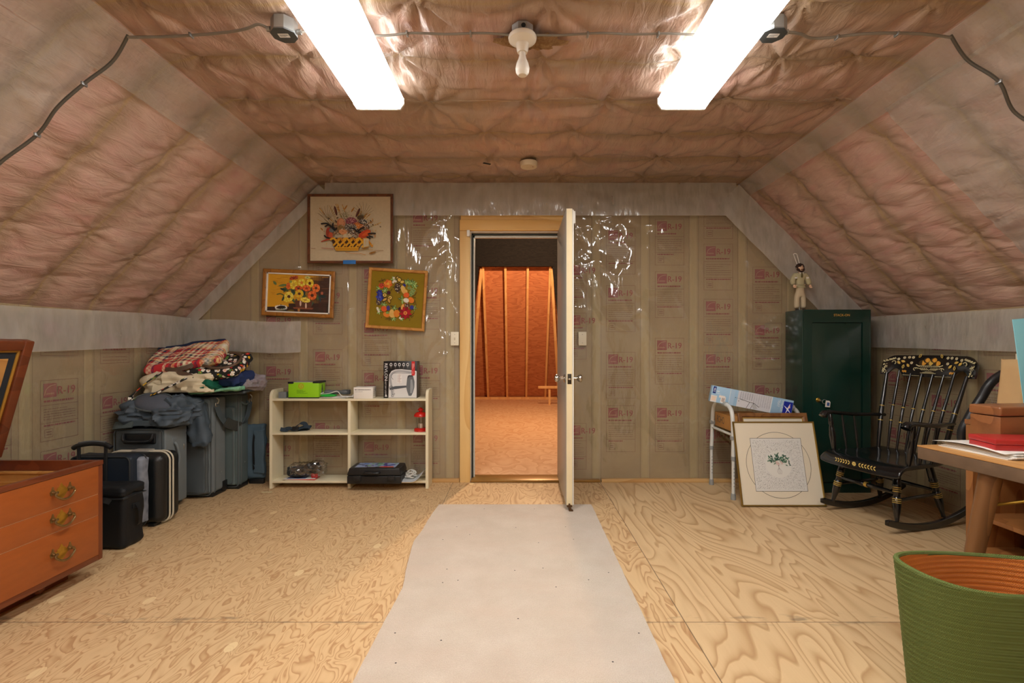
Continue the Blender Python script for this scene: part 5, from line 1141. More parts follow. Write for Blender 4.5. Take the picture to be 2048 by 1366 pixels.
# lid: hinged at the back, leaning a little into the room
hx, hz = -2.585, .590; dv = Vector((.165, 0, .575)).normalized(); nv = Vector((dv.z, 0, -dv.x))
TL = Matrix(((0, dv.x, nv.x, hx), (1, 0, 0, 0), (0, dv.z, nv.z, hz), (0, 0, 0, 1)))
b = MB(loc_of(ch).inverted() @ TL); Lh = .60
b.box(QY0, QY1, 0, Lh, -.02, .004, .003); lid = build('lid', b, M_CEDARD, ch)
b = MB(loc_of(ch).inverted() @ TL)
for q in ((QY1-.048, QY1, 0, Lh), (QY0, QY0+.048, 0, Lh), (QY0+.048, QY1-.048, Lh-.048, Lh), (QY0+.048, QY1-.048, 0, .06)): b.box(q[0], q[1], q[2], q[3], .0035, .026, .006, 2)
build('lid_rim', b, M_CEDARD, lid)
b = MB(loc_of(ch).inverted() @ TL)
for q in ((QY1-.060, QY1-.047, .06, Lh-.047), (QY0+.047, QY0+.060, .06, Lh-.047), (QY0+.060, QY1-.060, Lh-.060, Lh-.047)): b.box(q[0], q[1], q[2], q[3], .0035, .014, .003)
build('gold_bead', b, pm('gold_bead', (190, 140, 56), .4, .3), lid)
b = MB(loc_of(ch).inverted() @ TL); b.box(QY0+.060, QY1-.060, .06, Lh-.060, .0035, .008); build('dark_band', b, pm('dark_felt', (34, 38, 44), .9), lid)
b = MB(loc_of(ch).inverted() @ TL); b.box(QY0+.092, QY1-.092, .06, Lh-.092, .0075, .0105); build('lid_panel', b, M_RAWC, lid)

# ================================================================== luggage along the left wall
M_BLKN = fabric('black_nylon', (26, 29, 32), (17, 19, 21), 2200, .55); M_GREYN = fabric('slate_grey_nylon', (126, 134, 137), (104, 112, 115), 2000, .75); M_GREYD = fabric('dark_slate_vinyl', (90, 97, 100), (80, 87, 90), 1500, .5, .12); M_GREYG = fabric('greenish_grey_nylon', (98, 112, 112), (80, 92, 92), 2000, .75)
M_BLUEN = fabric('blue_grey_nylon', (88, 110, 124), (66, 84, 98), 2000, .7); M_NAVYV = fabric('navy_vinyl', (36, 46, 58), (28, 36, 46), 1600, .5, .1); M_PIPE = pm('grey_piping', (86, 94, 96), .5); M_PIPED = pm('dark_piping', (40, 45, 48), .5)
M_BLKH = pm('black_hard_shell', (22, 25, 27), .38, var=.12, bmp=.25, bs=160); M_CREAMT = pm('cream_trim', (206, 198, 176), .45)
def rr_loop(x0, x1, z0, z1, r, y, n=5):
    out = []
    for (cx_, cz_, a0) in ((x1-r, z1-r, 0), (x0+r, z1-r, PI/2), (x0+r, z0+r, PI), (x1-r, z0+r, 1.5*PI)):
        for k in range(n+1): q = a0+PI/2*k/n; out.append((cx_+r*math.cos(q), y, cz_+r*math.sin(q)))
    return out
def zipper(b, pts): tube(b, pts, .0045, 6, closed=True)
# black soft cooler
t = thing('cooler_bag', 'small soft black zip bag standing on the floor beside the wooden chest', 'bag', (-2.33, 2.82, 0)); cx0, cx1, cy0, cy1 = -2.50, -2.195, 2.745, 2.905
b = W(t); rbox(b, ((cx0+cx1)/2, (cy0+cy1)/2, .155), (cx1-cx0, cy1-cy0, .31), .03, 4, 6, lump(.006, 9, 3)); build('bag_body', b, M_BLKN, t)
b = W(t); rbox(b, ((cx0+cx1)/2, (cy0+cy1)/2, .318), (cx1-cx0+.006, cy1-cy0+.006, .062), .028, 4, 6, lump(.006, 11, 5)); build('bag_lid', b, M_BLKN, t)
b = W(t); tube(b, rr_loop(cx0-.002, cx1+.002, 0, 0, 0, 0)[:0] or [(cx0-.003, cy0-.003, .285), (cx1+.003, cy0-.003, .285), (cx1+.003, cy1+.003, .285), (cx0-.003, cy1+.003, .285)], .004, 6, closed=True); build('zipper', b, M_PIPED, t)
b = W(t); ribbon(b, spline([(-2.45, cy0-.008, .27), (-2.44, cy0-.035, .29), (-2.36, cy0-.045, .295), (-2.28, cy0-.035, .29), (-2.26, cy0-.008, .27)], 6), (0, 0, 1), .028, .004); build('carry_handle', b, M_BLKN, t)
b = W(t); rbox(b, (cx1+.004, 2.83, .225), (.010, .05, .03), .004, 2); ribbon(b, spline([(cx1+.006, 2.83, .24), (cx1+.022, 2.835, .20), (cx1+.02, 2.84, .13), (cx1+.006, 2.84, .11)], 5), (0, 1, 0), .025, .003); build('side_loop', b, M_BLKN, t)
# navy wheeled case with telescopic handle
t = thing('wheeled_suitcase', 'navy wheeled suitcase with a raised black pull handle behind the wooden chest', 'suitcase', (-2.5, 3.0, 0)); x0, x1, y0, y1 = -2.66, -2.30, 2.93, 3.055
b = W(t); rbox(b, ((x0+x1)/2, (y0+y1)/2, .255), (x1-x0, y1-y0, .45), .025, 4, 4, lump(.003, 8, 9)); build('case_body', b, M_NAVYV, t)
b = W(t); rbox(b, (x1+.004, (y0+y1)/2+.022, .26), (.04, .07, .40), .016, 3, 5, lump(.006, 12, 4)); build('side_pocket', b, fabric('print_lining', (150, 156, 166), (40, 50, 70), 110, .8), t)
b = W(t); tube(b, rr_loop(x0+.005, x1-.005, .035, .478, .03, y0-.001), .0045, 6, closed=True); tube(b, rr_loop(x0+.005, x1+.02, .035, .478, .03, y1-.03), .004, 6, closed=True); build('piping', b, M_PIPED, t)
b = W(t)
for xx in (-2.60, -2.44): tube(b, [(xx, y0-.008, .10), (xx, y0-.008, .545)], .009, 8)
build('handle_rod', b, M_BLKP, t)
b = W(t); tube(b, spline([(-2.632, y0-.008, .532), (-2.60, y0-.008, .548), (-2.52, y0-.008, .560), (-2.44, y0-.008, .553), (-2.408, y0-.008, .535)], 6), .014, 10); build('pull_grip', b, M_BLKP, t)
b = W(t); tube(b, spline([(-2.60, y0-.008, .5625), (-2.52, y0-.008, .573), (-2.44, y0-.008, .567)], 6), .006, 8); build('grip_pad', b, M_GREYP, t)
b = W(t); 
for xx in (x0+.05, x1-.05): lathe(b, [(.026, -.012), (.03, -.008), (.03, .008), (.026, .012)], 16, at(xx, y0+.02, .03, RY(PI/2)))
b.box(x0+.02, x0+.08, y1-.04, y1-.01, 0, .036, .004); b.box(x1-.08, x1-.02, y1-.04, y1-.01, 0, .036, .004); build('wheel', b, M_BLKP, t)
# black hard case with cream lines
t = thing('hard_suitcase', 'black hard shell suitcase with two cream edge lines', 'suitcase', (-2.43, 3.17, 0)); x0, x1, y0, y1 = -2.62, -2.235, 3.085, 3.27; z1 = .452
b = W(t); rbox(b, ((x0+x1)/2, (y0+3.185)/2, z1/2+.012), (x1-x0, 3.185-y0, z1-.012), .055, 6, 2, lambda p, n: (p.x, p.y-(.012*(1-(p.x/.2)**2)*(1-(p.z/.23)**2) if p.y < 0 else 0), p.z)); build('front_shell', b, M_BLKH, t)
b = W(t); rbox(b, ((x0+x1)/2, (3.19+y1)/2, z1/2+.012), (x1-x0-.006, y1-3.19+.03, z1-.018), .045, 6, 2); build('rear_shell', b, M_BLKH, t)
b = W(t)
for yy in (3.165, 3.195): tube(b, rr_loop(x0-.003, x1+.003, .010, z1+.009, .055, yy), .0055, 6, closed=True)
build('edge_line', b, M_CREAMT, t)
b = W(t); b.box(-2.47, -2.36, 3.15, 3.21, z1+.006, z1+.02, .004); build('latch', b, pm('pale_latch', (190, 186, 176), .4, .4), t)
b = W(t)
for xx in (x0+.07, x1-.07): b.box(xx-.02, xx+.02, 3.10, 3.24, 0, .022, .004)
build('foot', b, M_BLKP, t)
# large grey upright case (in front)
t = thing('upright_suitcase', 'grey upright suitcase with a black recessed pull handle, under the duffel', 'suitcase', (-2.56, 3.45, 0)); x0, x1, y0, y1, z1 = -2.735, -2.40, 3.335, 3.575, .578
b = W(t); rbox(b, ((x0+x1)/2, (y0+y1)/2, z1/2+.015), (x1-x0, y1-y0, z1-.03), .03, 4, 2); build('case_body', b, M_GREYD, t)
b = W(t); rbox(b, (x1+.001, (y0+y1)/2, z1/2+.017), (.02, y1-y0-.02, z1-.05), .009, 2, 3); build('side_panel', b, M_GREYN, t)
b = W(t); tube(b, rr_loop(x0+.003, x1-.003, .025, z1-.006, .03, y0+.004), .0045, 6, closed=True); tube(b, rr_loop(x0+.003, x1+.004, .025, z1-.006, .03, y1-.05), .006, 6, closed=True); build('piping', b, M_PIPE, t)
b = W(t); rbox(b, (-2.555, y0-.001, .512), (.22, .02, .07), .009, 3); build('handle_housing', b, M_BLKP, t)
b = W(t); tube(b, spline([(-2.655, y0-.012, .545), (-2.65, y0-.024, .515), (-2.63, y0-.026, .497), (-2.555, y0-.026, .494), (-2.48, y0-.026, .497), (-2.46, y0-.024, .515), (-2.455, y0-.012, .545)], 5), .010, 8); build('pull_grip', b, M_BLKP, t)
b = W(t); tube(b, spline([(x1+.012, 3.43, .47), (x1+.030, 3.435, .44), (x1+.034, 3.45, .36), (x1+.030, 3.435, .29), (x1+.012, 3.43, .26)], 6), .009, 8); b.box(x1+.006, x1+.015, 3.41, 3.45, .455, .50, .003); b.box(x1+.006, x1+.015, 3.41, 3.45, .235, .275, .003); build('side_handle', b, M_GREYN, t)
b = W(t); b.box(x1+.003, x1+.010, 3.52, 3.54, .345, .40, .002); tube(b, spline([(x1+.008, 3.53, .40), (x1+.013, 3.53, .425), (x1+.008, 3.53, .44)], 4), .004, 6); build('zip_lock', b, pm('steel_zip', (176, 172, 160), .3, .9), t)
b = W(t)
for xx in (x0+.06, x1-.06): lathe(b, [(.026, -.012), (.03, -.008), (.03, .008), (.026, .012)], 14, at(xx, y0+.04, .03, RY(PI/2)))
b.box(x0+.04, x0+.1, y1-.06, y1-.02, 0, .03, .003); b.box(x1-.1, x1-.04, y1-.06, y1-.02, 0, .03, .003); build('wheel', b, M_BLKP, t)
# tall pocketed case
t = thing('pocketed_suitcase', 'tall grey suitcase with rounded front pockets, between duffel and strapped case', 'suitcase', (-2.52, 3.77, 0)); x0, x1, y0, y1, z1 = -2.74, -2.29, 3.69, 3.885, .752
b = W(t); rbox(b, ((x0+x1)/2, (y0+y1)/2, z1/2+.012), (x1-x0, y1-y0, z1-.024), .03, 4, 2); build('case_body', b, M_GREYN, t)
b = W(t); rbox(b, ((x0+x1)/2+.03, y0-.012, .235), (x1-x0-.10, .05, .40), .022, 4, 6, lump(.006, 9, 8)); build('lower_pocket', b, M_GREYD, t)
b = W(t); rbox(b, ((x0+x1)/2+.03, y0-.012, .595), (x1-x0-.10, .05, .24), .022, 4, 6, lump(.006, 9, 12)); build('upper_pocket', b, M_GREYD, t)
b = W(t); tube(b, rr_loop(x0+.004, x1-.004, .02, z1-.006, .03, y0+.002), .0045, 6, closed=True); tube(b, rr_loop(x0+.004, x1+.001, .02, z1-.006, .03, y0+.045), .0045, 6, closed=True); tube(b, rr_loop(x0+.08, x1-.02, .04, .43, .05, y0-.034), .004, 6, closed=True); tube(b, rr_loop(x0+.08, x1-.02, .475, .715, .05, y0-.034), .004, 6, closed=True); build('piping', b, M_PIPE, t)
b = W(t); b.box(x1-.055, x1-.04, y0-.042, y0-.034, .60, .66, .002); build('zip_pull', b, pm('steel_zip', (176, 172, 160), .3, .9), t)
b = W(t); lathe(b, [(.006, 0), (.006, .004), (0, .005)], 10, at(x1, 3.80, .17, RY(PI/2))); build('side_stud', b, M_GALV, t)
b = W(t); b.box(x0+.03, x1-.002, y0+.02, y1-.01, 0, .03, .004); b.box(x1-.02, x1+.005, y1-.06, y1, .01, .09, .004); build('base_guard', b, M_BLKP, t)
# strapped case
t = thing('strapped_suitcase', 'tall dark green grey suitcase with a padded shoulder strap, nearest the bookshelf', 'suitcase', (-2.45, 3.99, 0)); x0, x1, y0, y1, z1 = -2.70, -2.215, 3.915, 4.07, .757
b = W(t); rbox(b, ((x0+x1)/2, (y0+y1)/2, z1/2+.012), (x1-x0, y1-y0, z1-.024), .028, 4, 2); build('case_body', b, M_GREYG, t)
b = W(t); rbox(b, (x1-.12, y0-.010, .35), (.20, .03, .62), .013, 3, 3, lump(.004, 9, 4)); build('front_pocket', b, M_GREYG, t)
b = W(t); tube(b, rr_loop(x0+.004, x1-.003, .02, z1-.006, .028, y0+.002), .0045, 6, closed=True); tube(b, rr_loop(x0+.004, x1+.0005, .02, z1-.006, .028, y0+.04), .0045, 6, closed=True); tube(b, rr_loop(x1-.21, x1-.03, .05, .65, .03, y0-.024), .004, 6, closed=True); build('piping', b, M_PIPE, t)
b = W(t); tube(b, spline([(x1+.002, 3.95, .69), (x1+.016, 3.96, .675), (x1+.018, 3.99, .668), (x1+.016, 4.02, .675), (x1+.002, 4.03, .69)], 6), .008, 8); build('side_handle', b, M_GREYG, t)
b = W(t); lathe(b, [(.006, 0), (.006, .004), (0, .005)], 10, at(x1, 4.0, .2, RY(PI/2))); build('side_stud', b, M_GALV, t)
b = W(t); b.box(x0+.03, x1-.002, y0+.01, y1-.01, 0, .03, .004); build('base_guard', b, M_BLKP, t)
sA, sB = Vector((-2.258, 3.70, .725)), Vector((-2.195, 4.045, .716))
b = W(t); sp = spline([sA+Vector((0, 0, -.03)), (-2.258, 3.74, .62), (-2.255, 3.80, .555), (-2.245, 3.87, .515), (-2.235, 3.95, .49)], 6)
ribbon(b, sp, (.25, .8, .55), .042, .004); ribbon(b, spline([(-2.235, 3.96, .49), (-2.20, 3.99, .54), (-2.19, 4.02, .62), (-2.195, 4.045, .685)], 6), (.2, .9, .3), .042, .004); st_ = build('shoulder_strap', b, fabric('strap_webbing', (82, 94, 100), (60, 70, 76), 1500, .7), t)
b = W(t); ribbon(b, spline([(-2.252, 3.80, .556), (-2.242, 3.85, .528), (-2.230, 3.90, .508), (-2.222, 3.955, .49)], 6), (.25, .8, .55), [.04]+[.075]*17+[.04], .014); build('shoulder_pad', b, fabric('strap_pad', (70, 72, 68), (52, 54, 52), 1500, .6), st_)
for s in (sA, sB):
    b = W(t); tube(b, [s+Vector((.002, .016*math.cos(q), -.025+.016*math.sin(q))) for q in [2*PI*k/12 for k in range(12)]], .003, 6, closed=True); tube(b, spline([s+Vector((0, 0, .025)), s+Vector((.01, .01, .01)), s+Vector((.008, .006, -.012)), s+Vector((.002, 0, -.02))], 4), .004, 6); build('strap_hook', b, pm('steel_zip', (176, 172, 160), .3, .9), st_)
# soft blue bag against the wall
t = thing('folded_bag', 'soft blue grey bag standing upright between the strapped suitcase and bookshelf', 'bag', (-2.16, 4.09, 0)); b = W(t); rbox(b, (-2.19, 4.092, .265), (.19, .055, .45), .022, 4, (6, 2, 12), lump(.010, 11, 6)); build('bag_body', b, M_BLUEN, t)
b = W(t); rbox(b, (-2.13, 4.062, .27), (.09, .02, .36), .008, 3, (4, 2, 10), lump(.008, 14, 2)); build('front_pocket', b, M_BLUEN, t)
b = W(t); b.box(-2.22, -2.10, 4.075, 4.11, 0, .042, .004); build('bag_foot', b, M_BLKP, t)
b = W(t); ribbon(b, spline([(-2.17, 4.058, .12), (-2.165, 4.046, .2), (-2.17, 4.05, .34), (-2.16, 4.058, .44)], 6), (1, 0, 0), .016, .003); build('webbing', b, M_BLKN, t)
# garment bag lying on the tall cases
t = thing('garment_bag', 'flat dark grey garment bag lying across the tops of the tall suitcases', 'garment bag', (-2.4, 3.86, .765)); b = W(t)
b.T = b.T @ at(-2.42, 3.86, .778, RZ(.16) @ RY(-.035)); rbox(b, (0, 0, 0), (.68, .42, .020), .009, 3, (14, 10, 1), lump(.004, 5, 3)); rbox(b, (.02, .01, .018), (.60, .38, .016), .007, 3, (12, 8, 1), lump(.004, 6, 6)); build('bag_body', b, fabric('charcoal_nylon', (78, 86, 90), (60, 68, 72), 2000, .6), t)
b = W(t); b.T = b.T @ at(-2.42, 3.86, .778, RZ(.16) @ RY(-.035)); tube(b, spline([(-.33, -.21, .0), (-.1, -.215, -.008), (.1, -.213, .004), (.32, -.208, .003), (.345, 0, .004), (.32, .2, .004)], 8), .007, 8); build('piping', b, M_PIPED, t)
b = W(t); b.T = b.T @ at(-2.42, 3.86, .778, RZ(.16)); ribbon(b, [(-.03, -.212, .01), (-.03, -.222, -.005), (-.032, -.224, -.055)], (1, 0, 0), .03, .003); build('hanging_tab', b, M_BLUEN, t)
# duffel slumped over the grey upright case
t = thing('duffel_bag', 'slumped blue grey duffel bag lying on the grey upright suitcase', 'bag', (-2.52, 3.45, .58)); M_DUF = fabric('duffel_nylon', (84, 96, 106), (58, 68, 78), 2200, .55, .2)
def dsag(p): return (p.x, p.y, p.z*(1-.35*max(0, -p.x/.26)) if p.z > 0 else max(p.z, -.088))
b = W(t); rbox(b, (-2.515, 3.475, .672), (.42, .30, .18), .075, 9, (22, 16, 6), lump(.036, 8, 14, dsag)); build('bag_body', b, M_DUF, t)
b = W(t); rbox(b, (-2.335, 3.60, .575), (.13, .11, .34), .045, 5, (3, 3, 8), lump(.016, 9, 5, lambda p: (p.x+.03*(-p.z/.17), p.y, p.z))); build('drooping_end', b, M_DUF, t)
b = W(t); ellipsoid(b, (-2.49, 3.375, .752), (.135, .08, .035), 20, 8, M=RY(.12) @ RX(.7)); build('end_panel', b, fabric('grey_duffel_panel', (92, 98, 108), (74, 79, 90), 1500, .7), t)
b = W(t); tube(b, [Matrix.Translation((-2.49, 3.375, .755)) @ RY(.12) @ RX(.7) @ Vector((.138*math.cos(q), .083*math.sin(q), 0)) for q in [2*PI*k/28 for k in range(28)]], .006, 6, closed=True); build('panel_zip', b, M_PIPE, t)
b = W(t); ribbon(b, spline([(-2.715, 3.33, .602), (-2.69, 3.318, .608), (-2.62, 3.312, .612), (-2.55, 3.315, .62), (-2.45, 3.317, .618), (-2.37, 3.33, .622), (-2.31, 3.40, .63)], 6), (0, .25, 1), .036, .004); sb_ = build('shoulder_strap', b, fabric('strap_webbing', (82, 94, 100), (60, 70, 76), 1500, .7), t)
b = W(t); ribbon(b, spline([(-2.712, 3.316, .600), (-2.68, 3.304, .606), (-2.62, 3.304, .612), (-2.58, 3.308, .616)], 6), (0, .5, 1), [.02]+[.052]*17+[.02], .012); build('shoulder_pad', b, fabric('pad_grey', (88, 98, 98), (70, 80, 80), 1500, .7), sb_)
b = W(t); tube(b, [(-2.30+.012*math.cos(q), 3.40+.01*math.cos(q), .63+.016*math.sin(q)) for q in [2*PI*k/10 for k in range(10)]], .003, 6, closed=True); build('strap_hook', b, pm('steel_zip', (176, 172, 160), .3, .9), sb_)
# cloth pile
m, nt, b_ = nm('madras_plaid'); v = coords(nt); spx = N(nt, 'ShaderNodeSeparateXYZ'); link(nt, v, spx.inputs[0])
def band(src, k, off):
    w = N(nt, 'ShaderNodeTexWhiteNoise', noise_dimensions='1D'); link(nt, math_n(nt, 'FLOOR', math_n(nt, 'MULTIPLY_ADD', src, k, off)), w.inputs['W'])
    return ramp(nt, w.outputs['Value'], [(0, lin((196, 44, 50))), (.24, lin((30, 40, 78))), (.42, lin((232, 218, 180))), (.6, lin((206, 70, 66))), (.72, lin((226, 190, 130))), (.85, lin((40, 52, 66))), (.93, lin((236, 230, 216)))], 'CONSTANT')
c = mixc(nt, .5, band(spx.outputs[0], 56, 3.3), band(spx.outputs[1], 62, 9.1)); ch2 = N(nt, 'ShaderNodeTexChecker'); ch2.inputs['Scale'].default_value = 60; link(nt, v, ch2.inputs['Vector'])
c2 = mixc(nt, ch2.outputs['Fac'], band(spx.outputs[0], 56, 3.3), band(spx.outputs[1], 62, 9.1)); link(nt, mixc(nt, .4, c, c2), b_.inputs['Base Color']); b_.inputs['Roughness'].default_value = .85; M_PLAID = m
m, nt, b_ = nm('flower_print'); v = coords(nt); vo = N(nt, 'ShaderNodeTexVoronoi'); vo.inputs['Scale'].default_value = 30; vo.inputs['Randomness'].default_value = .85; link(nt, v, vo.inputs['Vector']); sc = N(nt, 'ShaderNodeSeparateColor'); link(nt, vo.outputs['Color'], sc.inputs[0])
fc = ramp(nt, sc.outputs[0], [(0, lin((236, 230, 216))), (.34, lin((230, 180, 30))), (.52, lin((190, 24, 30))), (.68, lin((228, 190, 180))), (.8, lin((90, 130, 60))), (.9, lin((240, 236, 226)))], 'CONSTANT')
wv = noise_n(nt, v, 90, 2); rad = math_n(nt, 'ADD', vo.outputs['Distance'], math_n(nt, 'MULTIPLY', math_n(nt, 'SUBTRACT', wv, .5), .35))
c = mixc(nt, math_n(nt, 'GREATER_THAN', rad, .44), fc, lin((26, 26, 22))); c = mixc(nt, math_n(nt, 'LESS_THAN', rad, .13), c, lin((214, 150, 40))); link(nt, c, b_.inputs['Base Color']); b_.inputs['Roughness'].default_value = .8; M_FLORAL = m
M_CANVAS = fabric('natural_canvas', (226, 214, 184), (206, 192, 160), 1500, .9); M_GREENC = fabric('green_cotton', (22, 100, 76), (14, 78, 58), 1500, .8); M_NAVYC = fabric('navy_cotton', (38, 54, 100), (28, 42, 78), 1500, .8); M_DENIM = fabric('navy_denim', (36, 48, 78), (28, 38, 60), 1200, .8); M_LEATH = pm('brown_leather', (92, 72, 58), .5, var=.15)
t = thing('canvas_tote', 'cream canvas tote with green panel, crumpled in the cloth pile', 'bag', (-2.5, 3.68, .80)); b = W(t)
b.T = b.T @ at(-2.43, 3.64, .868, RZ(.06)); rbox(b, (0, 0, 0), (.46, .28, .145), .05, 5, (12, 8, 3), lump(.03, 7, 3, lambda p: (p.x, p.y, max(p.z, -.062)))); build('tote_body', b, M_CANVAS, t)
b = W(t); b.T = b.T @ at(-2.275, 3.62, .850, RY(.1)); rbox(b, (0, 0, 0), (.17, .19, .09), .035, 5, (6, 6, 3), lump(.016, 9, 7, lambda p: (p.x, p.y, max(p.z, -.042)))); build('green_panel', b, M_GREENC, t)
b = W(t); b.T = b.T @ at(-2.53, 3.56, .91, RZ(.3) @ RX(.5)); rbox(b, (0, 0, 0), (.20, .14, .02), .009, 3, (9, 6, 1), lump(.02, 8, 9)); build('turned_flap', b, M_CANVAS, t)
b = MB(); b.T = at(-2.19, 3.76, .905, RZ(-.2) @ RY(.12)); rbox(b, (0, 0, 0), (.28, .24, .11), .045, 5, (8, 6, 3), lump(.018, 8, 11)); solo('navy_cloth', b, M_NAVYC, 'folded navy cotton cloth in the pile under the flowered tote', 'cloth', (-2.19, 3.76, .86))
b = MB(); b.T = at(-2.10, 3.84, .862, RZ(-.1) @ RY(.14)); rbox(b, (0, 0, 0), (.16, .26, .10), .04, 5, (6, 8, 3), lump(.018, 9, 17)); solo('printed_cloth', b, fabric('grey_rose_print', (150, 150, 158), (118, 92, 92), 160, .85), 'grey patterned cloth at the right end of the cloth pile', 'cloth', (-2.10, 3.84, .82))
b = MB(); b.T = at(-2.22, 3.64, .812, RZ(.10) @ RY(-.08)); rbox(b, (0, 0, 0), (.36, .10, .022), .010, 3, (12, 5, 1), lump(.008, 12, 19)); solo('printed_cloth', b, fabric('green_white_print', (150, 204, 172), (70, 150, 110), 220, .85), 'thin green and white printed cloth under the green tote panel', 'cloth', (-2.22, 3.64, .80))
t = thing('floral_tote', 'flower patterned tote with a brown leather handle in the cloth pile', 'bag', (-2.27, 3.72, .97)); TT = at(-2.265, 3.70, .985, RZ(.10) @ RX(.42) @ RY(-.06)); b = W(t); b.T = b.T @ TT; rbox(b, (0, 0, 0), (.42, .32, .07), .03, 4, (14, 10, 2), lump(.012, 7, 21)); build('tote_body', b, M_FLORAL, t)
b = W(t); b.T = b.T @ TT; tube(b, spline([(-.10, -.02, .04), (-.03, -.09, .055), (.06, -.135, .05), (.15, -.12, .045), (.195, -.05, .048), (.18, .04, .05), (.12, .11, .05), (.05, .14, .045)], 7), .010, 8); build('tote_handle', b, M_LEATH, t)
b = W(t); b.T = b.T @ TT; ribbon(b, spline([(-.20, -.155, .03), (-.15, -.175, .012), (-.10, -.185, .0), (-.08, -.18, .014), (-.13, -.165, .032), (-.19, -.15, .04)], 5), (0, .6, 1), .03, .005); build('turned_hem', b, M_LEATH, t)
b = W(t); ribbon(b, spline([(-2.52, 3.50, .955), (-2.58, 3.44, .89), (-2.645, 3.40, .81), (-2.65, 3.38, .775), (-2.60, 3.37, .775), (-2.52, 3.38, .795), (-2.42, 3.42, .855), (-2.32, 3.46, .915)], 8), (.15, .85, .6), .030, .006); build('looped_strap', b, M_FLORAL, t)
t = thing('plaid_tote', 'red and navy plaid tote lying flat on top of the luggage pile', 'bag', (-2.48, 3.70, 1.04)); TT = at(-2.475, 3.715, 1.055, RZ(.30) @ RX(.42) @ RY(-.16)); b = W(t); b.T = b.T @ TT; rbox(b, (0, 0, 0), (.50, .36, .07), .03, 4, (14, 10, 2), lump(.010, 6, 31)); build('tote_body', b, M_PLAID, t)
b = W(t); b.T = b.T @ TT; rbox(b, (-.02, .185, .0), (.48, .03, .074), .014, 3, (12, 1, 2), lump(.008, 6, 33)); build('denim_base', b, M_DENIM, t)
b = W(t); b.T = b.T @ TT; ribbon(b, spline([(-.1, -.185, .01), (-.04, -.20, .0), (.03, -.20, .004), (.08, -.185, .014)], 6), (0, .4, 1), .03, .005); build('leather_tab', b, M_LEATH, t)
# ================================================================== right side: walker, prints, cabinet
M_ALU = pm('white_painted_tube', (214, 216, 212), .32, var=.04, coat=.2); M_GRIP = pm('grey_vinyl_grip', (176, 182, 182), .45); M_RUB = pm('grey_rubber', (150, 152, 150), .7)
t = thing('walker', 'folded white aluminium walking frame under the blue carton', 'walker', (1.78, 3.85, 0))
wx = 1.60
def leg(p0, zt):
    b = W(t); tube(b, [(p0[0], p0[1], .03), (p0[0], p0[1], zt)], .0125, 12); build('leg', b, M_ALU, t)
    b = W(t); tube(b, [(p0[0], p0[1], .29), (p0[0], p0[1], .32)], .0165, 12); build('collar', b, M_RUB, t)
    b = W(t); lathe(b, [(0, 0), (.019, 0), (.019, .012), (.016, .045), (0, .045)], 14, at(p0[0], p0[1], 0)); build('rubber_tip', b, M_RUB, t)
    b = W(t)
    for k in range(6): lathe(b, [(.003, 0), (.003, .0008), (0, .0008)], 8, at(p0[0], p0[1]-.0122, .10+k*.026, RX(PI/2)))
    build('height_hole', b, pm('black_hole', (14, 13, 12), .8), t)
leg((wx-.005, 4.055), .33); leg((wx, 3.655), .33)
b = W(t); tube(b, spline([(wx-.005, 4.055, .29), (wx, 4.05, .45), (wx, 4.035, .60), (wx, 4.0, .665), (wx, 3.92, .69), (wx, 3.78, .69), (wx, 3.70, .665), (wx, 3.668, .60), (wx, 3.655, .45), (wx, 3.655, .29)], 7), .0155, 12); build('side_frame', b, M_ALU, t)
b = W(t); tube(b, [(wx, 3.93, .69), (wx, 3.77, .69)], .0195, 12); build('hand_grip', b, M_GRIP, t)
b = W(t); tube(b, [(wx, 4.045, .475), (wx, 3.66, .475)], .010, 10); build('cross_bar', b, M_ALU, t)
b = W(t); b.box(wx-.02, wx+.02, 4.03, 4.066, .50, .53, .004); b.box(wx-.02, wx+.02, 3.64, 3.672, .44, .47, .004); build('pivot_block', b, M_RUB, t)
b = W(t); tube(b, [(wx-.002, 4.06, .515), (1.80, 4.085, .53), (2.0, 4.085, .53), (2.13, 3.86-.02, .515)][:3]+[(2.20, 4.085, .515)], .0115, 10); build('front_bar', b, M_ALU, t)
leg((2.00, 3.80), .33); leg((2.17, 3.80), .33)
b = W(t); tube(b, spline([(2.00, 3.80, .29), (2.0, 3.80, .56), (2.01, 3.80, .62), (2.04, 3.80, .655), (2.085, 3.80, .665), (2.13, 3.80, .655), (2.16, 3.80, .62), (2.17, 3.80, .56), (2.17, 3.80, .29)], 6), .0155, 12); build('side_frame', b, M_ALU, t)
b = W(t); tube(b, [(2.045, 3.80, .664), (2.13, 3.80, .664)], .0205, 12); build('hand_grip', b, M_GRIP, t)
# cardboard box wedged in the walker
M_CARD = pm('brown_cardboard', (186, 134, 72), .75, var=.08, vs=14)
t = thing('cardboard_box', 'small brown cardboard box resting on the walker cross bar', 'box', (1.75, 3.88, .487)); TB = at(1.76, 3.88, .487+.014, RX(-.0)); b = W(t); b.T = b.T @ TB; b.box(-.145, .14, -.15, .15, 0, .105, .002); build('carton', b, M_CARD, t)
a = Art(loc_of(t).inverted() @ TB @ at(-.1453, 0, .052, FACE_LEFT)); a.text('ROHO', -.11, -.026, .055, (40, 34, 28), sx=.62); build('side_print', a, M_PRN, t, smooth=False)
b = W(t); b.T = b.T @ TB; b.box(-.02, .02, -.151, .151, .1045, .1055); build('packing_tape', b, pm('packing_tape', (170, 120, 66), .3), t)
b = W(t); b.T = b.T @ TB; b.box(-.145, -.10, -.15, .15, -.006, 0); build('base_flap', b, M_CARD, t)
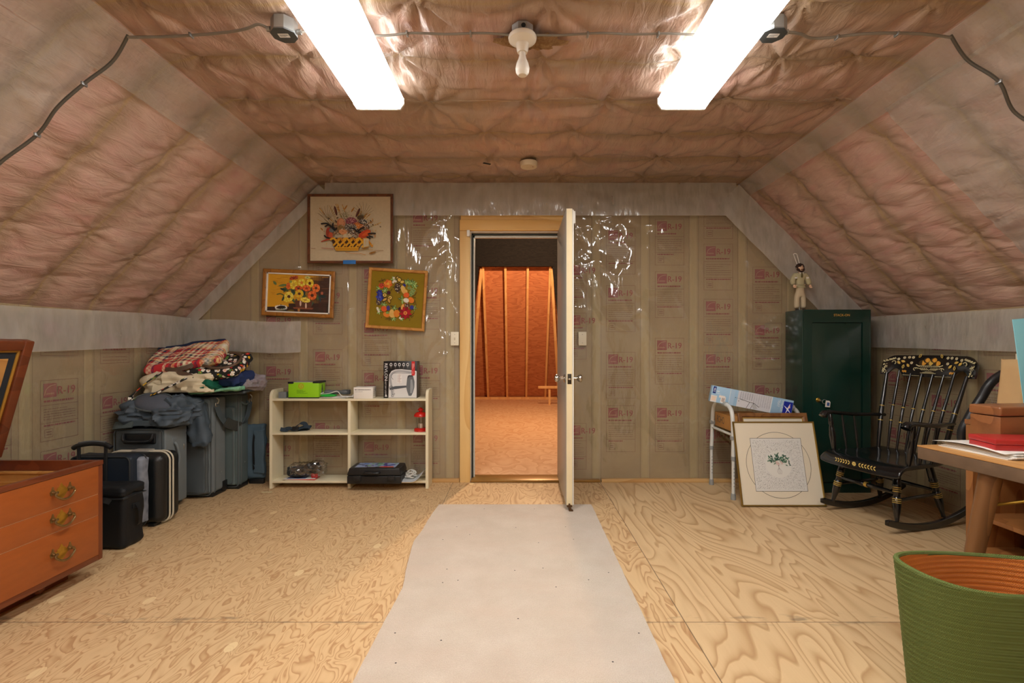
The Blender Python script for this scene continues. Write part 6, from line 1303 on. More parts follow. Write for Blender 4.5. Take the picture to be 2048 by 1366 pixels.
# blue carton across the walker
cA, cB = P(1421, 786, 3.845), P(1582, 817, 3.78); mid = (cA+cB)/2; ax_ = (cB-cA); Lc = ax_.length; ang_t = math.atan2(ax_.z, math.hypot(ax_.x, ax_.y)); rz_c = math.atan2(ax_.y, ax_.x)
t = thing('tray_carton', 'long pale blue printed carton lying slanted across the walker grips', 'box', tuple(mid)); TC = at(*mid, RZ(rz_c) @ RY(-ang_t)); HC = .125
b = W(t); b.T = b.T @ TC; b.box(-Lc/2, Lc/2, -.025, .025, -HC/2, HC/2, .0015); build('carton', b, pm('pale_blue_card', (158, 196, 226), .4, var=.02), t)
kc = Lc/1790; a = Art(loc_of(t).inverted() @ TC @ at(0, -.0253, 0, FACE_FRONT)); c_, s_ = math.cos(.19), math.sin(.19)
hw, hh = Lc/2, HC/2
def U(f): return -hw+f*Lc
a.rect(U(.225), -hh+.001, U(.285), hh-.001, (176, 206, 232)); a.rect(U(.325), -hh+.001, U(.745), hh-.001, (216, 218, 224)); a.rect(U(.225), -hh+.001, U(.232), hh-.001, (220, 232, 240)); a.rect(U(.735), -hh+.001, U(.745), hh-.001, (226, 236, 242))
a.rect(U(.012), .005, U(.05), hh-.004, (20, 52, 130)); a.poly([(U(.02), .028), (U(.034), .052), (U(.044), .028), (U(.034), .034)], (240, 240, 246)); a.rect(U(.02), .02, U(.044), .024, (240, 240, 246))
a.rows(U(.06), U(.13), .016, .034, 1, .010, (226, 238, 246), random.Random(4)); a.rows(U(.06), U(.12), .004, .014, 2, .002, (226, 238, 246), random.Random(5))
a.rect(U(.0), -hh+.002, U(.075), -.010, (230, 226, 222)); a.rect(U(.012), -hh+.012, U(.06), -.020, (236, 214, 196)); a.rect(U(.10), -.02, U(.175), -.002, (236, 232, 228)); a.rect(U(.125), -hh+.006, U(.185), -.010, (238, 234, 230)); a.lay()
for k in range(9): a.rect(U(.137)+k*.0026, -hh+.014, U(.137)+k*.0026+(.0016 if k % 3 else .0008), -.018, (120, 80, 60), False)
for k in range(14): x = U(.35+k*.028); a.rows(x, x+.011, -.035 if k > 5 else .0, hh-.006, 24, .0012, (150, 152, 166), random.Random(k))
for pts in ([(.36, .0), (.48, -.012), (.53, -.014)], [(.48, -.012), (.45, -.06)], [(.53, -.014), (.50, -.06)], [(.53, -.012), (.60, -.038)], [(.53, -.02), (.58, -.05)], [(.505, -.03), (.545, -.04)]): a.line([(U(u), v) for u, v in pts], .0028, (44, 46, 52))
a.poly([(U(.505), -.032), (U(.55), -.018), (U(.585), -.05), (U(.54), -.06)], (190, 192, 194)); a.ell(U(.30), .004, .003, .003, (60, 60, 64)); a.ell(U(.345), -.018, .003, .003, (60, 60, 64)); a.line([(U(.30), .004), (U(.40), -.006)], .001, (80, 80, 84)); a.ell(U(.595), -.03, .010, .004, (206, 206, 206), -.6)
a.text('WALKER', U(.857), hh-.008, .020, (232, 240, 246), -PI/2, sx=.82); a.text('TRAY', U(.81), hh-.010, .020, (232, 240, 246), -PI/2, sx=.82)
a.rect(U(.885), -hh+.002, U(.995), hh-.016, (24, 44, 158))
a.line([(U(.895), .012), (U(.94), -.010), (U(.985), -.036)], [.003, .009, .002], (236, 238, 246)); a.line([(U(.962), .034), (U(.945), -.005), (U(.925), -.045)], [.003, .010, .003], (236, 238, 246)); a.poly([(U(.945), .0), (U(.962), .03), (U(.97), .0)], (236, 200, 200)); 
build('front_print', a, M_PRN, t, smooth=False)
b = W(t); b.T = b.T @ TC; b.box(Lc/2-.0002, Lc/2+.0006, -.022, .022, -hh+.003, hh-.003); build('end_flap', b, M_CARDW, t)
# framed prints leaning on the walker
def leaning(label, name, w, h, y_bot, y_top, x, fw, dp, mat):
    th_ = math.asin((y_top-y_bot)/h); o = thing(name, label, 'picture', (x, y_bot, 0)); o.rotation_euler = (0, 0, 0)
    return o, at(0, dp+.002, .001, RX(-th_)) @ at(0, 0, h/2) @ FACE_FRONT, th_
M_GOLD = pm('brushed_gold_frame', (176, 146, 74), .3, .8, var=.06, stretch=(1, 1, 1)); M_FRAMEB = wood('brown_gold_frame', (150, 104, 60), (110, 70, 38), 10, (1, 1, 1), .35, 4); M_MATT = pm('cream_mat_board', (226, 216, 194), .8, var=.015)
t, TP, th_ = leaning('brown framed picture leaning behind the square gold framed print', 'framed_picture', .522, .655, 3.53, 3.72, 1.925, .03, .022, M_FRAMEB)
frame_parts(t, .522, .655, .034, .022, M_FRAMEB, TP)
b = MB(TP); b.box(-.23, .23, -.297, .297, .006, .009); build('mat_board', b, M_MATT, t)
b = MB(TP)
for q in ((-.23, .23, .286, .2935), (-.23, .23, -.2935, -.286), (-.2285, -.221, -.29, .29), (.221, .2285, -.29, .29)): b.box(q[0], q[1], q[2], q[3], .008, .013, .001)
build('gilt_liner', b, pm('gilt', (206, 170, 90), .3, .8), t)
a = Art(TP @ at(0, 0, .0092)); a.rect(-.13, -.17, .13, .17, (206, 204, 196)); a.ell(0, 0, .08, .1, (150, 160, 140)); build('artwork', a, M_PRN, t, smooth=False)
t, TP, th_ = leaning('square gold framed print of a posy in rings of script, leaning on the walker', 'framed_print', .597, .597, 3.478, 3.632, 1.887, .010, .018, M_GOLD)
frame_parts(t, .597, .597, .0105, .018, M_GOLD, TP)
a = Art(TP @ at(0, 0, .0095)); r_ = random.Random(7)
b = MB(TP); b.box(-.29, .29, -.29, .29, .006, .0092); build('mat_board', b, M_MATT, t)
a.arc(0, -.012, .232, 0, 2*PI, .0028, (70, 68, 60), 64); a.rect(-.186, -.197, .186, .178, (56, 56, 50)); a.rect(-.1835, -.1945, .1835, .1755, (222, 222, 218)); a.lay()
cy_ = -.009
for rr in [.098+.0062*k for k in range(26)]:
    n_ = int(rr*520); dense = (.098 < rr < .12 or .132 < rr < .15 or rr > .178)
    for k in range(n_):
        q = 2*PI*(k+r_.random()*.6)/n_; x, y = rr*math.cos(q), cy_+rr*math.sin(q)
        if abs(x) > .172 or abs(y-cy_) > .172: continue
        if r_.random() < (.16 if dense else .28): continue
        l = r_.uniform(.002, .0065); q2 = q+PI/2+(r_.uniform(-1.4, 1.4) if dense else r_.uniform(-.15, .15)); w = r_.uniform(.0012, .0034 if dense else .0018)
        dx_, dy_ = math.cos(q2)*l/2, math.sin(q2)*l/2; nx_, ny_ = -math.sin(q2)*w/2, math.cos(q2)*w/2
        a.poly([(x-dx_-nx_, y-dy_-ny_), (x+dx_-nx_, y+dy_-ny_), (x+dx_+nx_, y+dy_+ny_), (x-dx_+nx_, y-dy_+ny_)], r_.choice([(84, 84, 82), (120, 120, 116), (60, 60, 60), (150, 150, 146)]), False)
a.ell(0, cy_, .093, .093, (226, 226, 220), n=36); a.lay()
for k in range(4): a.line(spline([(-.01+.006*k, .0, 0), (.0, -.03, 0), (-.014+.010*k, -.055, 0), (-.004+.006*k, -.078, 0)], 5), .0014, (120, 110, 110))
for k in range(95):
    q = r_.uniform(.1, PI-.1) if k < 75 else r_.uniform(-.6, PI+.6); d = r_.uniform(.012, .078); x, y = math.cos(q)*d*1.02, .006+math.sin(q)*d*.72
    a.leaf(x, y, r_.uniform(.010, .022), r_.uniform(.006, .011), q+r_.uniform(-.9, .9), r_.choice([(62, 100, 82), (80, 120, 98), (44, 78, 66), (110, 140, 118)]))
for k in range(9): a.flower(r_.uniform(-.024, .03), r_.uniform(-.012, .008), .009, 5, (226, 206, 200), (160, 110, 110), r_.random(), .8)
build('artwork', a, M_PRN, t, smooth=False)
# green steel cabinet
M_GREENS = pm('dark_green_enamel', (16, 50, 42), .26, var=.05, vs=3, bmp=.02, bs=6, coat=.25); gx0, gx1, gy0, gy1, gz = 2.21, 2.743, 3.825, 4.068, 1.422
t = thing('steel_cabinet', 'tall dark green steel cabinet with a key in its lock', 'cabinet', ((gx0+gx1)/2, (gy0+gy1)/2, 0)); b = W(t)
b.box(gx0, gx0+.012, gy0, gy1, 0, gz, .003); b.box(gx1-.012, gx1, gy0, gy1, 0, gz, .003); b.box(gx0+.012, gx1-.012, gy1-.012, gy1, 0, gz); b.box(gx0+.011, gx1-.011, gy0, gy1-.011, gz-.012, gz, .003); b.box(gx0+.011, gx1-.011, gy0, gy1-.011, 0, .012)
b.box(gx0+.011, gx0+.075, gy0, gy0+.02, .011, gz-.011); b.box(gx1-.065, gx1-.011, gy0, gy0+.02, .011, gz-.011); b.box(gx0+.074, gx1-.064, gy0, gy0+.02, gz-.10, gz-.011); b.box(gx0+.074, gx1-.064, gy0, gy0+.02, .011, .075); build('cabinet_body', b, M_GREENS, t)
b = W(t); b.box(gx0+.079, gx1-.069, gy0+.006, gy0+.018, .079, gz-.104, .003); dr_ = build('cabinet_door', b, M_GREENS, t)
b = W(t); b.box(gx0+.074, gx1-.064, gy0+.0185, gy0+.0195, .07, gz-.09); build('door_gap', b, pm('black_hole', (14, 13, 12), .8), t)
lk = P(1637, 800, gy0); b = W(t); lathe(b, [(.017, 0), (.017, .004), (.012, .008), (.010, .016), (.006, .018), (0, .018)], 18, at(lk.x, gy0+.006, lk.z, RX(PI/2))); build('lock', b, M_BRASS, dr_)
b = W(t); b.box(lk.x-.0015, lk.x+.0015, gy0-.034, gy0-.01, lk.z-.006, lk.z+.006, .001); kz_ = build('key', b, M_GALV, dr_)
b = W(t); tube(b, [(lk.x+.030+.016*math.cos(q), gy0-.026, lk.z-.010+.016*math.sin(q)) for q in [2*PI*k/16 for k in range(16)]], .002, 6, closed=True); build('key_ring', b, M_GALV, dr_)
b = W(t); b.T = b.T @ at(lk.x+.055, gy0-.026, lk.z-.028, RY(.1)); prism(b, [(-.018, -.024), (.018, -.024), (.018, .016), (.008, .026), (-.014, .026), (-.018, .018)], .003, FACE_FRONT); build('key_tag', b, M_CARDW, dr_)
a = Art(loc_of(t).inverted() @ at(lk.x+.055, gy0-.0292, lk.z-.028, RY(.1)) @ FACE_FRONT); a.rect(-.008, -.014, .012, .012, (60, 90, 150)); build('tag_print', a, M_PRN, dr_, smooth=False)
a = Art(loc_of(t).inverted() @ at(2.502, gy0-.0003, 1.378, FACE_FRONT)); a.text('STACK-ON', -.048, -.008, .018, (222, 170, 70), sx=.98); build('front_lettering', a, M_PRN, t, smooth=False)
# cloth doll on the cabinet
t = thing('doll', 'bearded cloth doll in khaki jacket and cream trousers standing on the cabinet', 'doll', (2.278, 3.975, gz)); M_KHAKI = fabric('khaki_cotton', (196, 188, 152), (168, 160, 124), 1500, .85); M_TROU = fabric('cream_twill', (208, 192, 162), (184, 168, 138), 1500, .85); M_SKIN = pm('doll_skin', (222, 186, 154), .6, var=.03); M_HAIR = pm('dark_brown_wool', (52, 32, 24), .95, var=.3, vs=120, bmp=.6, bs=400)
def skin(name, pts, edges, rad, mat, parent, root=0, lev=2):
    me = bpy.data.meshes.new(name); me.from_pydata([tuple(p) for p in pts], edges, []); o = bpy.data.objects.new(name, me); COL.objects.link(o)
    sm_ = o.modifiers.new('s', 'SKIN'); sm_.use_smooth_shade = True
    for i, r__ in enumerate(rad): me.skin_vertices[0].data[i].radius = r__ if isinstance(r__, tuple) else (r__, r__); me.skin_vertices[0].data[i].use_root = (i == root)
    sb = o.modifiers.new('d', 'SUBSURF'); sb.levels = lev; sb.render_levels = lev
    dg = bpy.context.evaluated_depsgraph_get(); dg.update(); m2 = bpy.data.meshes.new_from_object(o.evaluated_get(dg)); bpy.data.objects.remove(o)
    m2.name = name; m2.materials.clear(); m2.materials.append(mat); m2.polygons.foreach_set('use_smooth', [True]*len(m2.polygons))
    q = bpy.data.objects.new(name, m2); COL.objects.link(q); q.parent = parent; return q
skin('trousers', [(0, 0, .185), (0, 0, .15), (-.022, 0, .125), (-.026, .002, .075), (-.027, 0, .018), (.022, 0, .125), (.026, .002, .075), (.027, 0, .018), (0, 0, .205)], [(0, 1), (1, 2), (2, 3), (3, 4), (1, 5), (5, 6), (6, 7), (0, 8)], [(.034, .022), (.036, .024), .024, .021, .0225, .024, .021, .0225, (.030, .020)], M_TROU, t)
skin('jacket', [(0, 0, .215), (0, 0, .25), (0, 0, .285), (0, 0, .305), (-.040, 0, .288), (-.064, -.004, .245), (-.066, -.016, .205), (.040, 0, .288), (.064, -.004, .245), (.066, -.016, .205), (0, 0, .20)], [(0, 1), (1, 2), (2, 3), (2, 4), (4, 5), (5, 6), (2, 7), (7, 8), (8, 9), (0, 10)], [(.036, .024), (.038, .026), (.036, .024), (.018, .014), .021, .022, .020, .021, .022, .020, (.037, .025)], M_KHAKI, t)
for s in (-1, 1):
    q = skin('shoe', [(s*.027, .004, .010), (s*.029, -.020, .008)], [(0, 1)], [(.014, .010), (.012, .008)], pm('dark_shoe', (44, 32, 28), .6), t, lev=2)
    b = MB(); ellipsoid(b, (s*.064, -.034, .196), (.011, .010, .013), 12, 8)
    for k in range(4): ellipsoid(b, (s*.064+(k-1.5)*.005, -.042, .186), (.0026, .003, .008-.001*abs(k-1.5)), 8, 6)
    ellipsoid(b, (s*.064-s*.011, -.038, .198), (.003, .003, .008), 8, 6); build('hand', b, M_SKIN, t)
    b = MB(); rbox(b, (s*.046, -.0265, .263), (.020, .004, .013), .0015, 2); build('white_label', b, M_CARDW, t)
b = MB(); ellipsoid(b, (0, -.002, .343), (.024, .025, .030), 20, 14); ellipsoid(b, (0, -.027, .340), (.0045, .006, .007), 10, 8); tube(b, [(0, 0, .30), (0, 0, .325)], .012, 10)
for s in (-1, 1): ellipsoid(b, (s*.025, 0, .343), (.004, .006, .008), 8, 6)
build('head', b, M_SKIN, t)
b = MB(); ellipsoid(b, (0, .004, .352), (.0285, .0285, .0285), 20, 14); r_ = random.Random(3)
b.v = [v if not (v[1] < -.012 and v[2] < .366) else (v[0], -.012, v[2]) for v in b.v]
for k in range(60):
    q = r_.uniform(0, 6.28); e_ = r_.uniform(.1, 1.4); x, y, z = math.cos(q)*math.cos(e_)*.027, .004+math.sin(q)*math.cos(e_)*.027, .352+math.sin(e_)*.027
    ellipsoid(b, (x, y, z), (.007, .007, .006), 7, 5)
for s in (-1, 1):
    for k in range(6): ellipsoid(b, (s*.0245, -.008, .358-.006*k), (.006, .008, .006), 7, 5)
build('hair', b, M_HAIR, t)
b = MB()
for k in range(15): q = PI+PI*k/14; ellipsoid(b, (.0205*math.cos(q), -.018, .332+.017*math.sin(q)), (.0075, .0085, .0075), 8, 6)
for k in range(7): ellipsoid(b, (-.009+.003*k, -.0275, .3335-.0006*abs(k-3)), (.003, .003, .0025), 7, 5)
build('beard', b, M_HAIR, t)
a = Art(at(0, -.0275, 0, FACE_FRONT)); 
b = MB()
for s in (-1, 1): ellipsoid(b, (s*.009, -.0248, .3475), (.0028, .0018, .002), 8, 6)
for s in (-1, 1): ellipsoid(b, (s*.009, -.0245, .3545), (.0055, .0018, .0012), 8, 6)
build('eye', b, M_HAIR, t)
b = MB(); ellipsoid(b, (0, -.0285, .3275), (.005, .0022, .0016), 8, 6); build('mouth', b, pm('doll_lip', (150, 80, 70), .6), t)
b = MB(); prism(b, [(-.003, 0), (.003, 0), (.008, -.030), (0, -.040), (-.008, -.030)], .003, at(0, -.0265, .302, FACE_FRONT)); build('necktie', b, pm('olive_tie', (84, 76, 40), .7), t)
b = MB(); prism(b, [(-.004, .004), (-.018, .008), (-.014, -.012)], .003, at(0, -.022, .302, FACE_FRONT)); prism(b, [(.004, .004), (.014, -.012), (.018, .008)], .003, at(0, -.022, .302, FACE_FRONT)); build('collar', b, pm('pale_collar', (222, 216, 200), .7), t)
b = MB(); tube(b, [(.035*math.cos(q), .024*math.sin(q), .212) for q in [2*PI*k/20 for k in range(20)]], .004, 6, closed=True); build('belt', b, M_KHAKI, t)
b = MB(); ribbon(b, [(-.014, .015, .375), (-.020, .06, .47)], (1, 0, 0), .006, .001); ribbon(b, [(.006, .015, .377), (.008, .06, .47)], (1, 0, 0), .006, .001); ribbon(b, [(-.020, .06, .47), (-.006, .062, .474), (.008, .06, .47)], (0, 0, 1), .006, .001); build('white_ribbon', b, M_WHITE, t)
b = MB(); tube(b, [(0, .01, 0), (0, .012, .12)], .004, 8); tube(b, [(-.02, .012, .003), (.02, .012, .003)], .003, 8); build('stand', b, pm('pale_stand', (196, 206, 206), .4), t)

# ================================================================== the black rocking chair
M_BLKL = pm('black_lacquer', (16, 17, 19), .2, var=.1, coat=.5); M_STEN = pm('gold_stencil', (196, 164, 78), .35, .35)
rc = thing('rocking_chair', 'black lacquered rocking chair with gold stencilled crest by the right wall', 'chair', (2.45, 3.265, 0), math.radians(-74)); L = lambda: MB()
b = L()
def rock(x):
    b = MB(); pts = []; R = .95
    for k in range(25):
        y = -.305+.77*k/24; z = R-math.sqrt(R*R-(y-.02)**2); pts.append((x, y, z))
    vs = []; n = len(pts)
    for i, p in enumerate(pts):
        hh_ = .042 if 0 < i < n-1 else .03
        for (dx_, dz_) in ((-.012, 0), (.012, 0), (.012, hh_), (-.012, hh_)): vs.append((p[0]+dx_, p[1], p[2]+dz_))
    fs = [(i*4+k, i*4+(k+1) % 4, i*4+4+(k+1) % 4, i*4+4+k) for i in range(n-1) for k in range(4)]+[(3, 2, 1, 0), tuple((n-1)*4+k for k in range(4))]
    b.add(vs, fs); o = build('rocker', b, M_BLKL, rc); md = o.modifiers.new('bevel', 'BEVEL'); md.width = .004; md.segments = 2; md.limit_method = 'ANGLE'
rock(-.225); rock(.225)
# seat: saddled slab rolling over at the front
nu, nv = 25, 21; pts = []
def seat_pt(u, v, top):
    y = -.265+.50*v; wd = .275-.05*v-.02*(2*u-1)**2*0; x = (2*u-1)*wd
    cr = max(0, 1-abs(2*u-1)**6)
    y2 = y+(.02*(1-(2*u-1)**2)*(-1) if v < .5 else 0)*(1-v)
    z = .415-.014*math.sin(PI*min(1, v*1.05))*(1-(2*u-1)**4)+.02*max(0, v-.75)*2-(.045*max(0, (.16-v)/.16)**2)
    if not top: z = z-.034*(1-.35*abs(2*u-1)**8)-.004
    return (x, y2, z)
for top in (True, False):
    for i in range(nu):
        for j in range(nv): pts.append(seat_pt(i/(nu-1), j/(nv-1), top))
fs = []; o_ = nu*nv
for i in range(nu-1):
    for j in range(nv-1): fs += [(i*nv+j, (i+1)*nv+j, (i+1)*nv+j+1, i*nv+j+1), (o_+i*nv+j, o_+i*nv+j+1, o_+(i+1)*nv+j+1, o_+(i+1)*nv+j)]
for i in range(nu-1): fs += [(i*nv, o_+i*nv, o_+(i+1)*nv, (i+1)*nv), (i*nv+nv-1, (i+1)*nv+nv-1, o_+(i+1)*nv+nv-1, o_+i*nv+nv-1)]
for j in range(nv-1): fs += [(j, j+1, o_+j+1, o_+j), ((nu-1)*nv+j, o_+(nu-1)*nv+j, o_+(nu-1)*nv+j+1, (nu-1)*nv+j+1)]
b = MB(); b.add(pts, fs); seat = build('seat', b, M_BLKL, rc, ang=60); md = seat.modifiers.new('bevel', 'BEVEL'); md.width = .010; md.segments = 3; md.limit_method = 'ANGLE'; md.angle_limit = 1.0
# gold leaf stencil on the rolled front edge
a = Art(at(0, -.2935, .377, FACE_FRONT @ RX(-.0)), 2e-5)
for s in (-1, 1):
    for k in range(6):
        x = s*(.03+k*.019); a.leaf(x, .001, .020, .008, (0 if s > 0 else PI)+s*.7, (206, 180, 100)); a.leaf(x, -.001, .020, .008, (0 if s > 0 else PI)-s*.7, (206, 180, 100))
a.flower(0, 0, .016, 8, (214, 190, 110), (150, 120, 60))
for v_i, v in enumerate(a.v):                                   # lay the flat stencil on the curved front
    x, y, z = v; a.v[v_i] = (x, -.265-.02*(1-(x/.275)**2)-.0016-.00002*0+(y+.2935), z)
build('seat_stencil', a, vcol('gold_paint', .35), seat, smooth=False)
LEGP = [(0, .016), (.08, .021), (.2, .022), (.30, .0215), (.31, .024), (.33, .024), (.34, .0215), (.46, .021), (.47, .0185), (.52, .0185), (.53, .0215), (.64, .0235), (.76, .0205), (.86, .015), (.94, .0115), (1, .012)]
for x, y0, y1 in ((.175, -.155, -.215), (-.175, -.155, -.215), (.16, .135, .20), (-.16, .135, .20)):
    A_ = Vector((x, y0, .388)); B_ = Vector((x*1.0+(.045 if x > 0 else -.045), y1, .035+.02*(y1 > 0)+.03*(y1 < 0)*.6)); b = MB(); seg_lathe(b, A_, B_, LEGP, 16); lg = build('leg', b, M_BLKL, rc)
    b = MB()
    for tt in (.36, .395, .43, .56, .595, .625):
        rad = .0216 if tt < .45 else .0232; d_ = (B_-A_); seg_lathe(b, A_+d_*(tt-.009), A_+d_*(tt+.009), [(0, rad-.001), (.2, rad+.0008), (.8, rad+.0008), (1, rad-.001)], 16)
    build('gold_ring', b, M_STEN, lg)
STP = [(0, .009), (.1, .011), (.3, .014), (.44, .017), (.46, .013), (.5, .0165), (.54, .013), (.56, .017), (.7, .014), (.9, .011), (1, .009)]
b = MB(); seg_lathe(b, (-.197, -.183, .235), (.197, -.183, .235), STP, 12); s_ = build('stretcher', b, M_BLKL, rc); b = MB(); seg_lathe(b, (-.010, -.183, .235), (.010, -.183, .235), [(0, .0165), (.3, .0175), (.7, .0175), (1, .0165)], 12); build('gold_ring', b, M_STEN, s_)
b = MB(); seg_lathe(b, (-.185, .168, .22), (.185, .168, .22), [(0, .009), (.5, .013), (1, .009)], 12); build('stretcher', b, M_BLKL, rc)
for x in (-.197, .197): b = MB(); seg_lathe(b, (x, -.183, .19), (x*.95, .168, .20), [(0, .009), (.5, .012), (1, .009)], 12); build('stretcher', b, M_BLKL, rc)
# back: two posts, six spindles, curved crest
def crest_y(x): return .372-.45*x*x
for i, x in enumerate([-.205, -.142, -.085, -.028, .028, .085, .142, .205]):
    top = Vector((x*1.24, crest_y(x*1.24)-.012, .945 if abs(x) not in (.142,) else .965)); bot = Vector((x, .195-.25*x*x, .405)); big = i in (0, 7)
    mid_ = (top+bot)/2+Vector((0, -.012, 0)); pp = spline([bot, bot.lerp(mid_, .5)+Vector((0, -.002, 0)), mid_, mid_.lerp(top, .5), top], 4); n = len(pp); b = MB()
    rad = [(.0105+.005*math.sin(PI*min(1, k/(n-1)*1.1))) if big else (.0065+.0035*math.sin(PI*k/(n-1))) for k in range(n)]; tube(b, pp, rad, 10); sp_ = build('back_post' if big else 'spindle', b, M_BLKL, rc)
    b = MB()
    for tt in (.38, .62):
        q = pp[int(tt*(n-1))]; q2 = pp[int(tt*(n-1))+1]; dd_ = (q2-q).normalized()*.0035; rr = rad[int(tt*(n-1))]; seg_lathe(b, q-dd_, q+dd_, [(0, rr), (.3, rr+.0006), (.7, rr+.0006), (1, rr)], 10)
    build('gold_ring', b, M_STEN, sp_)
def crest_top(x): u = abs(x)/.30; return 1.075-.004*(1-math.cos(u*PI))/2-.055*max(0, (u-.72)/.28)**2.2
def crest_bot(x):
    u = abs(x)
    if u > .255: return .932
    if u > .165: return .932+.045*math.sin(PI*(u-.165)/.09)**.7
    return .925
nxx = 61; vs = []
for i in range(nxx):
    x = -.30+.60*i/(nxx-1); y = crest_y(x); z0, z1 = crest_bot(x), crest_top(x); lean = .04
    for j in range(6):
        z = z0+(z1-z0)*j/5; vs.append((x, y+lean*(z-.93)/.14-.011*(1-.3*(j in (0, 5))), z))
    for j in range(6):
        z = z1+(z0-z1)*j/5; vs.append((x, y+lean*(z-.93)/.14+.009*(1-.3*(j in (0, 5))), z))
fs = [(i*12+k, i*12+(k+1) % 12, i*12+12+(k+1) % 12, i*12+12+k) for i in range(nxx-1) for k in range(12)]+[tuple(reversed(range(12))), tuple((nxx-1)*12+k for k in range(12))]
b = MB(); b.add(vs, fs); crest = build('crest_rail', b, M_BLKL, rc, ang=50)
a = Art(at(0, 0, 0, FACE_FRONT), 2e-5); G_ = (210, 176, 84); GS = (206, 196, 150); GO = (224, 160, 56); r_ = random.Random(3)
for (x, y, rx, ry, c) in ((-.045, 1.022, .026, .021, GO), (.0, 1.024, .024, .022, G_), (.045, 1.02, .026, .02, GO), (-.022, 1.040, .022, .018, GO), (.022, 1.042, .022, .018, GO)): a.ell(x, y, rx, ry, (60, 44, 20)); a.ell(x, y, rx*.88, ry*.88, c); a.ell(x-rx*.2, y, rx*.45, ry*.7, (236, 190, 96))
a.rect(-.068, .999, .068, 1.003, GS); a.line([(-.085, 1.008), (-.06, .996)], .006, GS); a.line([(.085, 1.008), (.06, .996)], .006, GS)
for k in range(9): a.ell(-.05+.0125*k, .993, .003, .003, GS)
for k in range(5): a.line([(-.066+k*.012, .986), (-.040+k*.010, .972)], .003, GS); a.line([(.066-k*.012, .986), (.040-k*.010, .972)], .003, GS)
for s in (-1, 1): a.arc(s*.088, .978, .008, 0, 2*PI*.8, .004, GS); a.line(spline([(s*.088, .986, 0), (s*.075, .988, 0), (s*.068, .980, 0)], 4), .004, GS)
a.rect(-.05, .951, .05, .954, GS); a.rect(-.035, .957, .035, .959, GS); a.rect(-.022, .962, .022, .964, GS)
for s in (-1, 1):
    for (x, y) in ((.165, 1.055), (.135, 1.058), (.11, 1.058), (.115, 1.02), (.20, 1.045)): a.flower(s*x, y, .011, 6, (220, 210, 170), (90, 66, 30), .4, .6)
    for (x, y, q) in ((.155, 1.025, .3), (.125, .99, .9), (.165, .978, 1.7), (.075, 1.056, 2.0), (.185, 1.01, .8)): a.leaf(s*x, y, .030, .017, q if s > 0 else PI-q, G_); a.leaf(s*x+s*.004*math.cos(q), y+.004*math.sin(q), .02, .008, q if s > 0 else PI-q, (80, 70, 30))
    for k in range(8): a.ell(s*(.14+.007*(k % 4)), .955+.007*(k//4)+.003*(k % 2), .0035, .0035, GO)
    for k in range(12): x = s*(.215+.006*k); a.leaf(x, 1.045-.002*k, .018, .006, (.8 if s > 0 else PI-.8)+r_.uniform(-.3, .3), GS)
    for k in range(40): a.ell(s*r_.uniform(.262, .288), r_.uniform(.942, 1.012), .004, .0025, GS, r_.uniform(0, 3), 6)
    a.arc(s*.225, 1.02, .012, -1, 3, .005, GS); a.rect(s*.16-.03, .9415, s*.16+.03, .9435, GS) if False else a.line([(s*.05, .932), (s*.155, .934)], .0022, GS)
off_ = [v[1] for v in a.v]
a.v = [(x, crest_y(x)+.04*(z-.93)/.14-.0125+y, z) for (x, y, z) in a.v]
build('crest_stencil', a, vcol('gold_paint', .35), crest, smooth=False)
# arms
for s in (-1, 1):
    pth = spline([(s*.222, .262, .645), (s*.245, .16, .648), (s*.275, .04, .650), (s*.285, -.08, .662), (s*.285, -.17, .672), (s*.283, -.215, .664), (s*.282, -.232, .645)], 6)
    n = len(pth); vs = []
    for i, p in enumerate(pth):
        u = i/(n-1); w = .016+.012*u; h_ = .012+.004*u+(.008 if u > .8 else 0)
        tg = (pth[min(n-1, i+1)]-pth[max(0, i-1)]).normalized(); sd_ = Vector((1, 0, 0)); nn = sd_.cross(tg).normalized()
        for k in range(10): q = 2*PI*k/10; vs.append(p+sd_*w*math.cos(q)+nn*h_*math.sin(q))
    fs = [(i*10+k, i*10+(k+1) % 10, i*10+10+(k+1) % 10, i*10+10+k) for i in range(n-1) for k in range(10)]+[tuple(reversed(range(10))), tuple((n-1)*10+k for k in range(10))]
    b = MB(); b.add(vs, fs); build('armrest', b, M_BLKL, rc, ang=60)
    b = MB(); seg_lathe(b, (s*.250, -.165, .405), (s*.284, -.165, .662), [(0, .011), (.15, .016), (.4, .021), (.6, .017), (.68, .013), (.72, .017), (.9, .014), (1, .010)], 12); build('arm_post', b, M_BLKL, rc)
    for yy in (-.06, .04): b = MB(); seg_lathe(b, (s*(.243-.1*(yy+.06)*.2), yy, .405), (s*(.280-.08*(yy+.06)), yy, .648), [(0, .007), (.4, .010), (1, .006)], 10); build('arm_spindle', b, M_BLKL, rc)

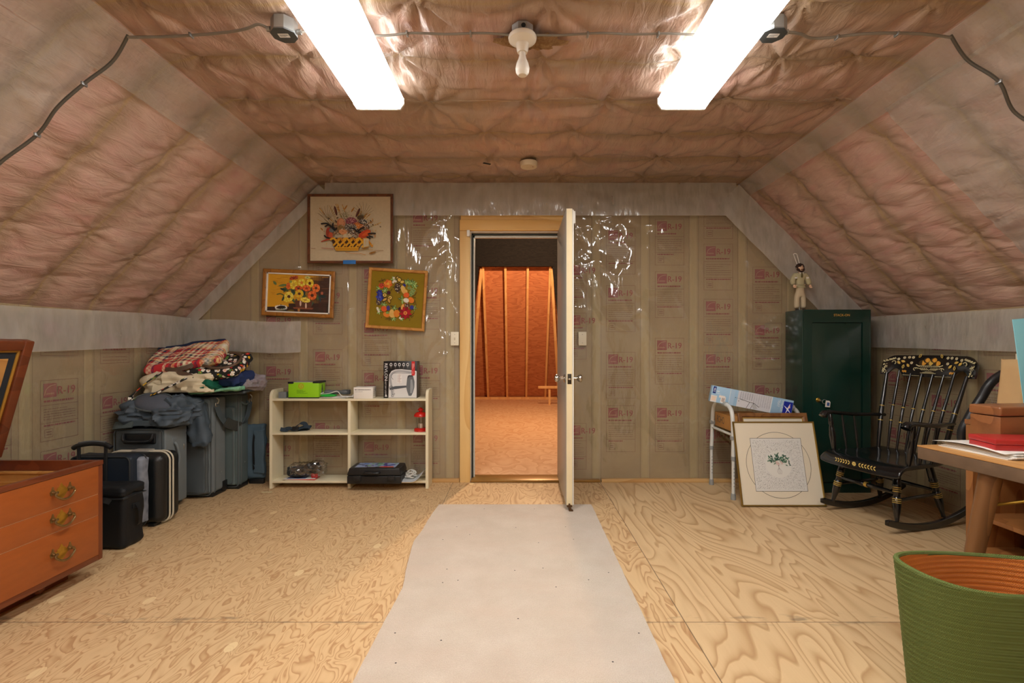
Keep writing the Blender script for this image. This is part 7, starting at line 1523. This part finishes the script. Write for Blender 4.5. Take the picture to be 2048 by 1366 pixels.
# ================================================================== table, shelf unit and what stands on them
M_OAKT = wood('worn_table_top', (206, 158, 98), (176, 124, 68), 4, (1, .25, 1), .5, 6); M_EDGE = pm('worn_table_edge', (106, 84, 64), .6, var=.22, vs=16, bmp=.1, bs=40); M_LEGW = wood('table_leg_oak', (140, 96, 56), (104, 68, 38), 5, (1, 1, .15), .42, 5)
TZ = .70; rzt = math.radians(6.7); tb = thing('work_table', 'worn oak table with splayed legs at the right edge of the view', 'table', (1.764, 2.177, 0), rzt); TW, TLn = .46, .95
b = MB(); b.box(0, TW, -TLn, 0, TZ-.006, TZ, .001); build('table_top', b, M_OAKT, tb)
b = MB(); b.box(.001, TW-.001, -TLn+.001, -.001, TZ-.058, TZ-.006, .003, 2); build('table_edge', b, M_EDGE, tb)
Ti = loc_of(tb).inverted()
def tleg(top, bot):
    b = MB(); seg_lathe(b, top, bot, [(0, .037), (.5, .031), (1, .021)], 18); build('leg', b, M_LEGW, tb)
tleg(Ti @ Vector((1.850, 1.925, TZ-.058)), Ti @ Vector((1.800, 2.01, 0))); tleg(Vector((.38, -.26, TZ-.058)), Vector((.42, -.19, 0))); tleg(Vector((.08, -.75, TZ-.058)), Vector((.05, -.82, 0))); tleg(Vector((.38, -.75, TZ-.058)), Vector((.42, -.82, 0)))
b = MB(); tube(b, [Ti @ P(1988, 1010, 1.94), Ti @ Vector((2.08, 1.70, TZ-.06))], .006, 8); build('brace_rod', b, M_BRASS, tb)
Tt = loc_of(tb)
# paper pad and loose sheets
b = MB()
for i in range(5):
    mm = MB(Tt @ at(.30+.006*i, -.16-.004*(i % 3), TZ+.0005+i*.004, RZ(.02*(i % 3)-.02))); mm.box(-.225, .16, -.15, .13, 0, .0038); b.add(mm.v, mm.f)
pad = solo('paper_stack', b, pm('paper_white', (232, 230, 224), .6, var=.02), 'stack of white papers on the worn table under the red case', 'papers', tuple(Tt @ Vector((.28, -.16, TZ))))
n1 = 14; pts = []
for i in range(n1+1):
    for j in range(9):
        u, v = i/n1, j/8; x = .065+.22*u; y = -.30+.29*v-.02*u; z = TZ+.022+.012*math.sin(PI*v)*(1-u)**2+.006*max(0, .25-v)*4*(1-abs(u-.5)*2); pts.append(Tt @ Vector((x, y, z)))
b = MB(); gridmesh(b, pts, n1+1, 9); o = solo('loose_sheet', b, pm('paper_white', (232, 230, 224), .6, var=.02), 'curled open white sheet on the paper stack at the table corner', 'paper', tuple(Tt @ Vector((.15, -.16, TZ+.021)))); md = o.modifiers.new('solid', 'SOLIDIFY'); md.thickness = .0012
t = thing('red_case', 'flat red leather case on the paper stack on the table', 'case', (2.02, 1.985, TZ+.022), -.14); M_REDL = pm('red_leather', (176, 40, 40), .38, var=.1, vs=20, bmp=.1, bs=200, coat=.2)
b = MB(); b.box(-.135, .165, -.068, .068, 0, .026, .003, 2); build('case_base', b, M_REDL, t); b = MB(); b.box(-.137, .167, -.070, .070, .027, .048, .004, 2); build('case_lid', b, M_REDL, t)
t = thing('wooden_box', 'walnut box with a lipped lid behind the red case', 'box', (2.16, 2.135, TZ), .12); M_WALN = wood('walnut_box', (150, 96, 56), (112, 66, 36), 6, (.3, 1, 1), .38, 6, coat=.15)
b = MB(); b.box(-.155, .155, -.062, .062, 0, .14, .003); build('box_body', b, M_WALN, t); b = MB(); b.box(-.159, .159, -.066, .066, .143, .182, .008, 3); build('box_lid', b, M_WALN, t)
# shelf unit
M_TEAK = wood('teak_veneer', (176, 120, 68), (134, 82, 42), 4, (1, 1, .2), .42, 7, coat=.1); M_TEAKD = wood('dark_teak_back', (128, 76, 40), (92, 50, 26), 4, (1, 1, .2), .45, 6)
ux0, ux1, uy0, uy1, uz = 2.355, 2.70, 1.35, 2.59, .754
t = thing('shelf_unit', 'teak open shelf unit standing behind the worn table', 'shelf', ((ux0+ux1)/2, (uy0+uy1)/2, 0))
b = W(t); b.box(ux0, ux1, uy1-.04, uy1, 0, uz-.026, .001); build('side_panel', b, M_TEAK, t); b = W(t); b.box(ux0, ux1, uy0, uy0+.04, 0, uz-.026, .001); build('side_panel', b, M_TEAK, t)
b = W(t); b.box(ux0-.004, ux1, uy0-.002, uy1+.004, uz-.025, uz, .003); build('top_board', b, M_TEAK, t)
for z in (.075, .25): b = W(t); b.box(ux0+.015, ux1-.012, uy0+.04, uy1-.04, z, z+.022, .001); build('shelf_board', b, M_TEAK, t)
b = W(t); b.box(ux1-.012, ux1-.002, uy0+.04, uy1-.04, .02, uz-.026); build('back_panel', b, M_TEAKD, t)
b = W(t); b.box(ux0+.02, ux0+.04, uy0+.04, uy1-.04, 0, .06, .002); build('toe_board', b, M_TEAKD, t)
b = W(t); b.box(ux0+.02, ux0+.036, uy0+.04, uy1-.04, .60, uz-.026, .002); build('apron', b, M_TEAKD, t)
b = W(t); lathe(b, [(.012, 0), (.013, .004), (.008, .007), (0, .007)], 14, at(ux0+.02, 2.49, .70, RY(-PI/2))); build('cam_fitting', b, M_GALV, t)
# paper bag, its contents, blue sheet
M_KRAFTB = pm('brown_paper_bag', (196, 160, 112), .8, var=.07, vs=12, bmp=.3, bs=12)
t = thing('paper_bag', 'brown paper grocery bag standing on the teak shelf unit', 'bag', (2.52, 2.40, uz)); b = W(t); cxb, cyb = 2.515, 2.405
lv = [(0, .120, .080), (.06, .121, .080), (.14, .115, .076), (.20, .110, .073), (.27, .103, .071), (.318, .100, .072)]; vs = []; nb = 28
for (z, hx_, hy_) in lv:
    for k in range(nb):
        q = 2*PI*k/nb; c_, s_ = math.cos(q), math.sin(q); e = .28; x = hx_*math.copysign(abs(c_)**e, c_); y = hy_*math.copysign(abs(s_)**e, s_); j = .004*mnoise.noise((x*20, y*20, z*14)) if z > 0 else 0; vs.append((cxb+x+j, cyb+y+j, uz+z+(.006*mnoise.noise((x*30, y*30, 5)) if z > .3 else 0)))
fs = [(i*nb+k, i*nb+(k+1) % nb, (i+1)*nb+(k+1) % nb, (i+1)*nb+k) for i in range(len(lv)-1) for k in range(nb)]+[tuple(reversed(range(nb)))]
b.add(vs, fs); o = build('bag_body', b, M_KRAFTB, t, ang=50); md = o.modifiers.new('solid', 'SOLIDIFY'); md.thickness = .0016
b = W(t); b.box(cxb-.03, cxb+.10, cyb-.083, cyb-.080, uz+.07, uz+.15, .001); build('folded_flap', b, M_KRAFTB, t)
b = MB(); b.T = at(2.475, 2.40, uz+.175, RY(-.04)); rbox(b, (0, 0, 0), (.045, .05, .345), .006, 2); rbox(b, (.002, -.026, .09), (.022, .006, .14), .002, 2); o = solo('white_appliance', b, pm('ivory_plastic', (222, 214, 188), .4), 'ivory plastic appliance sticking up out of the paper bag', 'appliance', (2.475, 2.40, uz+.004))
b = W(o); tube(b, spline([(2.50, 2.385, uz+.30), (2.515, 2.38, uz+.37), (2.53, 2.38, uz+.35), (2.535, 2.39, uz+.25)], 6), .003, 6); build('cord', b, pm('white_cable', (222, 222, 216), .4), o)
b = MB(); lathe(b, [(0, 0), (.020, 0), (.020, .30), (.013, .31), (.013, .315)], 16, at(2.441, 2.36, uz+.003)); o = solo('bottle', b, M_WHITE, 'small white bottle with navy cap inside the paper bag', 'bottle', (2.441, 2.36, uz+.003)); b = W(o); lathe(b, [(.0145, .312), (.0145, .338), (.012, .341), (0, .341)], 16, at(2.441, 2.36, uz+.003)); build('cap', b, pm('navy_cap', (30, 42, 84), .4), o)
b = MB(); b.T = at(2.377, 2.300, uz+.001, RX(-.05) @ RY(-.085)); b.box(.0, .22, -.0015, .0015, 0.0, .51, .0005); solo('blue_card', b, pm('light_blue_card', (140, 212, 226), .5, var=.02), 'light blue card sheet standing on the teak shelf unit in front of the paper bag', 'card', (2.48, 2.3, uz))
# vacuum hose
hp = [(2.86, 2.655, 1.20), (2.78, 2.66, 1.08), P(1990, 758, 2.68), P(1962, 797, 2.70), P(1938, 836, 2.71), P(1924, 872, 2.72), (2.50, 2.72, .50), (2.57, 2.71, .24), (2.60, 2.70, .09), (2.66, 2.69, .030), (2.80, 2.69, .026)]
pp = spline(hp, 22); b = MB(); tube(b, pp, [.0215+.0022*(i % 2) for i in range(len(pp))], 14); solo('vacuum_hose', b, pm('black_corrugated_hose', (30, 31, 33), .4, var=.05), 'black corrugated vacuum hose rising behind the teak shelf unit', 'hose', tuple(hp[6]), ang=60)
# woven basket
m, nt, b_ = nm('green_braid'); v = coords(nt); sp = N(nt, 'ShaderNodeSeparateXYZ'); link(nt, v, sp.inputs[0])
an_ = math_n(nt, 'ARCTAN2', sp.outputs[1], sp.outputs[0]); zz = sp.outputs[2]
row = math_n(nt, 'MULTIPLY', zz, 110); zig = math_n(nt, 'PINGPONG', row, .5)
dg_ = math_n(nt, 'ADD', math_n(nt, 'MULTIPLY', an_, 46), math_n(nt, 'MULTIPLY', zig, 2.2)); st_w = math_n(nt, 'PINGPONG', dg_, .5)
f = noise_n(nt, v, 6, 4); c = mixc(nt, math_n(nt, 'MULTIPLY', st_w, 2.0), lin((72, 90, 34)), lin((118, 132, 62))); c = mixc(nt, math_n(nt, 'MULTIPLY', f, .5), c, lin((92, 110, 52)))
link(nt, c, b_.inputs['Base Color']); b_.inputs['Roughness'].default_value = .7; bump(nt, b_, math_n(nt, 'ADD', st_w, zig), .8, .004); M_BRG = m
m, nt, b_ = nm('orange_braid'); v = coords(nt); sp = N(nt, 'ShaderNodeSeparateXYZ'); link(nt, v, sp.inputs[0]); an_ = math_n(nt, 'ARCTAN2', sp.outputs[1], sp.outputs[0]); zig = math_n(nt, 'PINGPONG', math_n(nt, 'MULTIPLY', sp.outputs[2], 110), .5)
st_w = math_n(nt, 'PINGPONG', math_n(nt, 'ADD', math_n(nt, 'MULTIPLY', an_, 40), math_n(nt, 'MULTIPLY', zig, 2.2)), .5); f = noise_n(nt, v, 9, 3)
c = mixc(nt, math_n(nt, 'MULTIPLY', st_w, 2.0), lin((186, 98, 34)), lin((236, 150, 62))); c = mixc(nt, math_n(nt, 'MULTIPLY', f, .4), c, lin((214, 128, 52))); link(nt, c, b_.inputs['Base Color']); b_.inputs['Roughness'].default_value = .6; bump(nt, b_, math_n(nt, 'ADD', st_w, zig), .8, .004); M_BRO = m
t = thing('woven_basket', 'tall green braided basket with orange inside in the front right corner', 'basket', (1.505, 1.56, 0))
def rim_z(q): return .425+.012*math.cos(q*2+.6)-.004*math.cos(q)
def wall(rad_off, zlo, n=96, rows=150, flip=False):
    vs = []
    for j in range(rows+1):
        u = j/rows
        for k in range(n):
            q = 2*PI*k/n; z = zlo+(rim_z(q)-zlo)*u; ph = (z/.0168) % 1
            bulge = .0030*abs(math.sin(PI*ph))**.7
            rx_ = .245+.045*u+.008*math.sin(q*3+1)*u; ry_ = .135+.018*u+.006*math.sin(q*2)*u; rr = rad_off+(bulge if rad_off >= 0 else -bulge)
            dent = .010*math.exp(-((q-4.4)/.35)**2)*math.sin(PI*u)
            vs.append(((rx_+rr-dent)*math.cos(q), (ry_+rr-dent)*math.sin(q), z))
    fs = [(j*n+k, j*n+(k+1) % n, (j+1)*n+(k+1) % n, (j+1)*n+k) for j in range(rows) for k in range(n)]
    return vs, [f[::-1] for f in fs] if flip else fs
b = MB(); vs, fs = wall(.0, .0); b.add(vs, fs); build('outer_braid', b, M_BRG, t, ang=70)
b = MB(); vs, fs = wall(-.011, .012, flip=True); b.add(vs, fs); n = 96; b.add([(v[0], v[1], .012) for v in vs[:n]], [tuple(range(n))]); build('inner_braid', b, M_BRO, t, ang=70)
b = MB(); pts = []
for k in range(120):
    q = 2*PI*k/120; rx_ = .290+.008*math.sin(q*3+1)-.005; ry_ = .153+.006*math.sin(q*2)-.005; pts.append((rx_*math.cos(q), ry_*math.sin(q), rim_z(q)+.001))
tube(b, pts, .0085, 8, closed=True); build('rim', b, M_BRG, t)
